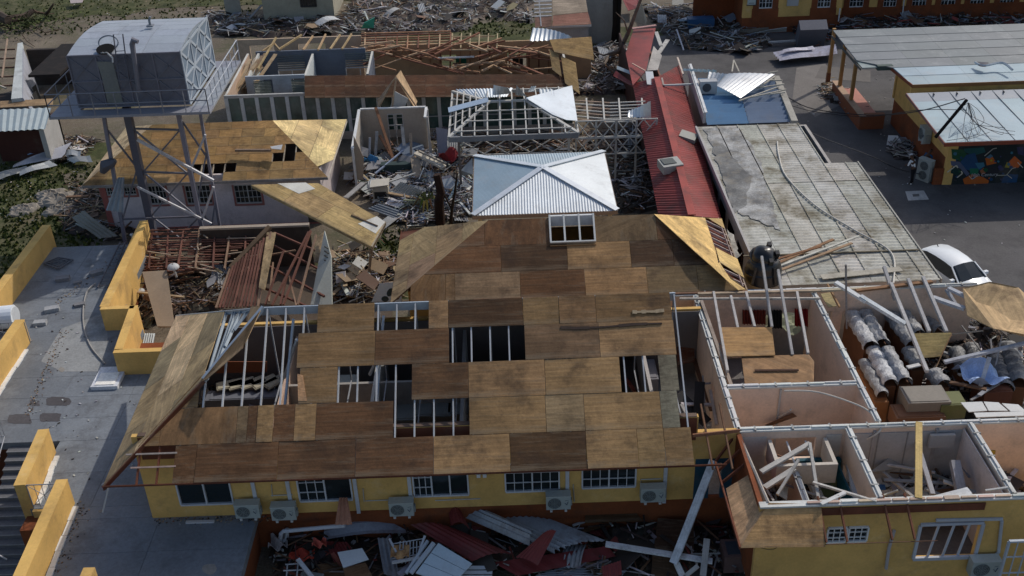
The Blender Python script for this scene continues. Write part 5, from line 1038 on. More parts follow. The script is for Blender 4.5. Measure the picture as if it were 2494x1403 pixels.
def greyroof():
    t = thing('grey_roofed_building', 'long low building with a weathered mossy grey sheet roof beside the road', 'building', (14, 45, 0)); z = 3.55
    m = MB()
    # strips running away from the viewer, each a ribbed sheet run
    yF, y1, yB = Z(2000, 692, z).y, Z(2085, 395, z).y, Z(1820, 305, z).y
    xl0, xl1 = 10.15, 10.3; 
    x = 10.2; w_ = 1.08; k = 0
    while x < 17.2:
        x2 = min(x+w_, 17.25); ye = yB if x2 < 16.0 else y1
        segs = [(yF, 39.05), (39.1, 46), (46.05, ye)] if ye > 46.2 else [(yF, 39.05), (39.1, ye)]
        for (a, b) in segs:
            nn = int((b-a)/.27)
            c = vary((1, 1, .98), .1)
            rough = x < 12.4
            m.corr((x+.01, a, z+RN.uniform(0, .01)), (x+.01, b, z+.01), (x2-.01, a, z+RN.uniform(0, .01)), .27, .010 if rough else .017, 1, c=(x2-.01, b, z), col=c)
        k += 1; x += w_
    rt = part(t, 'roof', m, MT['asb'])
    m = MB(); x = 10.2+1.08
    while x < 17.1:
        ye = yB if x < 16.0 else y1
        m.beam((x, yF+.4 if x > 12.3 else 46, z+.035), (x, ye, z+.035), .05, .02, (.95, .93, .86)); x += 1.08
    part(rt, 'lap_strip', m, MT['asb'])
    m = MB(); m.beam((9.8, 39.07, z+.05), (17.2, 39.08, z+.05), .07, .05, (.2, .17, .12)); part(rt, 'joint', m, MT['conc'])
    # bare concrete area on the left part
    m = MB()
    def blob(pts, c, e):
        out = []
        for i in range(len(pts)):
            p, q = pts[i], pts[(i+1) % len(pts)]; L_ = max(1, int(math.dist(p, q)/9))
            for k_ in range(L_): out.append((p[0]+(q[0]-p[0])*k_/L_+RN.uniform(-5, 5), p[1]+(q[1]-p[1])*k_/L_+RN.uniform(-4, 4)))
        m.face([Z(u, v, z+e) for u, v in out], c)
    blob([(1716, 312), (1800, 312), (1850, 390), (1872, 470), (1900, 560), (1850, 540), (1800, 520), (1770, 420)], (1, 1, 1), .045)
    blob([(1735, 350), (1762, 350), (1800, 400), (1830, 430), (1815, 500), (1790, 520), (1765, 450), (1745, 400)], (.55, .55, .55), .05)
    blob([(1770, 560), (1790, 575), (1800, 620), (1812, 612), (1790, 640)], (1, .95, .85), .05)
    part(rt, 'bare_patch', m, MT['oldconc'])
    m = MB(); m.box((10.3, yF+.1, 0), (10.45, yB, z-.06), (.40, .38, .37)); 
    m.box((17.0, yF+.1, 0), (17.15, y1, z-.06), (.4, .38, .36)); m.box((10.45, yF+.1, 0), (17.0, yF+.25, z-.06), (.4, .37, .34)); m.box((10.45, yB-.2, 0), (15.9, yB-.05, z-.06), (.4, .37, .34)); m.box((15.9, y1, 0), (16.05, yB-.05, z-.06), (.4, .37, .34)); m.box((16.05, y1-.15, 0), (17, y1, z-.06), (.4, .37, .34)); part(t, 'wall', m, MT['paint'])
    m = MB()
    for k in range(6): y = 41+k*2.1; m.box((10.27, y, 1.0), (10.295, y+1.3, 2.6), (.03, .03, .035))
    part(t, 'window', m, MT['glass'])
    m = MB(); m.box((10.1, yF, z-.2), (10.2, yB, z+.06), (.42, .40, .38)); m.box((17.27, yF, z-.15), (17.33, y1, z+.05), (.35, .34, .3)); part(rt, 'fascia', m, MT['paint'])
    return t
greyroof()
# ================================================================ buildings on the right
def rightb():
    t = thing('yellow_building', 'yellow and orange building at the right with two grey sheet roofs and a painted mural', 'building', (27, 57, 0))
    z = 4.0; g = lambda u, v, zz=z: Z(u, v, zz)
    m = MB(); a = g(2032, 86); b = g(2100, 166); c = g(2170, 164); d = g(2150, 120); e = g(2222, 206); 
    XR = 45
    # upper roof: strips along x
    ys = [e.y+(a.y-e.y)*k/7 for k in range(8)]
    def xl(y):
        if y > d.y: return a.x+(b.x-a.x)*0+ (a.x+ (y-a.y)*(b.x-a.x)/(b.y-a.y) if False else 21.0)
        if y > c.y: return 21.0
        return c.x+(y-c.y)*(e.x-c.x)/(e.y-c.y)
    for k in range(7):
        y0, y1 = ys[k]+.002, ys[k+1]-.002; c0 = (.15, .17, .18) if k > 1 else (.30, .39, .44)
        xa, xb = (xl(y0), xl(y1)) if y1 <= c.y+.3 else (21.0, 21.0)
        if y0 < c.y < y1: xa = 22.7; 
        x = None; segs = [xa]+[q for q in (24, 26.5, 29, 31.5, 34, 37, 41) if q > xa+.4]+[XR]
        for i in range(len(segs)-1):
            s0, s1 = segs[i]+.004, segs[i+1]-.004
            m.prism([(s0, y0, z+.05*k), (s1, y0, z+.05*k), (s1, y1, z+.05*k+.03), (s0 if i else xb, y1, z+.05*k+.03)], .06, vary(c0, .07))
    m.prism([b+V((0, 0, .02)), V((c.x, b.y, z+.02)), V((c.x, c.y+1.5, z+.1)), V((21, c.y+1.5, z+.1))], .06, (.20, .26, .26))
    rt = part(t, 'upper_roof', m, MT['zinc'])
    m = MB(); m.box((20.95, b.y, z-.15), (21.0, a.y, z), (.1, .1, .09)); m.beam(c-V((0, 0, .08)), e-V((0, 0, .08)), .05, .18, (.22, .06, .03)); m.box((e.x, e.y-.04, z-.2), (XR, e.y-.0, z-.0), (.3, .14, .05)); m.box((c.x-.8, b.y-.12, z-.15), (c.x+.1, b.y+.2, z+.12), (.06, .09, .08)); part(rt, 'fascia', m, MT['paint'])
    # lower roof
    z2 = 3.4; m = MB(); a = Z(2200, 228, z2+.35); e0 = Z(2302, 347, z2)
    n = 13
    for k in range(n):
        x0 = 22.5+k*1.2; x1 = x0+1.18; c0 = vary((.29, .38, .43), .06)
        q = lambda x: x
        m.prism([(x0, e0.y, z2), (x1, e0.y, z2), (x1, e0.y+5.0, z2+.26), (x0, e0.y+5.0, z2+.26)], .03, c0)
        m.prism([(x0, e0.y+5.0, z2+.262), (x1, e0.y+5.0, z2+.262), (x1, a.y, z2+.36), (x0, a.y, z2+.36)], .03, (.25, .28, .32))  # strip along the top darker, a shadow put into the colour
        m.beam((x1+.01, e0.y, z2+.008), (x1+.01, a.y, z2+.36), .03, .03, (.2, .23, .25))
    lr = part(t, 'lower_roof', m, MT['zinc']); m = MB(); m.box((22.45, e0.y-.05, z2-.22), (XR, e0.y-.01, z2-.02), (.25, .06, .03)); m.beam((22.46, e0.y, z2-.08), (22.46, a.y, z2+.3), .04, .16, (.3, .14, .12)); part(lr, 'fascia', m, MT['paint'])
    for k in range(6): m = MB(); x = 24+k*1.3; m.beam((x, a.y+.02, z2+.3), (x-.15, a.y-.5, z2+.42), .05, .08, (.1, .1, .1)); part(lr, 'bracket', m, MT['paint'])
    # walls
    xw = 23.6; yw0 = Z(2310, 452, 0).y
    m = MB(); wall(m, (xw, 61.0), (xw, 57.4), 1.6, 3.8, .2, (), side=1); wall(m, (xw, 57.4), (xw, yw0+.2), 1.6, 3.3, .2, (), side=1); m.box((e.x, e.y+.05, 3.4), (XR, e.y+.25, 3.95)); wall(m, (xw, 61.2), (XR, 61.2), 1.6, 3.8, .2); wall(m, (xw+.001, yw0), (24.1, yw0), 0, 3.2, .2); part(t, 'wall', m, MT['yellow'])
    m = MB(); wall(m, (xw, 61.0), (xw, yw0+.2), 0, 1.6, .2, side=1); m.box((23.1, yw0+.05, .0), (XR, yw0+.2, 1.0)); part(t, 'wall', m, MT['orange'])
    m = MB(); y = yw0; m.box((24.1, y-.001, 0), (XR, y+.2, 3.2), (.02, .028, .03)); part(t, 'wall', m, MT['paint'], 'dark wall that carries the mural')
    # mural: flat painted shapes
    m = MB(); yy = y-.006
    def shp(pts, c, e=0): m.prism([Y(2280+a*.0927, 340+b*.0927, yy-e) for a, b in pts], .002, c)
    BL, CY, ORR, GR, YL, PU = (.02, .07, .16), (.05, .18, .26), (.50, .12, .02), (.02, .09, .04), (.45, .35, .03), (.05, .05, .12)
    shp([(400, 250), (700, 260), (820, 400), (640, 560), (420, 500)], GR); shp([(720, 240), (1250, 200), (1300, 330), (980, 420), (760, 330)], (.02, .09, .09))
    shp([(640, 580), (800, 400), (1020, 350), (1100, 600), (1270, 640), (1180, 800), (900, 820), (700, 760)], BL, .002); shp([(1020, 620), (1250, 600), (1280, 700), (1120, 780)], CY, .004)
    shp([(880, 760), (1120, 760), (1100, 900), (900, 920)], (.02, .16, .08), .004); shp([(1290, 500), (1450, 400), (1590, 620), (1330, 680)], ORR, .002); shp([(1310, 470), (1430, 380), (1500, 440), (1400, 500)], (.08, .16, .22), .004)
    shp([(700, 1040), (960, 900), (1240, 990), (1390, 1080), (1340, 1210), (760, 1220)], ORR, .002); shp([(1150, 820), (1250, 740), (1300, 880), (1200, 930)], (.4, .14, .06), .002)
    shp([(1900, 600), (2060, 430), (2250, 600), (2160, 740), (1920, 740)], (.6, .13, .03), .002); shp([(1800, 730), (1860, 590), (1930, 620), (1920, 740)], YL, .004)
    shp([(1750, 1010), (1860, 900), (2160, 920), (2100, 1180), (1700, 1160)], BL, .002); shp([(380, 560), (620, 580), (880, 900), (800, 960), (640, 760), (400, 680)], (.10, .12, .19), .004); shp([(420, 700), (620, 780), (600, 950), (380, 880)], (.01, .04, .035), .006)
    shp([(1400, 720), (1800, 700), (1780, 880), (1330, 880)], (.03, .028, .035), .002); shp([(2120, 200), (2300, 180), (2300, 420), (2150, 380)], PU, .002)
    for k in range(34):
        u0, v0 = (2500 if k < 14 else 500)+RN.uniform(0, 900 if k < 14 else 1500), RN.uniform(300, 1100); r = RN.uniform(60, 200) if k < 14 else RN.uniform(25, 80); c = RN.choice((BL, CY, ORR, GR, YL, PU)); shp([(u0+r*math.cos(q)*RN.uniform(.6, 1), v0+r*math.sin(q)*.7) for q in (0, .9, 1.8, 2.7, 3.6, 4.5, 5.4)], c, .002+k*.001)
    o = part(t, 'mural', m, MT['paint'])
    m = MB(); W = (.62, .58, .46)
    def ln(pts, w_=.035, c=W):
        P = [Y(2280+a*.0927, 340+b*.0927, yy-.03) for a, b in pts]
        for p, q in zip(P, P[1:]): m.beam(p, q, .012, w_, c, (0, 0, 1) if abs((q-p).x) > abs((q-p).z) else (1, 0, 0))
    ln([(1600, 940), (1840, 935), (1860, 920), (2000, 760), (2090, 740)]); ln([(860, 950), (940, 1040), (1090, 950)]); ln([(290, 860), (530, 680), (570, 740)], .06); ln([(550, 1000), (690, 890), (660, 830)], .06); ln([(1270, 430), (1500, 240), (1590, 225)], .05, (.4, .38, .33)); ln([(1860, 920), (1990, 1020)]); ln([(2140, 600), (2280, 740)])
    part(o, 'white_line', m, MT['paint'])
    cu = bpy.data.curves.new('lettering', 'FONT'); cu.body = '18th Century'; cu.size = .27; cu.extrude = .004; cu.materials.append(MT['clean'])
    tx = bpy.data.objects.new('text_tmp', cu); S.collection.objects.link(tx); bpy.context.view_layer.update(); dg = bpy.context.evaluated_depsgraph_get(); me = bpy.data.meshes.new_from_object(tx.evaluated_get(dg)); bpy.data.objects.remove(tx)
    if 'Col' not in me.color_attributes: me.color_attributes.new('Col', 'FLOAT_COLOR', 'CORNER').data.foreach_set('color', [.45]*4*len(me.loops))
    lt = bpy.data.objects.new('lettering', me); S.collection.objects.link(lt); lt.parent = o; p = Y(2280+900*.0927, 340+975*.0927, yy-.03); lt.location = p-wpos(o); lt.rotation_euler = (math.pi/2, 0, 0)
    # veranda posts and low wall
    for (ub, vb) in ((2031, 208), (2054, 242), (2092, 277)):
        p = Z(ub, vb, 0); p.x = 21.6; m = MB(); m.beam((p.x, p.y, .9), (p.x, p.y, 3.9), .2, .2, (.40, .22, .08), (0, 1, 0)); m.beam((p.x, p.y, 0), (p.x, p.y, .9), .24, .24, (.2, .07, .03), (0, 1, 0)); part(t, 'post', m, MT['paint'])
    m = MB(); a = Z(2030, 225, .0); b = Z(2100, 290, 0); m.box((21.4, 60.2, 0), (21.7, 66.2, .9), (.24, .08, .035)); m.box((21.7, 60.2, 0), (22.9, 60.5, 1.0), (.24, .08, .035)); m.box((21.7, 60.5, .0), (22.88, 66, .5), (.5, .22, .17)); m.box((21.35, 60.15, .9), (21.75, 66.25, .96), (.45, .30, .2)); part(t, 'low_wall', m, MT['paint'])
    return t
rightb()
def topright():
    t = thing('long_yellow_building', 'long yellow and orange building with white windows along the top right edge', 'building', (30, 82, 0))
    def seg(x0, x1, y, wins, zt=5):
        m = MB(); ops = []
        for u0, u1, v in wins: a = Y(u0, v, y); b = Y(u1, v, y); ops.append((a.x, b.x, a.z, a.z+1.3))
        wall(m, (x0, y), (x1, y), 1.25, zt, .2, [(a-x0, b-x0, c, d) for a, b, c, d in ops]); part(t, 'wall', m, MT['yellow'])
        m = MB(); m.box((x0, y-.02, 0), (x1, y+.2, 1.25)); 
        for a, b, c, d in ops: m.box((a-.5, y-.04, 1.0), (b+.5, y-.002, c)) ; m.box((a-.45, y-.035, c), (a, y-.003, d)); m.box((b, y-.035, c), (b+.45, y-.003, d))
        part(t, 'wall', m, MT['orange'])
        for a, b, c, d in ops: window(t, a, b, y+.02, c, d, 2, 2, 3)
    y1, y2 = 79.3, 80.9; xa = Y(1806, 60, y1).x; xb = Y(2046, 50, y1).x
    seg(xa, xb, y1, [(1848, 1880, 21), (1990, 2021, 19)]); seg(xb, 60, y2, [(2068, 2101, 18), (2150, 2181, 18), (2220, 2253, 17), (2290, 2324, 16), (2361, 2394, 15), (2433, 2466, 14)])
    m = MB(); m.box((xa-3.2, y1+3, 0), (xa, y1+3.2, 5), (1, .9, .8)); m.box((xa, y1+.2, 0), (xa+.2, y1+4, 5)); m.box((xb-.2, y1+.2, 0), (xb, y2, 5)); part(t, 'wall', m, MT['orange'])
    m = MB(); m.box((xa-3.5, y1-.6, 5), (62, y1+9, 5.2), (.3, .3, .3)); part(t, 'roof', m, MT['metal'])
    for u, v, sg in ((1828, 12, (.50, .55, .52)), (1930, 15, (.45, .44, .42))):
        a = Y(u-(14 if u > 1900 else 8), v, y1-.05); b = Y(u+(14 if u > 1900 else 12), v, y1-.05); m = MB(); m.box((a.x, y1-.05, a.z), (b.x, y1-.01, a.z+1.1), sg)
        o = part(t, 'notice_board' if u < 1900 else 'wall_panel', m, MT['clean'])
        if u < 1900:
            m = MB(); m.box((a.x-.06, y1-.07, a.z-.06), (b.x+.06, y1-.051, a.z), (.05, .06, .06)); m.box((b.x, y1-.07, a.z), (b.x+.06, y1-.051, a.z+1.1), (.05, .06, .06)); m.box((a.x+.1, y1-.06, a.z+.1), (b.x-.1, y1-.051, a.z+.14), (.1, .12, .12)); part(o, 'frame', m, MT['clean'])
    for u0, v0, u1, v1, y in ((2046, 20, 2042, 52, y1-.1), (2202, 0, 2198, 36, y2-.1), (2412, 28, 2411, 52, y2-.1)): m = MB(); m.tube([Y(u0, v0, y), Y(u1, v1, y)], .05, 6, WHT); part(t, 'downpipe', m, MT['clean'])
topright()
def topmid():
    t = thing('grey_walled_building', 'building at the top centre with a peeled pinkish roof and grey wall', 'building', Z(1390, 120, 0)); z = 3
    a, b = Z(1327, 66, z), Z(1440, 58, z); yw = a.y+.3; n = V((0, -.42, .9)).normalized(); g = lambda u, v: PL(u, v, a, n)
    m = MB(); m.prism([g(1345, 64), g(1440, 58), g(1432, 30), g(1347, 38)], .04, (.36, .17, .12)); m.prism([g(1347, 37), g(1432, 29), g(1426, -6), g(1345, -6)], .04, (.42, .33, .24)); m.prism([g(1303, 68), g(1344, 64), g(1344, 40), g(1303, 42)], .04, (.20, .11, .08)); rt = part(t, 'roof', m, MT['ply'])
    m = MB()
    for k in range(6): m.beam(g(1301, 40-k*9), g(1344, 38-k*9), .1, .06, (.5, .5, .5), n)
    m.beam(g(1318, 64), g(1312, -8), .08, .06, (.4, .4, .4), n); part(rt, 'rafter', m, MT['wood'])
    m = MB(); wall(m, (a.x, yw), (b.x-.2, yw), 0, z, .15, (), (.30, .30, .30)); wall(m, (b.x-.2, yw+.15), (b.x-.2, yw+8), 0, z, .15, (), (.3, .3, .29)); m.box((b.x, yw+4.8, 0), (Y(1508, 100, yw+5).x, yw+5, 3.6), (.33, .31, .28)); part(t, 'wall', m, MT['paint'])
    m = MB(); m.box((a.x, yw-.25, z-.12), (b.x, yw-.2, z+.02), (.45, .42, .40)); part(rt, 'fascia', m, MT['paint'])
    t = thing('cream_house', 'cream walled house with one barred window at the top, surrounded by rubble', 'house', Z(725, 55, 0))
    y = Z(700, 55, 0).y; x0, x1 = Y(643, 40, y).x, Y(815, 40, y).x; w0, w1 = Y(733, 18, y), Y(772, 18, y)
    m = MB(); wall(m, (x0, y), (x1, y), 0, 4.2, .2, [(w0.x-x0, w1.x-x0, w0.z, 3.2)], (.36, .34, .26)); wall(m, (x1, y+.2), (x1, y+7), 0, 4.2, .2, (), (.36, .34, .27)); m.box((Y(536, 20, y).x, y+1.5, 0), (Y(575, 20, y).x, y+1.7, 3), (.33, .32, .27)); part(t, 'wall', m, MT['paint'])
    window(t, w0.x, w1.x, y-.02, w0.z, 3.2, 2, 3, 3, col=(.05, .05, .05))
    m = MB(); m.box((x0-.2, y-.2, 4.2), (x1+.3, y+7.2, 4.35), (.3, .3, .28)); part(t, 'roof', m, MT['conc'])
topmid()
def leftb():
    t = thing('ruined_building', 'ruined building at the left edge with a white broken wall and dark open rooms', 'building', Z(80, 240, 0)); z = 2.9
    m = MB(); a, b = Z(30, 240, z), Z(48, 102, z); x = a.x
    m.prism([Z(27, 241, z), Z(54, 238, z), Z(55, 103, z), Z(43, 105, z)], .3, (.5, .53, .52)); part(t, 'wall', m, MT['conc'])
    p0, p1, p2 = Z(56, 238, z), Z(57, 118, z), Z(95, 235, .2)
    m = MB(); m.prism([p0, p1, V((p1.x+.3, p1.y, 0)), V((p0.x+.9, p0.y, 0))], .12, (.33, .34, .38)); o = part(t, 'wall', m, MT['paint'])
    m = MB()
    for k in range(3): q = p0.lerp(p1, .12+k*.13)+V((.38, 0, -1.5)); r_ = q+V((.0, .6, 0)); m.prism([q+V((.03, 0, .8)), r_+V((.03, 0, .8)), r_+V((.2, 0, -.7)), q+V((.2, 0, -.7))], .03, (.02, .02, .02))
    part(o, 'window', m, MT['paint'])
    m = MB(); q = Z(160, 150, z); wall(m, (Z(60, 112, z).x, Z(60, 112, z).y), (q.x+1, Z(60, 112, z).y), 0, z-.3, .3, (), (.05, .04, .035)); m.box((Z(90, 165, z).x, Z(90, 160, z).y-2, z-.1), (q.x+.5, Z(60, 112, z).y, z+.05), (.012, .009, .008)); part(t, 'roof', m, MT['wood'])  # slab coloured near black to stand for the unlit void of the room
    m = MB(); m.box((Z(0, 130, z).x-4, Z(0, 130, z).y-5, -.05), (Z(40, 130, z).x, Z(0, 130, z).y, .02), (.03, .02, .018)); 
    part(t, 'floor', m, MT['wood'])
    m = MB()
    for k in range(5): m.beam(Z(-20, 122+k*22, 2.6), Z(36, 120+k*22, 2.6), .08, .1, (.18, .1, .07))
    m.beam(Z(5, 190, 2.8), Z(18, 95, 3.2), .08, .1, (.35, .25, .18)); m.beam(Z(-10, 205, 2.7), Z(15, 215, 2.7), .1, .1, (.4, .36, .3)); part(t, 'rafter', m, MT['wood'])
    m = MB(); m.prism([Z(0, 262, 2.6), Z(128, 255, 2.6), Z(130, 240, 2.7), Z(0, 246, 2.7)], .04, (.33, .22, .12)); part(t, 'ceiling_sheets', m, MT['ply'])
    # shed
    t = thing('shed', 'low shed with pale ribbed metal roof and dark red front at the left edge', 'shed', Z(60, 385, 0)); z = 2.5
    a, b, c, d = Z(-30, 322, z), Z(110, 314, z), Z(125, 262, z+.3), Z(-30, 268, z+.3)
    m = MB(); m.corr(a, b, d, .38, .03, 2, c=c, col=(.48, .54, .53)); part(t, 'roof', m, MT['metal'])
    y = a.y+.4; x0, x1 = Z(-30, 380, 0).x, b.x-.1
    m = MB(); m.box((b.x-.5, y, 0), (b.x-.2, c.y, z-.05), (.4, .39, .37)); m.box((Z(12, 390, 0).x-.3, y-.05, 0), (Z(12, 390, 0).x, y+.2, z-.05), (.38, .36, .34)); m.box((x0, c.y-.2, 0), (b.x-.2, c.y, z-.05), (.07, .03, .025)); part(t, 'wall', m, MT['paint'])
    m = MB(); m.box((Z(20, 380, 0).x, y+1.0, 0), (b.x-.6, y+1.1, 1.9), (.09, .03, .022)); part(t, 'partition', m, MT['paint'])
leftb()
# ================================================================ air conditioner units
def ac(loc, rz, w_, h_, d_, label, grp=None, fans=1, feet=True):
    t = thing('air_conditioner', label, 'air conditioner', loc, grp); L = V(loc)
    m = MB(); m.box((-w_/2, -d_/2, .05), (w_/2, d_/2, h_+.05), (.36, .40, .38)); m.box((-w_/2-.01, -d_/2-.01, h_+.05), (w_/2+.01, d_/2+.01, h_+.07), (.46, .50, .47))
    def add(name, mm, mt, par=t):
        mm.v = [V((p.x*math.cos(rz)-p.y*math.sin(rz), p.x*math.sin(rz)+p.y*math.cos(rz), p.z))+L for p in mm.v]; return part(par, name, mm, mt)
    c = add('casing', m, MT['clean']); 
    for f in range(fans):
        m = MB(); cx, cz, r = -w_*.16 if fans == 1 else 0, .05+h_*(.5 if fans == 1 else .28+.44*f), (h_*.4 if fans == 1 else h_*.2); y = -d_/2-.004
        m.prism([(cx+r*math.cos(k*.3), y, cz+r*math.sin(k*.3)) for k in range(21)], .002, (.10, .115, .115))
        for q in (.3, .55, .8, 1.0):
            ring = [(cx+r*q*math.cos(k*.42), y-.012, cz+r*q*math.sin(k*.42)) for k in range(16)]; m.tube(ring, .006, 4, (.27, .3, .29), caps=False)
        for k in range(8): m.beam((cx, y-.012, cz), (cx+r*math.cos(k*.785), y-.012, cz+r*math.sin(k*.785)), .008, .008, (.25, .28, .27))
        add('fan_grille', m, MT['clean'])
    if fans == 1:
        m = MB(); y = -d_/2-.006; e = w_*.34
        m.beam((e-.07, y, h_*.62), (e+.0, y, h_*.45), .006, .03, (.04, .06, .12), (0, 1, 0)); m.beam((e+.0, y, h_*.45), (e+.05, y, h_*.72), .006, .04, (.04, .06, .12), (0, 1, 0)); m.beam((e-.06, y, h_*.78), (e+.06, y, h_*.82), .006, .012, (.1, .12, .14), (0, 1, 0)); add('emblem', m, MT['clean'])
    m = MB(); m.box((w_/2+.002, -d_*.25, .15), (w_/2+.05, d_*.25, h_*.7), (.3, .33, .32)); add('service_cover', m, MT['clean'])
    if feet:
        for s in (-1, 1): m = MB(); m.box((s*w_*.3-.04, -d_/2-.03, -.03), (s*w_*.3+.04, d_/2+.2, .05), (.5, .5, .48)); add('bracket', m, MT['clean'])
    return t
acs = [(603, 1247, 'air conditioner on the yellow wall below and right of the black double window'), (691, 1252, 'air conditioner below the left edge of the grid window with the hanging curtain'), (978, 1242, 'air conditioner on the yellow wall between two windows, above the bent grey sheet'), (1360, 1226, 'air conditioner on the yellow wall above the ridge of corrugated wreckage, right of centre'), (1590, 1208, 'air conditioner on the yellow wall nearest the dark blue doorway')]
for u, v, lb in acs:
    p = Y(u, v, 26.25); ac((p.x, 26.35, p.z-.28), 0, .80, .55, .3, lb, 'air conditioners along the front wall')
p = Y(2397, 1385, 22.9); ac((p.x, 22.95, p.z-.3), 0, .85, .62, .32, 'air conditioner standing below the large empty window at the lower right')
p = Y(2430, 1340, 21.9)
ac((Z(2264, 440, 0).x-.35, Z(2264, 440, 0).y, 0), -.95, .8, 1.25, .34, 'tall two fan air conditioner standing against the orange wall beside the people', fans=2)
ac(X(2250, 345, 23.35), -1.57, .8, .8, .4, 'air conditioner hung on the yellow side wall under the lower grey roof')
m = MB(); a = Z(1632, 412, 3.5); m.obox(a+V((0, 0, .2)), V((.5, .1, .02)), V((-.1, .45, .02)), V((0, 0, .2)), (.42, .42, .38)); t = thing('roof_unit', 'pale grey boxy unit with a dark grille sitting on the red roof', 'air conditioner', a); part(t, 'casing', m, MT['clean'])
m = MB(); m.obox(a+V((-.1, .05, .415)), V((.32, .06, 0)), V((-.07, .3, 0)), V((0, 0, .012)), (.1, .11, .1)); part(t, 'grille', m, MT['clean'])
m = MB(); a = Z(1676, 338, 3.3); m.obox(a+V((0, 0, .12)), V((.4, -.15, -.1)), V((.15, .4, 0)), V((0, 0, .1)), (.3, .3, .26)); single('roof_unit', m, MT['clean'], 'small weathered box near the right edge of the red roof', 'roof unit')
# ================================================================ car
def car(loc, rz):
    t = thing('parked_car', 'white hatchback parked on the road behind the weathered grey roof', 'car', loc); L = V(loc)
    st = [(-1.95, .35, .75, .80, .60, .50), (-1.88, .28, .95, 1.0, .74, .62), (-1.6, .22, 1.0, 1.30, .81, .60), (-1.2, .20, .99, 1.45, .84, .62), (-.6, .18, .97, 1.5, .85, .63), (0, .18, .95, 1.49, .85, .62), (.45, .18, .93, 1.43, .85, .60), (.75, .18, .93, 1.24, .85, .62), (1.15, .2, .92, .97, .85, .72), (1.5, .22, .84, .88, .83, .68), (1.85, .28, .66, .72, .74, .6), (1.98, .35, .5, .55, .6, .5)]
    def cs(s):
        x, zb, zl, zt, wb, wt = s; h = [(wb*.9, zb), (wb, zb+.15), (wb, zl-.12), (wb*.97, zl), (wt+.02, zt-.07), (wt*.85, zt-.01), (0, zt+.02)]
        return [V((x, -y, z)) for y, z in h]+[V((x, y, z)) for y, z in h[-2::-1]]
    def fin(mm):
        mm.v = [V((p.x*math.cos(rz)-p.y*math.sin(rz), p.x*math.sin(rz)+p.y*math.cos(rz), p.z))+L for p in mm.v]; return mm
    R = [cs(s) for s in st]; n = len(R[0]); b = MB(); g = MB(); b.v = [p for r in R for p in r]
    for i in range(len(R)-1):
        for k in range(n-1):
            f = (i*n+k, i*n+k+1, (i+1)*n+k+1, (i+1)*n+k); side = k in (3, 8)
            glass = (side and 2 <= i <= 7) or (i in (6, 7) and 4 <= k <= 7) or (i == 1 and 4 <= k <= 7)
            if glass:
                pts = [b.v[q] for q in f]; c = sum(pts, V((0, 0, 0)))/4; g.face([c+(q-c)*1.0 for q in pts], (1, 1, 1))
            else: b.f.append(f); b.uv.append([(0, 0)]*4); b.c.append((1, 1, 1))
    b.f.append(tuple(range(n))[::-1]); b.uv.append([(0, 0)]*n); b.c.append((1, 1, 1)); b.f.append(tuple((len(R)-1)*n+k for k in range(n))); b.uv.append([(0, 0)]*n); b.c.append((1, 1, 1))
    body = part(t, 'body', fin(b), MT['car'], smooth=True); part(t, 'windows', fin(g), MT['glass'])
    for s in (-1, 1):
        p = MB(); ys = s
        for i in (6, 8): 
            x, zb, zl, zt, wb, wt = st[i]; x2, _, zl2, zt2, wb2, wt2 = st[i+1] if i < 8 else st[i]
        p.beam((.45, s*.625, 1.38), (1.15, s*.78, .96), .06, .05); p.beam((-1.6, s*.62, 1.2), (-1.85, s*.72, .98), .08, .1); part(t, 'pillar', fin(p), MT['car'])
        for x in (-1.22, 1.25):
            wm = MB(); wm.tube([(x, s*.72, .31), (x, s*.875, .31)], .31, 16, (1, 1, 1)); wo = part(t, 'wheel', fin(wm), MT['rubber']); rm = MB(); rm.tube([(x, s*.87, .31), (x, s*.885, .31)], .19, 12, (.4, .4, .42)); part(wo, 'rim', fin(rm), MT['clean'])
        h = MB(); h.obox((.92, s*.95, 1.0), V((.07, 0, 0)), V((0, .1, 0)), V((0, 0, .06)), (1, 1, 1)); part(t, 'wing_mirror', fin(h), MT['car'])
        h = MB(); h.obox((-1.9, s*.62, .85), V((.05, 0, 0)), V((0, .12, 0)), V((0, 0, .12)), (.15, .01, .02)); part(t, 'tail_light', fin(h), MT['clean'])
        h = MB(); h.obox((1.88, s*.58, .6), V((.06, 0, 0)), V((0, .14, 0)), V((0, 0, .07)), (.6, .62, .64)); part(t, 'headlight', fin(h), MT['clean'])
    a = MB(); a.tube([(-1.2, 0, 1.47), (-1.3, 0, 1.53)], .02, 5, (.02, .02, .02)); part(t, 'antenna', fin(a), MT['rubber'])
car((20.25, 41.9, 0), math.atan2(-.94, .35))
# ================================================================ people
def skin_mesh(name, V_, E_, m, parent=None, lab=None):
    me = bpy.data.meshes.new(name); me.from_pydata([tuple(v[0]) for v in V_], E_, []); me.update()
    o = bpy.data.objects.new(name+'_tmp', me); S.collection.objects.link(o)
    sk_ = o.modifiers.new('s', 'SKIN'); sd_ = o.modifiers.new('d', 'SUBSURF'); sd_.levels = sd_.render_levels = 1
    for i, v in enumerate(V_): me.skin_vertices[0].data[i].radius = (v[1], v[1] if len(v) < 3 else v[2])
    me.skin_vertices[0].data[0].use_root = True
    dg = bpy.context.evaluated_depsgraph_get(); dg.update(); r = bpy.data.meshes.new_from_object(o.evaluated_get(dg)); bpy.data.objects.remove(o)
    r.materials.clear(); r.materials.append(m); r.polygons.foreach_set('use_smooth', [True]*len(r.polygons))
    if 'Col' not in r.color_attributes:
        ca = r.color_attributes.new('Col', 'FLOAT_COLOR', 'CORNER'); ca.data.foreach_set('color', [1.0]*4*len(ca.data))
    q = bpy.data.objects.new(name, r); S.collection.objects.link(q)
    if parent: q.parent = parent
    return q
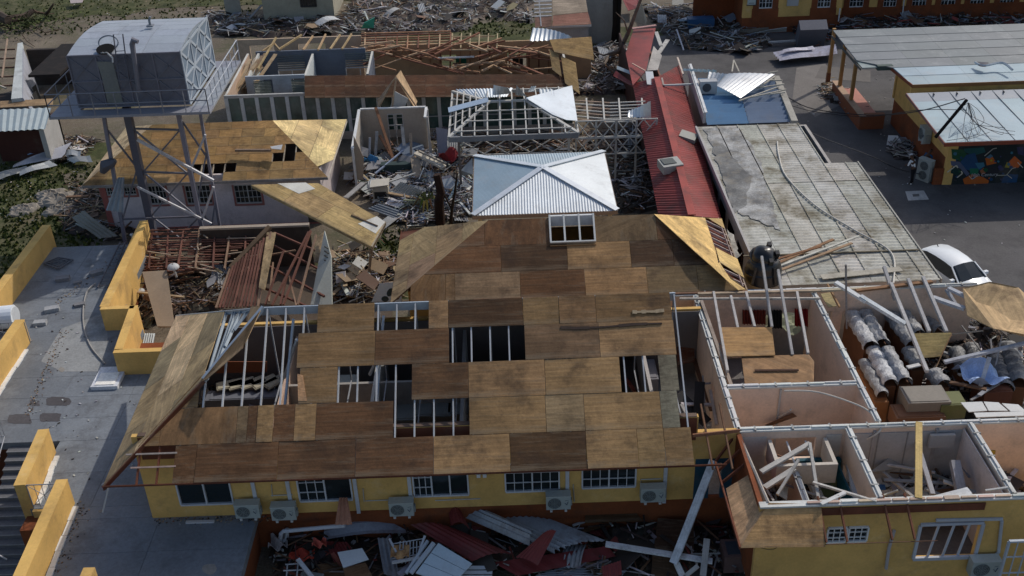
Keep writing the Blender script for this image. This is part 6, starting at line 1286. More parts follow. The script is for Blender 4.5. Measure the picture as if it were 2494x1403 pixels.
SKIN = M('skin', (.10, .05, .03), .6, 0, .05, 1, fine=0); CL = {k: M('cloth_'+k, c, .95, 0, .15, 3, fine=.1) for k, c in dict(white=(.8, .82, .83), black=(.012, .012, .014), blue=(.02, .10, .22), hair=(.01, .008, .007), shoe=(.02, .02, .02)).items()}
def person(loc, rz, label, shirt, trousers, bend=.1, arm=(0, .3), hat=True):
    b = math.sin(bend); hp = .95
    def U(h, f=0, s=0):  # height along the spine, forward, side
        return V((s, f+(h-hp)*b if h > hp else f, h if h <= hp else hp+(h-hp)*math.cos(bend)))
    Vs = []; Es = []
    def a(p, r, pr=None, r2=None):
        Vs.append((p, r, r2 or r)); i = len(Vs)-1
        if pr is not None: Es.append((pr, i))
        return i
    pel = a(U(.95), .13, None, .1); wa = a(U(1.12), .115, pel, .09); ch = a(U(1.33), .14, wa, .1); nk = a(U(1.48), .055, ch); hd = a(U(1.58, .01), .075, nk, .085); tp = a(U(1.70, .02), .07, hd, .08)
    a(U(1.60, .095), .015, hd)
    for s in (-1, 1):
        a(U(1.6, .0, s*.085), .014, hd)
        sh = a(U(1.42, 0, s*.17), .055, ch); el = a(U(1.16, arm[0]*.5+.03, s*.24), .042, sh); wr = a(U(1.0+arm[1]*.5, .12+arm[0]*.7, s*.2), .03, el); pm = a(U(.93+arm[1]*.5, .17+arm[0]*.8, s*.19), .032, wr, .02)
        for k in range(4): a(U(.85+arm[1]*.5+.008*abs(k-1.5), .19+arm[0]*.85, s*.19+(k-1.5)*.018), .009, pm)
        a(U(.90+arm[1]*.5, .21+arm[0]*.8, s*.155), .01, pm)
        hi = a(V((s*.09, 0, .9)), .095, pel); kn = a(V((s*.11, .05*s, .5)), .062, hi); an = a(V((s*.12, .02*s-.02, .09)), .04, kn); a(V((s*.13, .14+.02*s, .04)), .035, an)
    root = skin_mesh('person', Vs, Es, SKIN); root.location = V(loc); root.rotation_euler = (0, 0, rz); tag(root, label, 'person')
    T = []; a2 = lambda *q: T.append(q) or len(T)-1
    def sub(name, ids, E_, dr, m): skin_mesh(name, [(Vs[i][0], Vs[i][1]+dr, Vs[i][2]+dr) for i in ids], E_, m, root)
    sub('shirt', [0, 1, 2, 8, 9, 19, 20], [(0, 1), (1, 2), (2, 3), (3, 4), (2, 5), (5, 6)] if False else [(0, 1), (1, 2)], .018, shirt)
    k = [i for i, v in enumerate(Vs)]
    shs = [i for i, v in enumerate(Vs) if abs(v[1]-.055) < 1e-6 and abs(v[0].x) > .1]
    for i in shs: sub('sleeve', [2, i, i+1], [(0, 1), (1, 2)], .014, shirt)
    his = [i for i, v in enumerate(Vs) if abs(v[1]-.095) < 1e-6]
    for i in his: sub('trouser_leg', [0, i, i+1, i+2], [(0, 1), (1, 2), (2, 3)], .014, trousers); sub('shoe', [i+2, i+3], [(0, 1)], .012, CL['shoe'])
    hv = [(U(1.68, -.005), .088, .095), (U(1.745, .0), .06, .07)]; 
    if hat: hv.append((U(1.69, .14), .05, .015)); skin_mesh('cap', hv, [(0, 1), (0, 2)], CL['white'], root)
    else: skin_mesh('hair', hv, [(0, 1)], CL['hair'], root)
    return root
person(Z(2219, 449, 0), .7, 'person in white shirt, pale cap and black trousers standing on the road', CL['white'], CL['black'], .35, (.25, .3))
person(Z(2245, 432, 0), -.9, 'person in blue shirt bending next to the tall air conditioner', CL['blue'], CL['black'], .75, (.2, .2), False)
# ================================================================ black plastic tank
def btank():
    c = Z(1872, 706, 3.7)+V((0, 1.0, 0)); t = thing('water_tank', 'dented black plastic water tank with its domed lid askew on the grey roof edge', 'tank', c)
    m = MB(); prof = [(.72, 0), (.76, .1), (.74, .35), (.78, .4), (.74, .45), (.70, .7), (.58, .88), (.38, .98), (.3, 1.0)]; c = c-V((0, 0, .1))
    def prf(u, v):
        k = v*(len(prof)-1); i = min(int(k), len(prof)-2); f = k-i; r = prof[i][0]*(1-f)+prof[i+1][0]*f; z = prof[i][1]*(1-f)+prof[i+1][1]*f; a = u*2*math.pi
        d = 1-.22*max(0, math.cos(a-4.9))*max(0, math.sin(v*3.1)); return c+V((r*d*math.cos(a), r*d*math.sin(a), z))
    m.grid(prf, 28, 24); part(t, 'body', m, MT['black'], smooth=True)
    m = MB(); d = c+V((-.05, .1, 1.0)); up = V((.05, -.35, .95)).normalized(); s1 = V((1, 0, 0)); s2 = up.cross(s1)
    m.grid(lambda u, v: d+(s1*math.cos(u*6.2832)+s2*math.sin(u*6.2832))*(.5*math.cos(v*1.5))*(1+.06*math.sin(u*25))+up*(.42*math.sin(v*1.5)), 24, 8); part(t, 'lid', m, MT['black'], smooth=True)
    m = MB(); m.tube([d+(s1*math.cos(k*.45)+s2*math.sin(k*.45))*.52 for k in range(15)], .06, 6, caps=False); 
    for k in range(3): a = -1.2+k*1.1; m.obox(d+(s1*math.cos(a)+s2*math.sin(a))*.5+up*.15, s1*.08, s2*.1, up*.16)
    part(t, 'rim', m, MT['black'])
    for k in range(2): m = MB(); a = 3.9+k*1.3; m.beam(c+V((.77*math.cos(a), .77*math.sin(a), .1)), c+V((.6*math.cos(a), .6*math.sin(a), .8)), .1, .06, (.9, 1, 1)); part(t, 'rib', m, MT['black'])
btank()
# ================================================================ wrapped carton stacks in the right room
def stack(u0, v0, u1, v1, w_, z, label, tone=1.0, box=True):
    a, b = Z(u0, v0, z), Z(u1, v1, z); d = (b-a).normalized(); s = V((-d.y, d.x, 0)); t = thing('wrapped_stack', label, 'wrapped goods', ((a+b)/2).xy.to_3d()+V((0, 0, 1.2)), 'stacks wrapped in crinkled plastic')
    L = (b-a).length; m = MB(); m.obox((a+b)/2-V((0, 0, (z-1.2)/2+.12)), d*L/2, s*w_*.44, V((0, 0, (z-1.2)/2-.12)), (.15, .065, .03)); part(t, 'carton', m, MT['paint'])
    ph = RN.uniform(0, 9); m = MB(); n = max(6, int(L/.07))
    def fn(u, v):
        p = a+d*(L*(v*1.04-.02)); an = -.5+u*(math.pi+1.0); r = w_*.55*(1+.09*math.sin(v*L*13+ph)+.05*math.sin(an*3+v*9)+RN.uniform(-.06, .06)); 
        return p+s*(r*math.cos(an))+V((0, 0, r*.85*math.sin(an)-.1))
    m.grid(fn, 14, n, (tone,)*3); part(t, 'plastic_wrap', m, MT['foil'])
for a in ((2075, 762, 2122, 838, .52, 3.3, 'silvery wrapped stack nearest the inner wall, farthest row of the storage room', 1.1), (2108, 760, 2150, 832, .5, 3.3, 'greyish crinkled wrapped stack, second from the inner wall in the back row', .75), (2172, 765, 2225, 835, .5, 3.2, 'dull wrapped stack behind the leaning white beams in the back row', .6), (2205, 762, 2240, 810, .45, 3.2, 'wrapped stack under the parallel grey joists', .65),
          (2128, 850, 2170, 928, .5, 3.1, 'bright silvery wrapped stack in the front row of the storage room', 1.15), (2162, 850, 2205, 925, .48, 3.1, 'grey crinkled stack right of the bright one in the front row', .8), (2105, 878, 2150, 955, .4, 2.9, 'brownish torn wrapped stack along the inner wall', .6), (2215, 850, 2240, 890, .5, 3.0, 'short dull wrapped stack left of the small plywood piece', .55), (2275, 905, 2300, 932, .55, 2.9, 'low crinkled bundle near the blue sheet', .6), (2455, 840, 2485, 930, .6, 2.7, 'tall dark wrapped stack at the right edge of the photo', .4)):
    stack(*a)
# ================================================================ wood panels and boards placed one by one
def panel(name, pts, label, cat='panel', mt='ply', c=TAN, t=.03, grp=None, u=None):
    m = MB(); m.prism([V(p) for p in pts], t, c, u); return single(name, m, MT[mt], label, cat, grp)
def board(p, q, w_, h_, c, label, name='board', mt='wood', grp=None, cat='board'):
    m = MB(); m.beam(p, q, w_, h_, c); return single(name, m, MT[mt], label, cat, grp)
panel('plywood_sheet', [Z(1757, 797, 4.32), Z(1880, 797, 4.32), Z(1888, 865, 4.32), Z(1768, 868, 4.32)], 'square orange-brown plywood sheet on the joists of the pink room', c=(.36, .21, .085))
panel('plywood_sheet', [Z(1806, 868, 4.25), Z(1970, 863, 4.25), Z(1983, 880, 4.2), Z(1982, 938, 4.2), Z(1815, 943, 4.2)], 'wide brown plywood sheet with a dark slit beside the white wall top', c=(.30, .175, .085))
board(Z(1838, 902, 4.28), Z(1945, 901, 4.28), .09, .03, (.08, .04, .025), 'thin dark batten lying on the wide brown plywood sheet')
panel('plywood_sheet', [Z(2345, 702, 4.6), Z(2410, 686, 4.9), Z(2480, 700, 4.6), Z(2545, 760, 4.0), Z(2548, 835, 3.9), Z(2500, 815, 4.4), Z(2420, 800, 4.5), Z(2356, 768, 4.3)], 'big torn light plywood sheet lying over the upper right wall', c=(.52, .36, .19))
panel('plywood_sheet', [Z(2224, 812, 3.9), Z(2318, 810, 3.9), Z(2290, 868, 3.3), Z(2247, 872, 3.3)], 'small yellowish plywood trapezoid under the grey joists', c=(.50, .37, .15))
panel('plywood_sheet', [Z(2282, 890, 3.0), Z(2310, 815, 3.7), Z(2318, 812, 3.7), Z(2275, 902, 3.0)], 'narrow brown splintered plywood beside the yellowish trapezoid', c=(.28, .17, .09))
panel('plywood_sheet', [Z(1998, 715, 4.4), Z(2022, 712, 4.4), Z(2038, 745, 4.2), Z(2018, 748, 4.2)], 'small yellow plywood offcut at the corner of the storage room', c=(.45, .36, .17))
PB = (.54, .58, .60)
for (a, b, w_, h_, c, lb) in (((2035, 688, 4.9), (2110, 735, 4.6), .2, .1, (.62, .64, .64), 'upper piece of the long white beam slanting over the storage room'), ((2095, 722, 4.7), (2205, 790, 4.2), .2, .12, PB, 'lower piece of the long white beam slanting over the storage room'), ((2060, 645, 6.2), (2062, 800, 3.2), .06, .06, (.25, .24, .24), 'thin grey pole standing upright at the corner of the storage room'), ((2300, 882, 3.6), (2500, 835, 4.0), .14, .1, (.42, .43, .46), 'long grey beam crossing the right storage room diagonally'), ((2272, 725, 4.2), (2350, 752, 4.2), .2, .12, (.45, .47, .5), 'thick grey beam pointing at the big torn plywood sheet'), ((2310, 702, 4.4), (2352, 722, 4.4), .18, .1, (.42, .44, .48), 'short grey beam at the upper left of the torn plywood sheet'), ((2305, 705, 4.3), (2330, 745, 3.9), .12, .1, (.4, .42, .46), 'short grey prop between two thick beams'), ((2410, 870, 3.6), (2385, 950, 2.6), .14, .08, (.5, .53, .56), 'grey plank leaning over the blue sheet'), ((2210, 895, 3.2), (2240, 888, 3.2), .16, .05, (.62, .62, .6), 'short white plank end between the wrapped stacks'), ((2015, 692, 4.3), (2045, 748, 4.0), .06, .08, (.4, .25, .13), 'brown stick beside the yellow plywood offcut'), ((2315, 815, 3.4), (2395, 805, 3.9), .04, .04, (.4, .35, .28), 'thin brown stick below the torn plywood sheet')):
    board(Z(*a), Z(*b), w_, h_, c, lb)
# joists over the pink room and the storage room
SP = (.46, .44, .42)
for i, (u0, v0, u1, v1) in enumerate(((1738, 712, 1772, 905), (1780, 722, 1797, 800), (1817, 712, 1838, 797), (1855, 625, 1880, 797), (1895, 658, 1930, 865), (1941, 712, 1968, 862))):
    z0, z1 = (4.4, 4.25) if i not in (3, 4) else (5.6, 4.25)
    board(Z(u0, v0, z0), Z(u1, v1, z1), .09, .12, SP, 'spotted pale joist over the pink walled room', 'joist', grp='joists over the pink walled room')
for i, (u0, v0, u1, v1) in enumerate(((2170, 690, 2258, 905), (2212, 680, 2263, 808), (2248, 675, 2305, 808), (2153, 650, 2180, 730))):
    board(Z(u0, v0, 4.5), Z(u1, v1, 3.9), .12, .12, (.43, .42, .41), 'grey joist of the parallel set over the storage room', 'joist', grp='parallel joists over the storage room')
board(Z(1708, 735, 4.35), Z(1782, 945, 4.0), .12, .16, (.33, .27, .22), 'long weathered joist leaning along the white topped wall of the pink room', 'joist')
for (u0, v0, u1, v1, c, w_) in ((1700, 716, 2000, 708, (.40, .31, .22), .12), (1655, 728, 1995, 727, (.45, .42, .37), .07), (2000, 708, 2150, 700, (.5, .44, .32), .1), (2085, 708, 2270, 686, (.26, .14, .07), .16)):
    board(Z(u0, v0, 4.38), Z(u1, v1, 4.36), w_, .08, c, 'broken eave board lying along the top of the rear wall', 'eave_board', grp='eave boards on the rear wall top')
for (u0, v0, u1, v1, c, w_, lb) in ((1880, 655, 2092, 575, (.6, .58, .5), .1, 'pale plank, uppermost of the loose planks on the grey roof'), (1885, 645, 2030, 583, (.30, .17, .09), .14, 'brown plank under the pale one on the grey roof'), (1890, 662, 2075, 592, (.38, .25, .15), .12, 'tan plank nearest the viewer on the grey roof'), (1862, 640, 2000, 600, (.24, .12, .06), .12, 'dark brown plank beside the black tank on the grey roof')):
    board(Z(u0, v0, 3.75), Z(u1, v1, 3.9), w_, .05, c, lb)
board(Z(2000, 675, 3.66), Z(2195, 655, 3.66), .35, .03, (.42, .39, .32), 'long flat weathered board at the front edge of the grey roof')
# hoses, cables
def cable(pts, r, c, label, name='cable', mt='clean', cat='cable'):
    m = MB(); out = []
    for i in range(len(pts)-1):
        p0, p1, p2, p3 = pts[max(i-1, 0)], pts[i], pts[i+1], pts[min(i+2, len(pts)-1)]
        for k in range(6):
            s = k/6; out.append(.5*((2*p1)+(p2-p0)*s+(2*p0-5*p1+4*p2-p3)*s*s+(3*p1-p0-3*p2+p3)*s**3))
    out.append(pts[-1]); m.tube(out, r, 5, c); return single(name, m, MT[mt], label, cat)
cable([Z(*p) for p in ((1893, 345, 3.62), (1897, 380, 3.62), (1915, 430, 3.62), (1985, 500, 3.62), (2080, 560, 3.62), (2170, 615, 3.62), (2176, 690, 3.64))], .04, (.55, .52, .46), 'long grey hose curving over the weathered grey roof', 'hose', cat='hose')
cable([Z(*p) for p in ((1945, 300, 3.3), (1990, 330, 3.0), (2120, 380, 2.0), (2200, 415, .6), (2330, 440, .3))], .025, (.04, .04, .045), 'dark cable sagging from the grey roof corner across the road')
cable([Z(*p) for p in ((1915, 235, 3.2), (1980, 265, 2.0), (2110, 280, 1.2), (2230, 272, 4.2), (2350, 240, 5.0))], .03, (.03, .03, .035), 'dark overhead cable from the blue roof to the lower grey roof')
cable([Z(*p) for p in ((1905, 250, 3.2), (1985, 272, 1.8), (2110, 284, 1.2), (2240, 268, 4.1), (2355, 268, 4.2))], .02, (.03, .03, .035), 'thin second dark cable from the blue roof to the lower grey roof')
m = MB(); a = Z(2278, 335, 3.5); b = Z(2355, 243, 5.2); m.beam(a, b, .12, .12, (.03, .03, .035)); o = single('leaning_pole', m, MT['bark'], 'dark broken pole leaning over the lower grey roof', 'pole')
for k in range(9):
    q = [Z(2358, 250, 4.9), Z(2355+RN.uniform(-10, 30), 275+RN.uniform(-10, 20), 4.0), Z(2365+RN.uniform(-20, 70), 310+RN.uniform(-20, 30), 3.85), Z(2380+RN.uniform(-80, 120), 340+RN.uniform(-30, 6), 3.8)]; cable(q, .014, (.03, .03, .035), 'thin dark wire of the tangle on the lower grey roof', 'wire')['group'] = 'wires tangled on the lower grey roof'
m = MB(); m.prism([V((24.9, 55.6, 4.2)), V((25.6, 55.4, 4.2)), V((26.1, 56.1, 4.45)), V((25.4, 56.3, 4.55))], .03, (.12, .13, .14)); 
cable([Z(*p) for p in ((2375, 152, 4.35), (2395, 160, 4.4), (2440, 153, 4.5), (2466, 170, 4.4))], .07, (.5, .55, .58), 'crumpled strip of flashing lying on the upper grey roof', 'flashing', 'metal', 'debris')
panel('metal_sheet', [Z(2376, 150, 4.4), Z(2408, 152, 4.5), Z(2400, 162, 4.4), Z(2385, 160, 4.4)], 'small dark bent metal piece on the upper grey roof', 'debris', 'metal', (.05, .05, .06))
cable([Z(*p) for p in ((1910, 952, 4.3), (1990, 955, 4.3), (2085, 985, 4.2), (2125, 1010, 4.2), (2146, 1040, 4.2), (2130, 1060, 4.0), (2098, 1074, 3.6))], .03, (.58, .55, .48), 'cream coloured pipe curling along the pink wall tops', 'pipe', cat='pipe')
cable([Z(*p) for p in ((232, 690, 1.56), (212, 710, 1.56), (203, 750, 1.56), (205, 800, 1.56), (222, 845, 1.56), (255, 885, 1.56))], .035, (.36, .35, .33), 'curved grey hose lying on the roof terrace', 'hose', cat='hose')
cable([Z(*p) for p in ((2050, 1240, 3), (2010, 1180, 3.3), (1900, 1330, 2.6), (1820, 1318, 3.5))], .01, (.05, .05, .05), 'thin dark wire hanging over the yellow wall at the lower right', 'wire')
# terrace objects
m = MB(); P = [Z(107, 642, 1.6), Z(142, 627, 1.6), Z(178, 633, 1.6), Z(143, 655, 1.6)]
for i in range(4): m.beam(P[i], P[(i+1) % 4], .06, .05, (.12, .13, .15))
c = sum(P, V((0, 0, 0)))/4
for i in range(4): m.beam(P[i], c, .04, .04, (.12, .13, .15)); q0, q1 = P[i].lerp(c, .35), P[(i+1) % 4].lerp(c, .35); m.beam(q0, q1, .04, .04, (.12, .13, .15))
single('scrap_frame', m, MT['rust'], 'square metal frame with crossed bars lying flat on the terrace', 'frame')
m = MB(); a, b, c_, d = Z(293, 590, 1.7), Z(305, 590, 1.7), Z(238, 700, 1.6), Z(262, 700, 1.6)
for p, q in ((a, c_), (b, d)): m.beam(p, q, .05, .06, (.15, .15, .17))
for k in range(12): m.beam(a.lerp(c_, (k+.5)/12), b.lerp(d, (k+.5)/12), .03, .03, (.2, .2, .22))
single('ladder', m, MT['rust'], 'grey metal ladder lying along the far yellow parapet', 'ladder')
for (u, v, s, rz, lb) in ((154, 683, .3, .2, 'grey block on the dark far part of the terrace'), (189, 690, .17, .4, 'small dark block on the far part of the terrace'), (128, 757, .3, .3, 'pale grey block left of the hose on the terrace'), (99, 790, .27, .1, 'pale block nearest the left parapet'), (236, 668, .28, .5, 'grey block beside the lying ladder'), (195, 745, .22, .3, 'tan block touching the hose')):
    p = Z(u, v, 1.5); m = MB(); ax = V((math.cos(rz), math.sin(rz), 0)); ay = V((-math.sin(rz), math.cos(rz), 0)); m.obox(p+V((0, 0, s*.3)), ax*s, ay*s*.55, V((0, 0, s*.3)), (.38, .39, .4) if 'pale' in lb else (.22, .22, .23)); single('concrete_block', m, MT['conc'], lb, 'block')
m = MB(); c = Z(28, 800, 1.5); m.tube([c+V((-.45, 0, .55)), c+V((.25, .1, .55))], .5, 20, (.78, .82, .85)); t = thing('drum', 'white cylindrical drum lying at the left parapet of the terrace', 'drum', c); part(t, 'shell', m, MT['clean'], smooth=False); m = MB(); m.tube([c+V((.25, .1, .55)), c+V((.29, .1, .55))], .42, 16, (.6, .63, .65)); part(t, 'end_cap', m, MT['clean'])
board(Z(453, 1272, 1.54), Z(522, 1270, 1.54), .1, .06, (.55, .56, .57), 'white tube lamp lying on the terrace in front of the yellow wall', 'tube_lamp', 'clean', cat='lamp')
board(Z(264, 1188, 3.9), Z(250, 1248, 3.0), .05, .04, (.45, .46, .46), 'thin pale strip hanging from the lowest corner of the plywood hip', 'strip', 'clean')
# corrugated piece behind the terrace wall
m = MB(); m.corr(Z(345, 848, 1.0), Z(372, 848, 1.0), Z(352, 812, 1.3), .09, .03, 3, col=(.5, .53, .52)); single('corrugated_sheet', m, MT['metal'], 'small corrugated piece in the gap behind the yellow zigzag parapet', 'metal sheet')
# white bowl shaped lamps in the collapsed part
for (u, v, z, r, lb) in ((422, 652, 2.1, .28, 'white bowl shaped lamp in the collapsed timber'), (343, 710, .7, .2, 'round pale dish among the wreckage behind the parapet'), (321, 572, 2.3, .1, 'small white lamp at the top of the far parapet')):
    c = Z(u, v, z); m = MB(); m.grid(lambda a_, b_: c+V((r*math.cos(a_*6.283)*math.cos(b_*1.4), r*math.sin(a_*6.283)*math.cos(b_*1.4), r*.7*math.sin(b_*1.4))), 14, 6, (.5, .51, .5)); m.tube([c, c-V((-.05, 0, .5))], .05, 6, (.5, .5, .48)); single('lamp', m, MT['clean'], lb, 'lamp')
# big cream board with leaf cut-outs
m = MB(); a = [Z(905, 735, 1.4), Z(925, 690, 2.2), Z(978, 685, 2.4), Z(978, 735, 1.6)]; m.prism(a, .06, (.62, .58, .5)); o = thing('patterned_board', 'cream board with dark leaf shapes behind the plywood roofs', 'board', a[0]); part(o, 'board', m, MT['clean'])
m = MB(); n_ = (a[1]-a[0]).cross(a[3]-a[0]).normalized(); n_ = n_ if n_.z > 0 else -n_
for (u, v, rx, ry, an) in ((950, 712, 7, 11, .5), (938, 728, 9, 7, 0), (964, 724, 9, 6, .2), (972, 695, 5, 10, .3)):
    m.prism([PL(u+rx*math.cos(k*.5)*math.cos(an)-ry*math.sin(k*.5)*math.sin(an), v+rx*math.cos(k*.5)*math.sin(an)+ry*math.sin(k*.5)*math.cos(an), a[0], n_)+n_*.01 for k in range(12)], .004, (.02, .03, .02))
part(o, 'leaf_shapes', m, MT['clean'])
# interior items seen through the roof holes
def inner(u, v, z, sx, sy, sz, c, lb, nm='crate', mt='paint', rz=0):
    p = Z(u, v, z); ax = V((math.cos(rz), math.sin(rz), 0)); ay = V((-math.sin(rz), math.cos(rz), 0)); m = MB(); m.obox(p-V((0, 0, sz/2)), ax*sx/2, ay*sy/2, V((0, 0, sz/2)), c); m.obox(p+V((0, 0, .012)), ax*sx/2*.9, ay*sy/2*.85, V((0, 0, .012)), tuple(x*1.1 for x in c)); return single(nm, m, MT[mt], lb, 'furniture')
inner(955, 790, 3.2, 1.1, .6, .5, (.6, .61, .6), 'white box seen through the upper middle roof hole')
inner(840, 930, 2.7, .9, .9, .1, (.55, .55, .48), 'pale round edged board seen through the left part of the middle roof hole', 'ceiling_board')
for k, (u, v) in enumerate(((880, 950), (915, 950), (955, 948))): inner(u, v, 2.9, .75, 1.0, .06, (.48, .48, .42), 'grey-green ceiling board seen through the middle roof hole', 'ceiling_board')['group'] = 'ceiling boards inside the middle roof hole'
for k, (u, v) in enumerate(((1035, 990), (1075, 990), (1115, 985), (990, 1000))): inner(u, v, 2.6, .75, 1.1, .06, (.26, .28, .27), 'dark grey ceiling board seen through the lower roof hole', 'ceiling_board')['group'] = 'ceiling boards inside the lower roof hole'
inner(1130, 845, 2.3, .9, .7, .8, (.30, .33, .35), 'grey cabinet seen through the dark roof hole near the centre', 'cabinet')
inner(1560, 900, 2.5, 1.2, 1.3, .8, (.18, .18, .2), 'grey table seen through the small right roof hole', 'table'); inner(1535, 935, 2.7, .1, .8, .1, (.5, .15, .13), 'red strip seen through the small right roof hole', 'strip', rz=.3)
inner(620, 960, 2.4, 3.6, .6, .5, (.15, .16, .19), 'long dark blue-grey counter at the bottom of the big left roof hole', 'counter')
for k in range(5): inner(560+k*28, 935-k*2, 2.6, 1.0, .5, .05, (.4, .37, .28), 'cream broken ceiling board in the big left roof hole', 'ceiling_board', rz=.3+k*.12)['group'] = 'ceiling boards in the big left roof hole'
panel('wall_board', [Y(520, 880, 31.5), Y(650, 880, 31.5), Y(650, 905, 31.5), Y(520, 908, 31.5)], 'dark orange board on the inner wall of the big left roof hole', mt='paint', c=(.22, .07, .03))
# pink room contents
m = MB(); p = Z(1812, 752, 3.4); m.box(p+V((0, 1, -.1)), p+V((1.0, 1.2, .15)), (.30, .42, .58)); single('air_unit', m, MT['clean'], 'pale blue wall unit at the back of the pink room', 'appliance')
for (u0, u1, v0, v1, c, nm, lb) in ((1808, 1865, 755, 790, (.16, .03, .02), 'curtain', 'dark red curtain at the back opening of the pink room, left of the black one'), (1870, 1905, 755, 800, (.02, .02, .02), 'curtain', 'black curtain at the back opening of the pink room'), (1935, 1968, 752, 795, (.25, .02, .02), 'curtain', 'bright red curtain in the right corner of the pink room')):
    a, b = Y(u0, v0, 34.8), Y(u1, v0, 34.8); c0, d0 = Y(u0, v1, 34.8), Y(u1, v1, 34.8); m = MB(); m.corr(a, b, c0, .12, .04, 3, c=d0, col=c); single(nm, m, MT['fabric'], lb, 'curtain')
m = MB(); p = Z(1905, 820, 1.9); m.grid(lambda u, v: p+V((-.7+1.4*u, -.6+1.2*v, .7+.25*math.sin(u*7+v*3)*math.cos(v*5))), 10, 10, (.32, .34, .24)); single('crumpled_sheet', m, MT['fabric'], 'pale greenish sheet crumpled on the floor of the pink room', 'cloth')
# corridor wreck between plywood roof and pink room
for (u0, v0, z0, u1, v1, z1, w_, c, lb) in ((1650, 960, 3.0, 1722, 1030, 2.4, .5, (.03, .03, .032), 'black slab fallen in the gap beside the plywood roof'), (1705, 930, 3.4, 1700, 1020, 2.6, .35, (.025, .025, .028), 'upright black panel in the gap beside the pink room'), (1660, 985, 3.0, 1690, 1040, 2.8, .12, (.42, .41, .40), 'pale strut crossing the black slabs'), (1667, 760, 4.0, 1668, 815, 3.2, .06, (.5, .5, .47), 'pale hanging strut near the top of the gap'), (1730, 950, 3, 1745, 1035, 2.6, .1, (.5, .45, .42), 'pinkish splintered stud at the corner of the pink room'), (1690, 870, 2.2, 1735, 1000, 2.2, .2, (.14, .07, .04), 'dark brown plank lying down the gap')):
    board(Z(u0, v0, z0), Z(u1, v1, z1), w_, .06, c, lb, 'wreck_piece')
panel('plywood_sheet', [Z(1647, 820, 3.0), Z(1690, 812, 3.0), Z(1692, 880, 2.4), Z(1650, 890, 2.4)], 'red-brown plywood hanging in the gap beside the roof', c=(.14, .05, .025))
# corridor: fallen brown planks
panel('plywood_sheet', [Z(1862, 1035, 2.9), Z(1930, 1005, 3.2), Z(1940, 1013, 3.1), Z(1872, 1038, 2.7)], 'brown split plank leaning in the narrow pink corridor', c=(.16, .08, .045)); board(Z(1898, 1015, 3.1), Z(1926, 998, 3.6), .1, .05, (.45, .42, .38), 'pale splinter above the brown plank in the pink corridor')
# lower room contents
for (a, b, w_, h_, c, lb) in (((1853, 1150, 4.0), (1973, 1080, 4.2), .16, .08, (.48, .46, .42), 'pale beam rising to the right in the lower left room'), ((1862, 1188, 3.8), (1935, 1142, 4.0), .18, .08, (.5, .48, .44), 'second pale beam under the rising one in the lower left room'), ((1893, 1205, 3.9), (1945, 1120, 4.3), .08, .08, (.38, .36, .33), 'dark grey strut crossing two pale beams'), ((1972, 1080, 4.3), (1993, 1215, 4.0), .09, .1, (.40, .39, .36), 'spotted grey strut dropping to the front wall top'), ((1980, 1175, 4.2), (2135, 1222, 4.3), .07, .07, (.52, .50, .46), 'thin pale rod crossing the white topped partition'), ((2000, 1228, 4.3), (2058, 1200, 4.3), .12, .06, (.62, .62, .6), 'white plank end by the front wall top'), ((2063, 1105, 3.2), (2088, 1225, 3.0), .2, .12, (.45, .50, .55), 'bluish white post leaning against the partition'), ((2030, 1135, 2.6), (2010, 1210, 2.2), .5, .06, (.11, .12, .05), 'olive green leaning door leaf'), ((1963, 1140, 2.6), (1998, 1222, 2.6), .28, .2, (.42, .39, .34), 'thick beige wall end going down the lower left room'),
                          ((2238, 1030, 4.35), (2237, 1215, 4.3), .2, .1, (.55, .40, .16), 'yellow wooden beam lying across the lower right room'), ((2222, 1042, 3.6), (2272, 1205, 3.4), .14, .1, (.36, .36, .38), 'grey beam fallen beside the yellow beam'), ((2325, 1125, 3.4), (2345, 1222, 2.9), .28, .25, (.36, .36, .38), 'thick grey beam in the right part of the lower room'), ((2150, 1150, 2.6), (2228, 1215, 2.6), .1, .08, (.35, .34, .33), 'grey strut on the rubble of the lower room'), ((2252, 1190, 2.6), (2320, 1220, 2.6), .12, .08, (.33, .33, .33), 'low grey strut right of the yellow beam'), ((2258, 1222, 3.9), (2362, 1195, 4.1), .3, .03, (.66, .67, .66), 'white board lying near the front wall top'), ((2400, 1195, 4.2), (2455, 1187, 4.3), .06, .05, (.5, .5, .48), 'short pale rod on the right partition')):
    board(Z(*a), Z(*b), w_, h_, c, lb)
panel('ceiling_board', [Z(2118, 1150, 2.8), Z(2245, 1058, 3.2), Z(2270, 1090, 3.0), Z(2190, 1140, 2.6), Z(2150, 1155, 2.5)], 'large grey torn ceiling board leaning in the lower right room', mt='paint', c=(.30, .30, .29))
panel('ceiling_board', [Z(2140, 1195, 2.2), Z(2205, 1188, 2.2), Z(2225, 1215, 2.0), Z(2150, 1222, 2.0)], 'pale flat board with a blue corner on the lower room floor', mt='paint', c=(.45, .45, .42)); panel('blue_board', [Z(2130, 1180, 2.25), Z(2155, 1180, 2.25), Z(2158, 1192, 2.22), Z(2133, 1194, 2.22)], 'small blue panel by the pale flat board', mt='clean', c=(.04, .12, .28))
m = MB(); p = Y(2290, 1072, 26.6); m.box(p+V((-.4, -.14, -.2)), p+V((.4, -.02, .3)), (.42, .40, .38)); single('wall_cabinet', m, MT['clean'], 'pale square cabinet on the back wall of the lower right room', 'cabinet')
m = MB()
for k in range(2): m.box((14.39-3.0+k*2.0, 26.62, 1.3), (14.39-2.9+k*2.0, 26.69, 4.1), (.35, .34, .34))
single('wall_stud', m, MT['paint'], 'grey vertical studs on the back wall of the lower right room', 'stud')
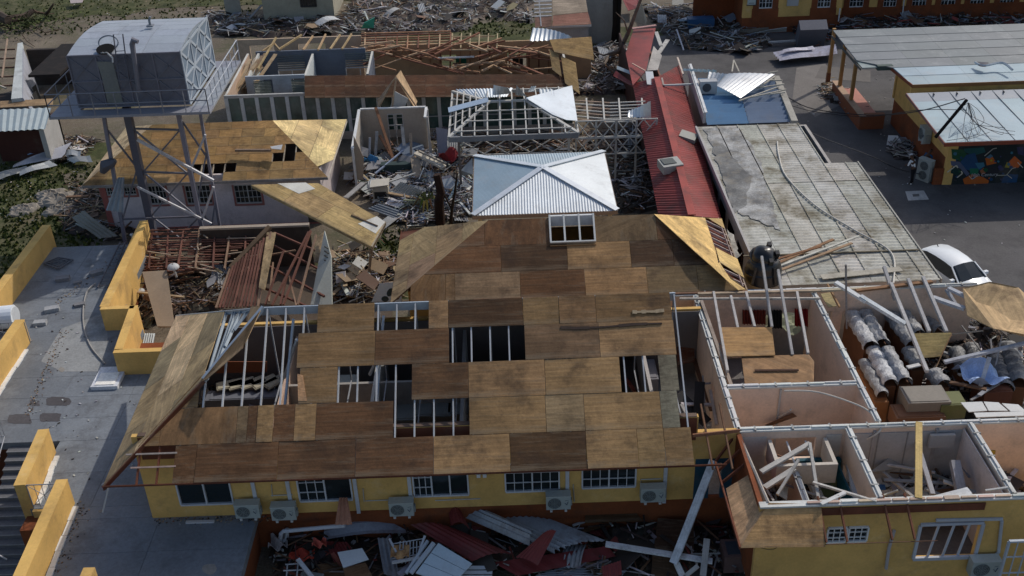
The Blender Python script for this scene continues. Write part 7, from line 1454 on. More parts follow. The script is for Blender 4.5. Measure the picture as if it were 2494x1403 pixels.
# white floor boards beyond (right)
for i, (pts, lb) in enumerate((([(2340, 980), (2392, 978), (2405, 1000), (2360, 1003)], 'white ceiling board, left of the row on the right room wreck'), ([(2396, 978), (2432, 980), (2455, 1000), (2408, 1000)], 'white ceiling board, middle of the row on the right room wreck'), ([(2440, 982), (2480, 985), (2500, 1002), (2462, 1002)], 'white ceiling board, right end of the row on the right room wreck'), ([(2372, 1005), (2494, 1002), (2494, 1012), (2378, 1016)], 'long pale fascia board below the row of white ceiling boards'))):
    panel('ceiling_board', [Z(u, v, 3.6) for u, v in pts], lb, mt='clean', c=(.55, .56, .55))
inner(2253, 960, 3.0, 1.5, 1.0, 1.0, (.22, .20, .17), 'grey-beige crate in the front of the storage room', 'crate'); inner(2235, 1000, 2.6, 1.7, .8, .6, (.16, .08, .045), 'brown crate below the grey-beige one', 'crate'); inner(2315, 970, 2.9, .9, .8, .6, (.14, .15, .06), 'olive box beside the white ceiling boards', 'crate'); inner(2420, 935, 2.6, 1.0, 1.0, 1.0, (.13, .05, .03), 'dark red-brown carton under the blue sheet', 'carton'); inner(2125, 935, 2.6, .5, 2.2, 1.2, (.25, .11, .04), 'orange-brown carton along the inner wall of the storage room', 'carton')
m = MB(); p = Z(2388, 905, 3.0); m.grid(lambda u, v: p+V((-.7+1.4*u, -.8+1.6*v, .2*math.sin(u*8+v*4)+.18*math.cos(v*9)-.5*(u-.5)**2)), 14, 14, (.42, .55, .80)); single('plastic_sheet', m, MT['fabric'], 'light blue crumpled plastic sheet over cartons in the storage room', 'sheet')
# ================================================================ front wreckage
def cs(name, pts, z, pitch, amp, c, label, bend=None, mt='rust', jag=0.0):
    m = MB(); P = [Z(u, v, zz) for (u, v), zz in zip(pts, z)]; m.corr(P[0], P[1], P[3], pitch, amp, 6, c=P[2], bend=bend, col=c, jag=jag); return single(name, m, MT[mt], label, 'metal sheet')
GR1 = (.34, .36, .39)
cs('corrugated_sheet', [(1120, 1215), (1085, 1240), (1290, 1330), (1300, 1295)], (.9, .9, 1.3, 1.4), .14, .03, (.38, .41, .44), 'narrow rolled corrugated sheet crossing the front wreckage, closest to the red tail piece', lambda u, v: .25*math.sin(u*3.14), jag=.01)
cs('corrugated_sheet', [(1268, 1238), (1150, 1242), (1345, 1346), (1476, 1318)], (.7, .8, 1.0, .9), .16, .035, (.42, .45, .48), 'large grey corrugated sheet in the middle of the front wreckage', lambda u, v: .15*math.sin(u*3.14), jag=.02)
cs('corrugated_sheet', [(790, 1290), (788, 1315), (1010, 1300), (930, 1262)], (.7, .6, .7, .9), .3, .03, (.30, .32, .37), 'long bent grey sheet under the hanging curtain', lambda u, v: .2*math.sin(v*3.14))
cs('corrugated_sheet', [(920, 1312), (952, 1312), (975, 1410), (935, 1400)], (.9, .9, .5, .5), .16, .03, (.28, .29, .32), 'grey corrugated sheet standing upright at the front edge, left of the white panel', lambda u, v: .05)
cs('corrugated_sheet', [(1560, 1260), (1570, 1330), (1700, 1325), (1680, 1262)], (.5, .4, .4, .5), .3, .03, (.38, .39, .42), 'flat pale grey sheet at the foot of the wall near the doorway')
cs('corrugated_sheet', [(1400, 1372), (1300, 1403), (1500, 1420), (1560, 1350)], (.5, .4, .3, .5), .16, .03, (.3, .32, .36), 'corrugated sheet at the lower edge below the red wreckage')
RDM = (.75, .8, .9)
def redp(pts, z, label, bend=None, t=.02):
    m = MB(); P = [Z(u, v, zz) for (u, v), zz in zip(pts, z)]
    if len(P) == 4: m.grid(lambda u, v: P[0]*(1-u)*(1-v)+P[1]*u*(1-v)+P[3]*(1-u)*v+P[2]*u*v+V((0, 0, (bend(u, v) if bend else 0)+.012*math.sin(u*40))), 30, 6, RDM)
    else: m.prism(P, t, RDM)
    return single('red_roof_sheet', m, MT['red'], label, 'metal sheet')
redp([(1000, 1278), (1110, 1290), (1250, 1352), (1150, 1368)], (1.1, 1.0, 1.1, .9), 'broad dark red roof sheet sloping down across the middle of the front wreckage', lambda u, v: .2*math.sin(u*3))
redp([(1090, 1232), (1118, 1235), (1145, 1290), (1098, 1282)], (1.3, 1.3, 1.2, 1.1), 'torn red sheet wrapped at the upper end of the rolled corrugated sheet', lambda u, v: .25*math.sin(u*3.14))
redp([(1322, 1300), (1355, 1293), (1310, 1378), (1255, 1358)], (1.9, 1.9, 1.0, 1.0), 'upright red tail shaped sheet in the middle of the front wreckage', lambda u, v: .1*math.sin(u*3.14))
redp([(1200, 1370), (1480, 1330), (1500, 1355), (1260, 1403)], (.7, .8, .7, .6), 'wide red sheet lying along the lower edge of the front wreckage')
redp([(1465, 1380), (1512, 1365), (1515, 1400), (1470, 1412)], (.9, 1.0, .7, .7), 'small bright red folded piece at the lower edge')
redp([(790, 1318), (845, 1320), (900, 1400), (830, 1405)], (.6, .6, .4, .4), 'red sheet lying left of the white door panel')
redp([(1370, 1262), (1480, 1255), (1560, 1340), (1440, 1300)], (.3, .3, .3, .3), 'dull red sheet under the brown table top')
redp([(1700, 1240), (1760, 1290), (1790, 1340), (1740, 1330)], (.3, .3, .2, .2), 'dull red sheet in the dark gap left of the plywood corner')
panel('white_board', [Z(822, 1345, 1.0), Z(882, 1335, 1.0), Z(898, 1362, .9), Z(836, 1383, .9)], 'small white rectangular panel with a hole on the left of the front wreckage', mt='clean', c=(.62, .66, .68))
t = thing('white_door', 'large pale blue-white door panel with dark seams at the lower edge', 'door', Z(1080, 1370, .6)); n_ = None
P = [Z(1068, 1322, 1.3), Z(1150, 1372, 1.1), Z(1100, 1425, .9), Z(1012, 1396, .9)]; m = MB()
for k in range(3): a0, a1 = k/3+.008, (k+1)/3-.008; m.prism([P[0].lerp(P[3], a0), P[1].lerp(P[2], a0), P[1].lerp(P[2], a1), P[0].lerp(P[3], a1)], .05, (.52, .62, .68))
part(t, 'leaf', m, MT['clean']); m = MB(); m.beam(P[0]+V((-.15, 0, .0)), P[3]+V((-.15, 0, .0)), .12, .1, (.5, .55, .6)); m.beam(P[0]+V((-.35, .1, .0)), P[3]+V((-.3, 0, .0)), .08, .1, (.45, .5, .55)); part(t, 'frame', m, MT['clean'])
panel('brown_table', [Z(1425, 1232, .95), Z(1535, 1230, .95), Z(1565, 1268, .9), Z(1425, 1272, .9)], 'dark brown table top lying in front of the wall near the right', 'table', c=(.09, .05, .022)); panel('plywood_sheet', [Z(1602, 1262, .8), Z(1690, 1268, .8), Z(1690, 1350, .5), Z(1592, 1342, .5)], 'large dark brown plywood sheet under the crossing white boards', c=(.075, .038, .022)); panel('plywood_sheet', [Z(1590, 1350, .6), Z(1660, 1360, .6), Z(1640, 1420, .4), Z(1585, 1410, .4)], 'dark brown plywood sheet at the lower edge below the white boards', c=(.085, .048, .025))
panel('wood_board', [Z(835, 1385, .9), Z(890, 1370, .9), Z(915, 1420, .8), Z(850, 1430, .8)], 'brown grooved wood panel below the small white panel', c=(.15, .08, .04)); panel('wood_board', [Z(770, 1375, .5), Z(830, 1368, .5), Z(860, 1420, .4), Z(780, 1420, .4)], 'dark wood panel at the left of the lower edge', c=(.12, .065, .03)); panel('wood_board', [Z(728, 1300, .3), Z(785, 1298, .3), Z(800, 1362, .2), Z(730, 1362, .2)], 'orange-brown floor board left of the grey bent sheet', c=(.14, .07, .025))
for (a, b, w_, h_, c, lb) in (((1738, 1122, 3.4), (1640, 1372, .9), .26, .08, (.60, .63, .66), 'long pale board leaning steeply from the roof gap down to the wreckage'), ((1475, 1325, 1.1), (1735, 1367, .9), .2, .08, (.58, .60, .62), 'long white board lying across the right of the wreckage'), ((1648, 1372, .8), (1662, 1403, .6), .2, .06, (.7, .7, .68), 'short bright white board end below the leaning one'), ((1722, 1312, 1.4), (1712, 1403, .6), .2, .12, (.40, .38, .36), 'grey weathered post standing in the lower right wreckage'), ((1700, 1378, .9), (1670, 1403, .7), .14, .05, (.5, .48, .44), 'short beige board near the grey post'), ((1816, 1390, .6), (1850, 1412, .5), .2, .05, (.5, .47, .42), 'pale broken board under the yellow wall corner'), ((725, 1362, .9), (765, 1412, .6), .14, .06, (.5, .53, .55), 'white board leaning at the left end of the wreckage'), ((955, 1370, 1.0), (1022, 1358, 1.1), .1, .06, (.5, .5, .5), 'white frame bar in front of the tan cushion'), ((1330, 1250, .8), (1412, 1236, .9), .14, .05, (.42, .42, .42), 'pale splinter below the fourth air conditioner'), ((1395, 1280, .6), (1425, 1270, .6), .08, .04, (.45, .45, .44), 'small pale splinter left of the brown table top')):
    board(Z(*a), Z(*b), w_, h_, c, lb)
m = MB(); m.tube([Z(682, 1318, .5), Z(684, 1300, 1.0), Z(690, 1294, 1.1), Z(840, 1280, 1.3)], .07, 8, (.55, .57, .6)); m.tube([Z(700, 1286, .9), Z(698, 1312, .6), Z(690, 1318, .5)], .07, 8, (.5, .5, .5)); single('drain_pipe', m, MT['clean'], 'white drain pipe with elbow lying at the left of the front wreckage', 'pipe')
m = MB(); a, b = Y(826, 1212, 26.4), Y(846, 1212, 26.4); c_, d = Y(816, 1278, 26.0), Y(858, 1278, 26.0); m.corr(a, b, c_, .08, .035, 6, c=d, col=(.42, .21, .14)); single('curtain', m, MT['fabric'], 'pinkish tan curtain hanging out of the broken window', 'curtain')
m = MB(); c = Z(975, 1350, 1.0); m.grid(lambda u, v: c+V((-.3+.6*u, -.3+.6*v, .1*math.sin(u*9)*math.cos(v*8)+.12)), 10, 10, (.45, .26, .12)); single('cushion', m, MT['fabric'], 'crumpled tan cushion inside a white metal frame', 'cushion')
m = MB()
for k in range(7): m.tube([Z(975+k*8, 1318, 1.2), Z(970+k*9, 1372, .9)], .018, 4, (.5, .52, .54))
for k in range(3): m.tube([Z(955, 1325+k*18, 1.15-.1*k), Z(1030, 1312+k*18, 1.2-.1*k)], .02, 4, (.5, .52, .54))
m.beam(Z(948, 1312, 1.3), Z(965, 1345, 1.1), .06, .05, (.5, .52, .55)); m.beam(Z(1035, 1305, 1.4), Z(1015, 1362, 1.0), .07, .05, (.5, .52, .55)); single('metal_rack', m, MT['clean'], 'white wire rack in the front wreckage beside the pale door panel', 'rack')
m = MB(); c = Z(735, 1352, .5); m.grid(lambda u, v: c+V((-.4+.8*u, -.25+.5*v, .1*math.sin(u*9+v*4))), 8, 8, (.50, .07, .04)); single('cloth', m, MT['fabric'], 'bright red and orange cloth near the left end of the wreckage', 'cloth')
m = MB(); c = Z(778, 1322, .9); m.grid(lambda u, v: c+V((-.22+.45*u, -.16+.3*v, .12*math.sin(u*9+v*7))), 8, 8, (.55, .12, .08)); single('cloth', m, MT['fabric'], 'small pale red rag left of the red sheet', 'cloth')
m = MB(); c = Z(682, 1320, .6); m.grid(lambda u, v: c+V((-.35+.6*u, -.3+.6*v, .15*math.sin(u*9+v*7))), 8, 8, (.40, .36, .34)); single('cloth', m, MT['fabric'], 'patterned cloth bundle under the drain pipe elbow', 'cloth')
m = MB(); 
for a, b in (((700, 1375), (697, 1412)), ((726, 1372), (722, 1412)), ((695, 1375), (740, 1372)), ((690, 1390), (738, 1388))): m.tube([Z(*a, .7), Z(*b, .6)], .025, 5, (.5, .5, .5))
single('scrap_frame', m, MT['clean'], 'thin white metal frame at the left end of the lower edge', 'frame')
m = MB(); P = [Z(1114, 1378, .8), Z(1200, 1378, .8), Z(1198, 1412, .7), Z(1108, 1412, .7)]
for k in range(3): m.prism([P[0].lerp(P[3], k*.34), P[1].lerp(P[2], k*.34), P[1].lerp(P[2], k*.34+.24), P[0].lerp(P[3], k*.34+.24)], .04, (.5, .53, .55))
single('slatted_panel', m, MT['clean'], 'white slatted panel at the lower edge right of the pale door', 'panel')
m = MB(); p = Z(1795, 1378, .2); m.box(p+V((-.5, -.3, 0)), p+V((.45, .5, .7)), (.16, .10, .09)); m.box(p+V((-.38, -.18, .7)), p+V((.33, .38, .72)), (.05, .06, .08)); single('sink_unit', m, MT['paint'], 'dark square basin unit beside the lower yellow wall corner', 'furniture')
m = MB(); x0 = Y(2441, 1380, 22.3).x; grille(m, x0, x0+1.6, 22.3, .2, Y(2441, 1318, 22.3).z, 2, 3, 5, .06, .03, (.42, .48, .55)); single('window_frame', m, MT['clean'], 'loose pale blue window frame leaning at the lower right corner', 'window frame')
panel('board', [Z(2070, 1388, .5), Z(2115, 1385, .5), Z(2115, 1412, .4), Z(2070, 1412, .4)], 'grey flat piece at the bottom of the lower yellow wall', mt='paint', c=(.3, .31, .33)); panel('grille', [Z(2130, 1386, .6), Z(2195, 1392, .6), Z(2200, 1412, .5), Z(2120, 1412, .5)], 'grey louvred piece at the bottom of the lower yellow wall', mt='paint', c=(.28, .31, .34))
# ================================================================ trunks, poles and branches
def trunk(pts, r0, r1, label, kids=(), cat='tree', c=(1, 1, 1)):
    t = thing('broken_tree', label, cat, pts[0]); m = MB(); n = len(pts); m.tube(pts, [r0+(r1-r0)*i/(n-1) for i in range(n)], 8, c); part(t, 'trunk', m, MT['bark'])
    for k in kids: m = MB(); m.tube([V(p) for p in k[0]], [k[1]*(1-.7*i/(len(k[0])-1)) for i in range(len(k[0]))], 6, c); part(t, 'branch', m, MT['bark'])
    return t
b = Z(1072, 545, 0); tt = trunk([b, b+V((.02, 0, 1.4)), Y(1074, 470, b.y+.1), Y(1064, 425, b.y+.2)], .28, .2, 'dark bare broken palm trunk left of the metal hip pavilion', c=(.5, .35, .3))
b = Z(1098, 545, 0); trunk([b, b+V((.1, 0, .8)), b+V((.35, .1, 2.0)), b+V((.5, .2, 2.8))], .1, .04, 'thin dark forked stump beside the broken palm trunk', [([b+V((.1, 0, .8)), b+V((-.3, .1, 1.8)), b+V((-.7, .1, 2.2))], .06)], c=(.6, .5, .4))
b = Z(1496, 112, 0); trunk([b, Y(1500, 60, b.y), Y(1500, -40, b.y)], .28, .22, 'tall dark bare trunk at the top beside the grey wall', c=(.18, .16, .15)); b2 = Z(1506, 114, 0); trunk([b2, Y(1507, 60, b2.y), Y(1512, -40, b2.y)], .16, .12, 'black pole standing right next to the tall dark trunk', cat='pole', c=(.12, .12, .12))
b = Z(1486, 145, 0); trunk([b+V((0, 0, .3)), Z(1510, 122, 2.0), Z(1530, 80, 3.6), Z(1545, 40, 5), Z(1562, -5, 6.5)], .18, .1, 'grey leaning tree with bare branches behind the red roof', [([Z(1510, 122, 2.0), Z(1470, 135, 1.5), Z(1440, 122, 1.8)], .1), ([Z(1530, 80, 3.6), Z(1520, 50, 5), Z(1500, 30, 6)], .07), ([Z(1515, 115, 2.1), Z(1490, 100, 2.6), Z(1470, 110, 2.6)], .06), ([b+V((0, 0, .4)), Z(1470, 160, 1.0), Z(1455, 175, .5)], .12)], c=(2.2, 2.4, 2.6))
b = Z(1050, 520, 0)
# palm stubs with dry fronds
for (u, v, c, lb) in ((1042, 520, (1.5, 1.2, .9), 'small battered palm with drooping pale fronds left of the dark trunk'), (905, 620, (1.0, 1.0, .7), 'low battered plant in the grass behind the slid roof panel')):
    t = thing('battered_palm', lb, 'plant', Z(u, v, 0)); m = MB(); p = Z(u, v, 0); m.tube([p, p+V((0, 0, .7))], .08, 6); part(t, 'trunk', m, MT['bark']); m = MB()
    for k in range(16):
        a = k*2.4; L = RN.uniform(.6, 1.2); q0 = p+V((0, 0, .7)); q1 = q0+V((math.cos(a)*L*.5, math.sin(a)*L*.5, .35)); q2 = q0+V((math.cos(a)*L, math.sin(a)*L, -.1)); s = V((-math.sin(a), math.cos(a), 0))*.07
        m.face([q0-s*.4, q0+s*.4, q1+s, q1-s], c); m.face([q1-s, q1+s, q2+s*.3, q2-s*.3], tuple(x*RN.uniform(.5, 1.6) for x in c))
    part(t, 'crown', m, MT['leaf'])
# uprooted tree top left
def fallen():
    t = thing('fallen_tree', 'uprooted fallen tree with torn branches at the top left corner', 'tree', Z(60, 60, 0)); m = MB(); m.tube([Z(-30, 25, .8), Z(20, 50, .9), Z(62, 40, .7), Z(80, 26, 1.0)], [.5, .4, .3, .2], 8); part(t, 'trunk', m, MT['bark'])
    for pts, r in (([(80, 26, 1), (90, 30, .6), (112, 34, .3)], .16), ([(112, 34, .3), (118, 28, .6), (130, 10, 1.6)], .15), ([(112, 34, .4), (132, 33, .2)], .07), ([(70, 42, .6), (85, 50, .4), (103, 55, .2)], .08), ([(90, 68, .3), (110, 80, .3), (150, 70, .3)], .06), ([(55, 85, .3), (65, 100, .2), (84, 113, .1)], .05), ([(0, 62, .5), (15, 62, .4), (24, 72, .2)], .07)):
        m = MB(); m.tube([Z(*p) for p in pts], [r*(1-.5*i/(len(pts)-1)) for i in range(len(pts))], 6, (1.2, 1.1, 1)); part(t, 'branch', m, MT['bark'])
    m = MB(); cx = Z(65, 65, .2)
    for k in range(900):
        a = RN.uniform(0, 6.28); r = abs(RN.gauss(0, 1)); p = cx+V((r*2.3*math.cos(a), r*2.0*math.sin(a), max(0, 1.0-r*.5)*RN.random())); s = RN.uniform(.06, .3); d1 = V((RN.uniform(-1, 1), RN.uniform(-1, 1), RN.uniform(-.4, .4))).normalized()*s; d2 = V((RN.uniform(-1, 1), RN.uniform(-1, 1), RN.uniform(-.4, .4))).normalized()*s*.5
        g = RN.choice(((.6, .7, .5), (1.6, 1.6, 1.4), (.3, .35, .25), (.5, .5, .3))); m.face([p, p+d1, p+d1+d2, p+d2], g)
    o = part(t, 'crown', m, MT['leaf'])
fallen()
m = MB(); c = V((0, 0, 0)); m.prism([Z(2205, 466, .07), Z(2250, 464, .07), Z(2262, 485, .07), Z(2212, 488, .07)], .03, (.5, .48, .45)); m.prism([Z(2222, 473, .075), Z(2238, 472, .075), Z(2240, 478, .075), Z(2224, 479, .075)], .004, (.15, .14, .13)); single('manhole_cover', m, MT['conc'], 'square concrete manhole cover in the shaded road', 'manhole')
# corrugated sheets on the left grass
SH = (.42, .44, .46)
for pts, z, c, lb in (([(35, 400), (28, 410), (148, 382), (172, 345)], (.7, .5, .5, .9), (.42, .43, .47), 'long bright ribbed sheet pile in front of the shed'), ([(-20, 428), (0, 437), (95, 410), (60, 402)], (.4, .3, .3, .5), (.33, .34, .32), 'dull flat ribbed sheet at the left edge on the grass'), ([(48, 418), (48, 428), (140, 400), (118, 388)], (.4, .3, .4, .6), (.45, .47, .47), 'pale ribbed sheet in the middle of the pile on the grass'), ([(162, 388), (180, 397), (224, 392), (218, 376)], (.3, .3, .4, .5), (.48, .49, .47), 'short pale ribbed sheet at the right end of the grass pile'), ([(160, 366), (163, 380), (195, 378), (196, 366)], (.6, .5, .5, .6), (.5, .52, .52), 'small crumpled ribbed sheet on top of the grass pile'), ([(60, 365), (68, 378), (105, 374), (104, 364)], (.6, .4, .4, .6), (.28, .36, .5), 'blue-grey sheet behind the grass pile'), ([(175, 530), (205, 512), (285, 575), (240, 582)], (1.4, 1.8, .5, .4), (.33, .32, .28), 'long beige fallen sheet leaning behind the terrace')):
    P = [Z(u, v, zz) for (u, v), zz in zip(pts, z)]; m = MB(); m.corr(P[0], P[1], P[3], .22, .03, 5, c=P[2], col=c, bend=lambda u, v: .08*math.sin(v*5), jag=.02); single('corrugated_sheet', m, MT['metal'] if 'beige' not in lb else MT['paint'], lb, 'metal sheet')
for k, (u, v, s) in enumerate(((128, 478, .9), (148, 490, 1.1), (160, 505, .8), (120, 495, .7), (140, 515, .8), (62, 512, .8), (45, 520, .6))):
    p = Z(u, v, 0); m = MB(); ph = RN.uniform(0, 6); m.grid(lambda a_, b_: p+V((s*math.cos(a_*6.283)*math.cos(b_*1.57)*(1+.2*math.sin(a_*19+ph)), s*.8*math.sin(a_*6.283)*math.cos(b_*1.57)*(1+.2*math.sin(a_*13)), s*.35*math.sin(b_*1.57)*(1+.3*math.sin(a_*25+b_*9)))), 16, 6, (.3, .27, .23)); single('earth_mound', m, MT['conc'], 'grey lump of rubble on the grass behind the terrace', 'rubble', 'rubble lumps behind the terrace')
# things on the red roof
panel('white_sheet', [Z(1572, 174, 3.6), Z(1590, 174, 3.6), Z(1596, 207, 3.55), Z(1576, 205, 3.55)], 'pale grey sheet lying on the far red roof', mt='clean', c=(.55, .57, .58)); board(Z(1540, 155, 3.5), Z(1572, 173, 3.6), .09, .06, (.55, .35, .28), 'thin pinkish batten on the far red roof'); board(Z(1616, 208, 3.7), Z(1690, 205, 3.5), .12, .08, (.45, .48, .48), 'pale batten crossing the red roof edge toward the blue roof'); board(Z(1612, 190, 3.9), Z(1617, 212, 3.6), .1, .06, (.55, .45, .38), 'short upright batten on the red roof')
board(Z(1650, 140, 3.2), Z(1664, 182, 3.2), .1, .06, (.6, .5, .42), 'pale batten standing at the right edge of the far red roof'); board(Z(1598, 78, 2.4), Z(1610, 112, 2.0), .25, .06, (.55, .54, .50), 'pale double plank right of the far red roof'); board(Z(1626, 97, 1.6), Z(1604, 130, 1.2), .3, .06, (.6, .58, .53), 'short white double plank crossing near the far red roof'); board(Z(1648, 72, 1), Z(1665, 122, .3), .1, .06, (.55, .55, .58), 'thin pale post leaning over the road rubble')
board(Z(1540, 70, 3.5), Z(1598, 62, 3.6), .25, .08, (.5, .3, .27), 'pink board across the far end of the red roof'); panel('white_board', [Z(1543, 52, 2), Z(1563, 8, 3.5), Z(1576, 50, 2), Z(1572, 58, 1.8)], 'pale triangular board standing behind the red roof', mt='paint', c=(.42, .40, .34)); panel('red_roof_sheet', [Z(1517, 0, 1), Z(1555, -4, 1), Z(1555, 18, 1), Z(1530, 26, .8)], 'red sheet at the top edge behind the red roof', 'metal sheet', 'red', (1, 1, 1)); panel('metal_sheet', [Z(1503, 160, 3), Z(1540, 175, 3), Z(1538, 182, 2.9), Z(1502, 168, 2.9)], 'grey folded flashing at the left end of the far red roof', 'metal sheet', 'metal', (.45, .5, .5))
# ribbed sheets on the road
for pts, z, lb in (([(1882, 128), (1900, 148), (2040, 130), (2035, 108)], (.5, .5, .6, .7), 'long lilac-grey ribbed sheet lying on the road near the posts'), ([(1905, 122), (1910, 127), (1990, 118), (1975, 112)], (.8, .8, .8, .8), 'narrow ribbed sheet on top of the long one on the road')):
    P = [Z(u, v, zz) for (u, v), zz in zip(pts, z)]; m = MB(); m.corr(P[0], P[1], P[3], .5, .07, 5, c=P[2], col=(.45, .45, .53), bend=lambda u, v: .05*math.sin(v*6)); single('corrugated_sheet', m, MT['rust'], lb, 'metal sheet')
m = MB(); p = Z(1973, 108, .2); m.obox(p+V((0, 0, .8)), V((1.0, 0, 0)), V((0, .35, .25)), V((0, -.3, .75)), (.14, .145, .17)); single('metal_cabinet', m, MT['tank'], 'dark grey rounded metal cabinet among the road rubble', 'cabinet')
board(Z(1872, 103, .4), Z(1952, 98, .4), .2, .1, (.42, .44, .44), 'long pale bar left of the dark metal cabinet'); panel('white_board', [Z(1838, 80, .6), Z(1915, 76, .6), Z(1916, 66, 1), Z(1875, 72, .9)], 'long white panel at the foot of the orange wall', mt='clean', c=(.42, .46, .45)); panel('board', [Z(1800, 72, .5), Z(1872, 66, .7), Z(1872, 76, .4), Z(1800, 86, .2)], 'brown flat panel at the foot of the orange wall', mt='paint', c=(.15, .13, .10))
m = MB(); p = Z(1707, 50, .8); m.box(p-V((1.0, .3, .5)), p+V((1.0, .5, .2)), (.03, .10, .22)); single('blue_bin', m, MT['clean'], 'blue bin lying in the road rubble', 'bin')
panel('tarpaulin', [Z(880, 68, .8), Z(887, 55, 1.4), Z(912, 42, 1.6), Z(910, 68, .5)], 'turquoise sheet in the rubble at the top', 'sheet', 'clean', (.05, .42, .34)); panel('white_board', [Z(170, 0, .5), Z(205, -5, .5), Z(200, 6, .5), Z(172, 8, .5)], 'pinkish flat panel lying in the grass at the top', mt='paint', c=(.4, .34, .33))
# middle rubble pieces
P = [Z(952, 465, .9), Z(976, 442, 1.5), Z(1030, 465, 1.3), Z(1020, 478, .9)]; m = MB(); m.corr(P[0], P[3], P[1], .16, .04, 3, c=P[2], col=(.66, .68, .66), jag=.03); single('corrugated_sheet', m, MT['metal'], 'bright white corrugated sheet in the middle rubble field', 'metal sheet')
P = [Z(895, 508, .8), Z(962, 535, .5), Z(975, 515, .7), Z(925, 495, 1.0)]; m = MB(); m.corr(P[0], P[3], P[1], .16, .03, 3, c=P[2], col=(.28, .31, .34), bend=lambda u, v: .15*v); single('corrugated_sheet', m, MT['metal'], 'dark bluish bent corrugated sheet on the grass beside the slid panel', 'metal sheet')
t = thing('cream_stove', 'cream coloured broken cabinet with open dark front in the middle rubble', 'cabinet', Z(948, 500, 0)); m = MB(); p = Z(946, 495, 0); m.box(p+V((-.8, 0, 0)), p+V((.0, .6, 1.0)), (.5, .46, .37)); m.box(p+V((-.0, 0, 0)), p+V((.06, .6, 1.0)), (.5, .46, .37)); part(t, 'casing', m, MT['clean']); m = MB(); m.box(p+V((-.72, -.01, .25)), p+V((-.06, -.003, .7)), (.03, .03, .03)); part(t, 'opening', m, MT['clean']); m = MB(); m.prism([p+V((-.9, -.1, 1.05)), p+V((.1, -.1, 1.15)), p+V((.1, .7, 1.2)), p+V((-.9, .7, 1.1))], .05, (.58, .54, .45)); part(t, 'top', m, MT['clean'])
m = MB(); a, b = Z(985, 510, .3), Z(1040, 512, .3)
for zz in (0, .55): m.beam(a+V((0, 0, zz)), b+V((0, 0, zz)), .06, .06, (.36, .40, .25))
for k in range(6): p, q = a.lerp(b, k/6), a.lerp(b, (k+1)/6); m.beam(p, q+V((0, 0, .55)), .04, .04, (.36, .40, .25)); m.beam(q, p+V((0, 0, .55)), .04, .04, (.36, .40, .25))
single('lattice_bench', m, MT['paint'], 'greenish lattice panel lying in the middle rubble left of the dark trunk', 'panel')
for (a, b, w_, h_, c, lb) in (((886, 464, .8), (1012, 422, 1.2), .07, .07, (.55, .54, .5), 'long thin white pole across the middle rubble field'), ((1012, 372, 1.4), (1082, 408, .9), .4, .12, (.62, .57, .47), 'thick cream beam lying in the rubble right of the ruined room'), ((1020, 368, 1.6), (1086, 398, 1.1), .12, .1, (.4, .36, .3), 'thin plank along the thick cream beam'), ((842, 482, .5), (885, 445, .5), .3, .05, (.30, .30, .3), 'grey ribbed plank pile left in the middle rubble'), ((1010, 385, 1.2), (1018, 432, .6), .5, .1, (.30, .25, .19), 'beige upright slab in the ruined room rubble'), ((573, 366, 3.9), (660, 366, 3.9), .16, .1, (.22, .16, .12), 'dark timber lying on the pale building roof')):
    board(Z(*a), Z(*b), w_, h_, c, lb)
panel('white_sheet', [Z(658, 357, 4.0), Z(688, 352, 4.1), Z(684, 364, 4.0), Z(662, 362, 4.0)], 'crumpled white sheet at the end of the dark timber on the roof', mt='clean', c=(.55, .56, .57)); panel('white_board', [Z(876, 355, 1.2), Z(897, 362, 1.2), Z(895, 382, .8), Z(878, 378, .9)], 'white panel standing at the left of the ruined room', mt='clean', c=(.6, .6, .6)); panel('grey_board', [Z(1068, 440, 1.0), Z(1100, 432, 1.1), Z(1115, 460, .6), Z(1080, 466, .6)], 'bluish white board in the rubble left of the metal pavilion', mt='clean', c=(.42, .46, .48)); panel('white_board', [Z(1062, 310, 1.8), Z(1090, 315, 1.8), Z(1088, 375, .6), Z(1066, 372, .6)], 'large lilac-grey board standing left of the steel frame', mt='paint', c=(.28, .28, .32)); panel('white_board', [Z(1122, 415, 1.4), Z(1150, 385, 1.9), Z(1152, 425, 1.2), Z(1120, 428, 1.0)], 'pale grey board leaning under the steel frame by the metal pavilion', mt='paint', c=(.38, .42, .44))
m = MB(); c = Z(1095, 380, .9); m.grid(lambda u, v: c+V((-.6+1.2*u, -.6+1.2*v, .3*math.sin(u*7+v*5)+.2*math.cos(v*9))), 9, 9, (.30, .05, .05)); single('cloth', m, MT['fabric'], 'dark red cloth heap right of the ruined room', 'cloth'); m = MB(); c = Z(905, 388, 1.0); m.grid(lambda u, v: c+V((-.4+.8*u, -.3+.6*v, .2*math.sin(u*7+v*5))), 8, 8, (.04, .16, .34)); single('cloth', m, MT['fabric'], 'bright blue plastic in the ruined room', 'cloth')
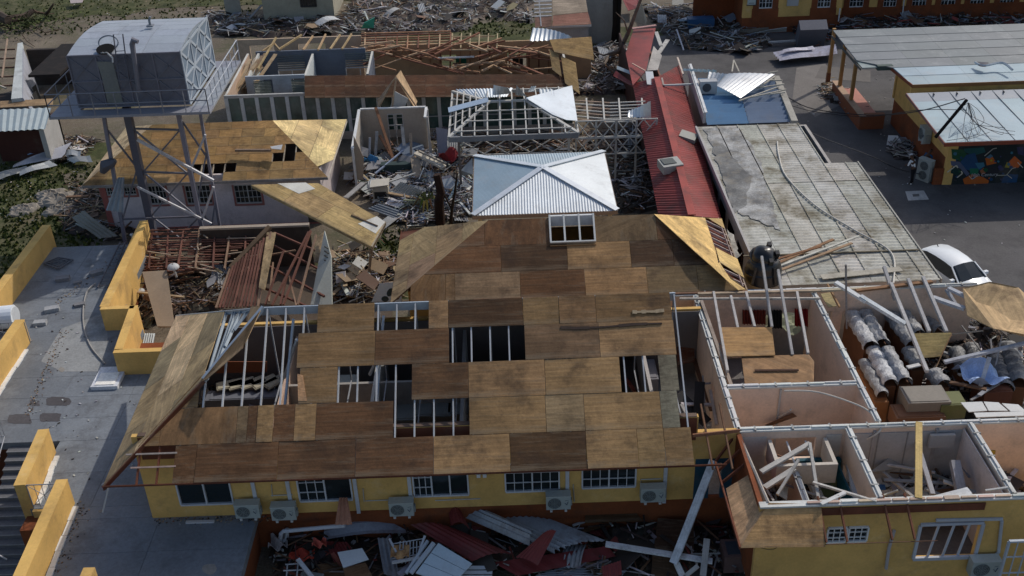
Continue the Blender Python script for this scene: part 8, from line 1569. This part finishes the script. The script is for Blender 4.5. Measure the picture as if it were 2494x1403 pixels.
# ================================================================ rubble fields
def inpoly(x, y, P):
    r = False; j = len(P)-1
    for i in range(len(P)):
        if (P[i][1] > y) != (P[j][1] > y) and x < (P[j][0]-P[i][0])*(y-P[i][1])/(P[j][1]-P[i][1])+P[i][0]: r = not r
        j = i
    return r
C_ = dict(white=(.52, .52, .50), grey=(.26, .26, .27), brown=(.17, .10, .06), tan=(.36, .27, .17), dark=(.05, .042, .038), red=(.24, .06, .05), blue=(.22, .28, .36))
def field(where, poly, z0, h, nb, npn, ncr, bits, pal, mound=.5, bl=(.8, 2.8), dark=(.05, .042, .036), bitsz=.22):
    W = [Z(u, v, z0) for u, v in poly]; PP = [(p.x, p.y) for p in W]; xs = [p[0] for p in PP]; ys = [p[1] for p in PP]
    def samp():
        for _ in range(300):
            x, y = RN.uniform(min(xs), max(xs)), RN.uniform(min(ys), max(ys))
            if inpoly(x, y, PP): return x, y
        return PP[0]
    def edge(x, y): return min(1, min(math.dist((x, y), (PP[i][0]*(1-t_)+PP[(i+1) % len(PP)][0]*t_, PP[i][1]*(1-t_)+PP[(i+1) % len(PP)][1]*t_)) for i in range(len(PP)) for t_ in (0, .2, .4, .6, .8))/1.6)
    def hh(x, y): return mound*edge(x, y)*(.55+.45*math.sin(x*1.7+1)*math.cos(y*1.9))
    m = MB(); st_ = .45; nx = int((max(xs)-min(xs))/st_)+1; ny = int((max(ys)-min(ys))/st_)+1; off = {}
    for i in range(nx+1):
        for j in range(ny+1):
            x, y = min(xs)+i*st_, min(ys)+j*st_; off[i, j] = V((x+RN.uniform(-.15, .15), y+RN.uniform(-.15, .15), z0+.01+(max(0, hh(x, y))+RN.uniform(0, .22) if inpoly(x, y, PP) else -.05)))
    for i in range(nx):
        for j in range(ny):
            if inpoly(min(xs)+(i+.5)*st_, min(ys)+(j+.5)*st_, PP): m.face([off[i, j], off[i+1, j], off[i+1, j+1], off[i, j+1]], vary(dark, .5))
    for k in range(int(bits*1.9)):
        if k % 2:
            x, y = samp(); a = RN.uniform(0, 3.14); L_ = RN.uniform(.25, 1.3); q = V((math.cos(a), math.sin(a), RN.uniform(-.25, .25)))*L_/2; c = V((x, y, z0+max(0, hh(x, y))+RN.uniform(.05, .4))); m.beam(c-q, c+q, RN.uniform(.02, .07), RN.uniform(.015, .04), vary(C_[RN.choice(pal)], .35)); continue
        x, y = samp(); s = RN.uniform(.35, 1)*bitsz*RN.choice((.5, 1, 1, 1.5)); a = RN.uniform(0, 6.28); ti = RN.uniform(-.5, .5); d1 = V((math.cos(a), math.sin(a), ti))*s*RN.choice((.5, 1, 2.2)); d2 = V((-math.sin(a), math.cos(a), RN.uniform(-.4, .4)))*s*RN.uniform(.15, .5)
        c = V((x, y, z0+max(0, hh(x, y))+RN.uniform(.05, .3))); m.obox(c, d1*.5, d2*.5, V((0, 0, RN.uniform(.01, .05))), vary(C_[RN.choice(pal)], .35))
    stuff('rubble', m, MT['rust'], 'small mixed rubble '+where)
    for k in range(int(nb*.66)):
        x, y = samp(); cn = RN.choice(pal); a = RN.uniform(0, 3.14); L = RN.uniform(*bl); d = V((math.cos(a), math.sin(a), RN.uniform(-.18, .22)))*L/2; c = V((x, y, z0+max(0, hh(x, y))+RN.uniform(.1, h))); m = MB(); m.beam(c-d, c+d, RN.choice((.06, .09, .12, .2)), RN.uniform(.03, .08), vary(C_[cn], .25))
        nmn = {'white': 'white', 'grey': 'grey', 'brown': 'brown', 'tan': 'tan', 'dark': 'dark', 'red': 'dull red', 'blue': 'bluish'}[cn]; single('broken_board', m, MT['wood'], 'broken %s board %s' % (nmn, where), 'board', 'broken %s boards %s' % (nmn, where))
    for k in range(npn):
        x, y = samp(); cn = RN.choice(pal); s = RN.uniform(.35, .8); a = RN.uniform(0, 6.28); n = V((RN.uniform(-.5, .5), RN.uniform(-.6, .3), 1)).normalized(); u = V((math.cos(a), math.sin(a), 0)); u = (u-n*u.dot(n)).normalized(); w_ = n.cross(u); c = V((x, y, z0+max(0, hh(x, y))+RN.uniform(.15, h))); nv = RN.choice((4, 4, 5)); m = MB()
        m.prism([c+u*s*math.cos(q)*RN.uniform(.8, 1.2)+w_*s*.7*math.sin(q)*RN.uniform(.7, 1.2) for q in [a+6.283*i/nv for i in range(nv)]], .03, vary(C_[cn], .25)); single('rubble_fragment', m, MT['paint'], 'broken %s panel %s' % (cn, where), 'panel', 'broken %s panels %s' % (cn, where))
    for k in range(ncr):
        x, y = samp(); a = RN.uniform(0, 3.14); L, w_ = RN.uniform(1.0, 2.2), RN.uniform(.5, .8); u = V((math.cos(a), math.sin(a), RN.uniform(-.1, .25))); v = V((-math.sin(a), math.cos(a), RN.uniform(-.3, .3))); c = V((x, y, z0+max(0, hh(x, y))+RN.uniform(.15, h))); m = MB(); bb = RN.uniform(-.3, .3); g = RN.uniform(.8, 1.3)
        m.corr(c-u*L/2-v*w_/2, c-u*L/2+v*w_/2, c+u*L/2-v*w_/2, .14, .025, 5, bend=lambda p, q: bb*math.sin(q*3.1), col=(.33*g, .35*g, .37*g), jag=.02); single('corrugated_piece', m, MT['rust'], 'bent grey corrugated piece '+where, 'metal sheet', 'bent corrugated pieces '+where)
W_ = ['white', 'white', 'grey', 'grey', 'dark', 'brown', 'tan']
field('in the rubble beside the cream house', [(500, 28), (640, 45), (815, 50), (860, 0), (1300, -5), (1300, 60), (1180, 45), (1130, 78), (900, 88), (560, 92), (505, 80)], 0, .5, 46, 18, 6, 900, W_+['dark'], .5, bitsz=.26)
field('in the rubble field left of the metal pavilion', [(845, 440), (880, 400), (1040, 380), (1060, 300), (1120, 320), (1150, 400), (1152, 525), (1010, 555), (960, 540), (900, 480)], 0, .5, 48, 40, 11, 1900, ['white', 'white', 'white', 'grey', 'grey', 'dark', 'tan', 'blue', 'brown'], .45)
field('inside the ruined room', [(890, 365), (1030, 365), (1060, 410), (1050, 440), (880, 440)], 0, .9, 18, 12, 2, 300, ['white', 'grey', 'brown', 'dark', 'blue', 'tan'], .5)
field('in the dark gap beside the red roof', [(1480, 330), (1560, 330), (1600, 520), (1500, 520)], 0, .4, 12, 8, 3, 260, ['dark', 'dark', 'grey', 'white', 'brown'], .3)
field('under the steel roof frame', [(1130, 340), (1560, 320), (1565, 370), (1480, 368), (1160, 378)], 0, .3, 18, 6, 2, 260, ['grey', 'brown', 'tan', 'dark', 'brown'], .15)
field('behind the lattice walkway', [(1440, 120), (1530, 110), (1540, 230), (1400, 235), (1400, 205), (1440, 200)], 0, .6, 20, 8, 2, 300, ['white', 'grey', 'grey', 'dark', 'brown'], .5)
field('in the rubble on the road behind the blue roof', [(1560, 20), (1700, 15), (1830, 50), (1880, 110), (1820, 135), (1660, 120), (1620, 90), (1600, 60)], .05, .5, 34, 18, 3, 520, ['white', 'grey', 'grey', 'dark', 'brown', 'blue'], .35)
field('at the foot of the long yellow building', [(1900, 60), (2494, 45), (2540, 64), (2040, 86), (1990, 118), (1960, 100)], .05, .5, 30, 16, 4, 520, ['white', 'grey', 'dark', 'dark', 'brown', 'red', 'blue'], .5)
field('beside the veranda posts', [(1990, 215), (2020, 200), (2050, 225), (2105, 285), (2090, 305), (2060, 260), (2000, 240)], .05, .3, 8, 4, 0, 110, ['white', 'grey', 'tan', 'brown'], .1, (.4, 1.4), bitsz=.2)
field('near the people on the road', [(2160, 350), (2220, 350), (2235, 380), (2200, 395), (2165, 378)], .05, .2, 6, 3, 0, 60, ['white', 'grey', 'dark'], .08, (.4, 1.2), bitsz=.2)
field('on the grass beside the shed', [(120, 400), (190, 395), (240, 345), (160, 335), (130, 350), (100, 420)], 0, .35, 12, 5, 1, 180, ['tan', 'brown', 'white', 'dark', 'dark'], .2, (.4, 1.6), bitsz=.2)
field('behind the terrace end', [(180, 450), (235, 470), (330, 560), (300, 590), (160, 575), (150, 520)], 0, .5, 10, 5, 1, 220, ['grey', 'dark', 'brown', 'tan'], .35, (.5, 1.8), bitsz=.2)
field('between the collapsed timber and the plywood roof', [(810, 620), (975, 640), (978, 740), (812, 738)], 0, .9, 30, 14, 1, 420, ['tan', 'white', 'brown', 'tan', 'dark'], .8, (.5, 1.8), bitsz=.25)
field('in the collapsed timber', [(330, 655), (560, 650), (540, 745), (345, 800), (310, 700)], .1, .8, 26, 8, 1, 260, ['brown', 'tan', 'dark', 'brown', 'grey'], .5)
field('in the front wreckage', [(665, 1290), (1000, 1262), (1640, 1240), (1780, 1300), (1800, 1420), (660, 1420)], .1, .55, 22, 12, 1, 460, ['grey', 'dark', 'dark', 'brown', 'red', 'white', 'dark'], .35, (.6, 2.2), (.04, .033, .03))
field('in the storage room', [(2160, 880), (2494, 860), (2494, 1000), (2160, 1025)], 1.2, .7, 16, 9, 2, 300, ['grey', 'dark', 'brown', 'white', 'dark'], .6, (.5, 2), (.04, .035, .03))
field('at the back of the storage room', [(2100, 800), (2494, 790), (2494, 880), (2200, 880)], 1.2, 1.0, 12, 5, 1, 220, ['grey', 'dark', 'brown', 'dark'], .9, (.5, 2), (.035, .03, .028))
field('in the lower right room', [(2160, 1150), (2440, 1140), (2465, 1250), (2170, 1260)], 1.7, .7, 30, 16, 0, 420, ['grey', 'dark', 'white', 'grey', 'brown'], .5, (.5, 1.8), (.06, .055, .05))
field('in the lower left room', [(1850, 1180), (2110, 1170), (2130, 1270), (1880, 1280)], 1.5, .6, 14, 8, 0, 220, ['grey', 'white', 'dark', 'brown'], .3, (.5, 1.5), (.06, .055, .05))
field('beyond the last partition', [(2440, 1090), (2540, 1080), (2540, 1260), (2490, 1260)], 1.2, .9, 10, 6, 0, 160, ['brown', 'dark', 'tan', 'grey'], .9, (.5, 1.8), (.05, .035, .028))
field('on the floor under the big roof hole', [(480, 950), (720, 940), (730, 1060), (470, 1060)], 1.5, .5, 12, 8, 0, 200, ['white', 'grey', 'tan', 'dark'], .2, (.5, 1.6))
field('in the dark gap at the plywood corner', [(1620, 1230), (1760, 1220), (1800, 1300), (1780, 1340), (1690, 1280)], 0, .4, 6, 3, 0, 110, ['dark', 'brown', 'grey'], .2, (.5, 1.6), (.03, .026, .024))
# scattered small litter on ground and roofs
m = MB()
for (u0, u1, v0, v1, z, n, cs_) in ((0, 220, 390, 540, .02, 160, ('white', 'tan', 'grey')), (150, 520, 0, 40, .02, 90, ('white', 'tan')), (1940, 2494, 100, 460, .07, 150, ('white', 'grey', 'grey')), (2260, 2494, 460, 700, .07, 16, ('white', 'grey')), (1130, 1300, 20, 80, .03, 80, ('white', 'tan')), (60, 330, 740, 1180, 1.51, 90, ('white', 'dark', 'grey')), (950, 1100, 540, 620, .03, 60, ('white', 'tan'))):
    for k in range(n):
        p = Z(RN.uniform(u0, u1), RN.uniform(v0, v1), z); s = RN.uniform(.015, .06); a = RN.uniform(0, 3); m.obox(p+V((0, 0, s*.2)), V((math.cos(a), math.sin(a), 0))*s, V((-math.sin(a), math.cos(a), 0))*s*.5, V((0, 0, s*.2)), vary(C_[RN.choice(cs_)], .3))
stuff('litter', m, MT['paint'], 'small scattered litter on the ground, road and terrace')

# leaning struts and sheets in the two lower rooms and in the storage room
for (u0, u1, v0, v1, n, where, zt_) in ((1860, 1990, 1120, 1215, 9, 'in the lower left room', 3.6), (2140, 2440, 1120, 1215, 16, 'in the lower right room', 3.2), (2240, 2480, 830, 960, 12, 'in the storage room', 3.0), (1660, 1740, 850, 1020, 7, 'in the gap beside the pink room', 3.2)):
    for k in range(n):
        u, v = RN.uniform(u0, u1), RN.uniform(v0, v1); a = RN.uniform(0, 3.14); l = RN.uniform(.5, 1.3); c = Z(u, v, RN.uniform(2.0, zt_)); d = V((math.cos(a), math.sin(a)*.7, RN.uniform(-.5, .5)))*l; m = MB(); cn = RN.choice(('white', 'grey', 'grey', 'brown')); m.beam(c-d, c+d, RN.choice((.05, .08, .14)), RN.uniform(.03, .07), vary(C_[cn], .2)); single('leaning_strut', m, MT['wood'], 'leaning %s strut %s' % (cn, where), 'board', 'leaning %s struts %s' % (cn, where))
for a in ((2330, 850, 2350, 900, .5, 2.4, 'dim wrapped stack under the crossing grey beam', .35), (2365, 840, 2385, 890, .5, 2.3, 'dim wrapped stack left of the blue sheet', .3), (2425, 860, 2450, 940, .55, 2.6, 'dark wrapped stack right of the blue sheet', .38), (2258, 775, 2290, 800, .45, 2.9, 'dull wrapped stack between the grey joists', .45)): stack(*a)
# tufts of grass and weeds
m = MB()
for (u0, u1, v0, v1, n) in ((0, 250, 400, 640, 1500), (0, 620, 0, 85, 900), (1120, 1310, 25, 90, 400), (905, 985, 560, 650, 260), (0, 200, 640, 720, 200)):
    for k in range(n):
        p = Z(RN.uniform(u0, u1), RN.uniform(v0, v1), 0)
        if p.y < 46.6 and -22.8 < p.x < -17: continue
        g = RN.choice(((.9, 1.0, .8), (1.4, 1.3, .8), (1.9, 1.5, 1.1), (.6, .7, .5))); s = RN.uniform(.06, .22); a = RN.uniform(0, 3.14); d = V((math.cos(a), math.sin(a), 0))*s*.6
        m.face([p-d, p+d, p+d*.4+V((0, RN.uniform(-.1, .1), s))], g); e = V((-d.y, d.x, 0)); m.face([p-e, p+e, p+V((RN.uniform(-.1, .1), 0, s*.8))], g)
stuff('grass_tufts', m, MT['leaf'], 'rough tufts of grass and weeds', 'grass')
# grit and leaves against the parapets and walls of the terrace
m = MB()
for (u0, v0, u1, v1, w_, n) in ((150, 800, 60, 1010, 10, 260), (250, 770, 340, 600, 14, 200), (190, 1230, 110, 1400, 16, 240), (370, 1270, 650, 1262, 8, 200), (130, 740, 330, 590, 10, 160)):
    for k in range(n):
        t_ = RN.random(); p = Z(u0+(u1-u0)*t_+abs(RN.gauss(0, w_)), v0+(v1-v0)*t_+RN.gauss(0, w_*.6), 1.503); s = RN.uniform(.01, .035); a = RN.uniform(0, 3); m.obox(p+V((0, 0, s*.3)), V((math.cos(a), math.sin(a), 0))*s, V((-math.sin(a), math.cos(a), 0))*s*.6, V((0, 0, s*.3)), vary(C_[RN.choice(('dark', 'grey', 'brown', 'tan'))], .3))
stuff('grit', m, MT['conc'], 'grit and leaf litter gathered along the terrace walls')
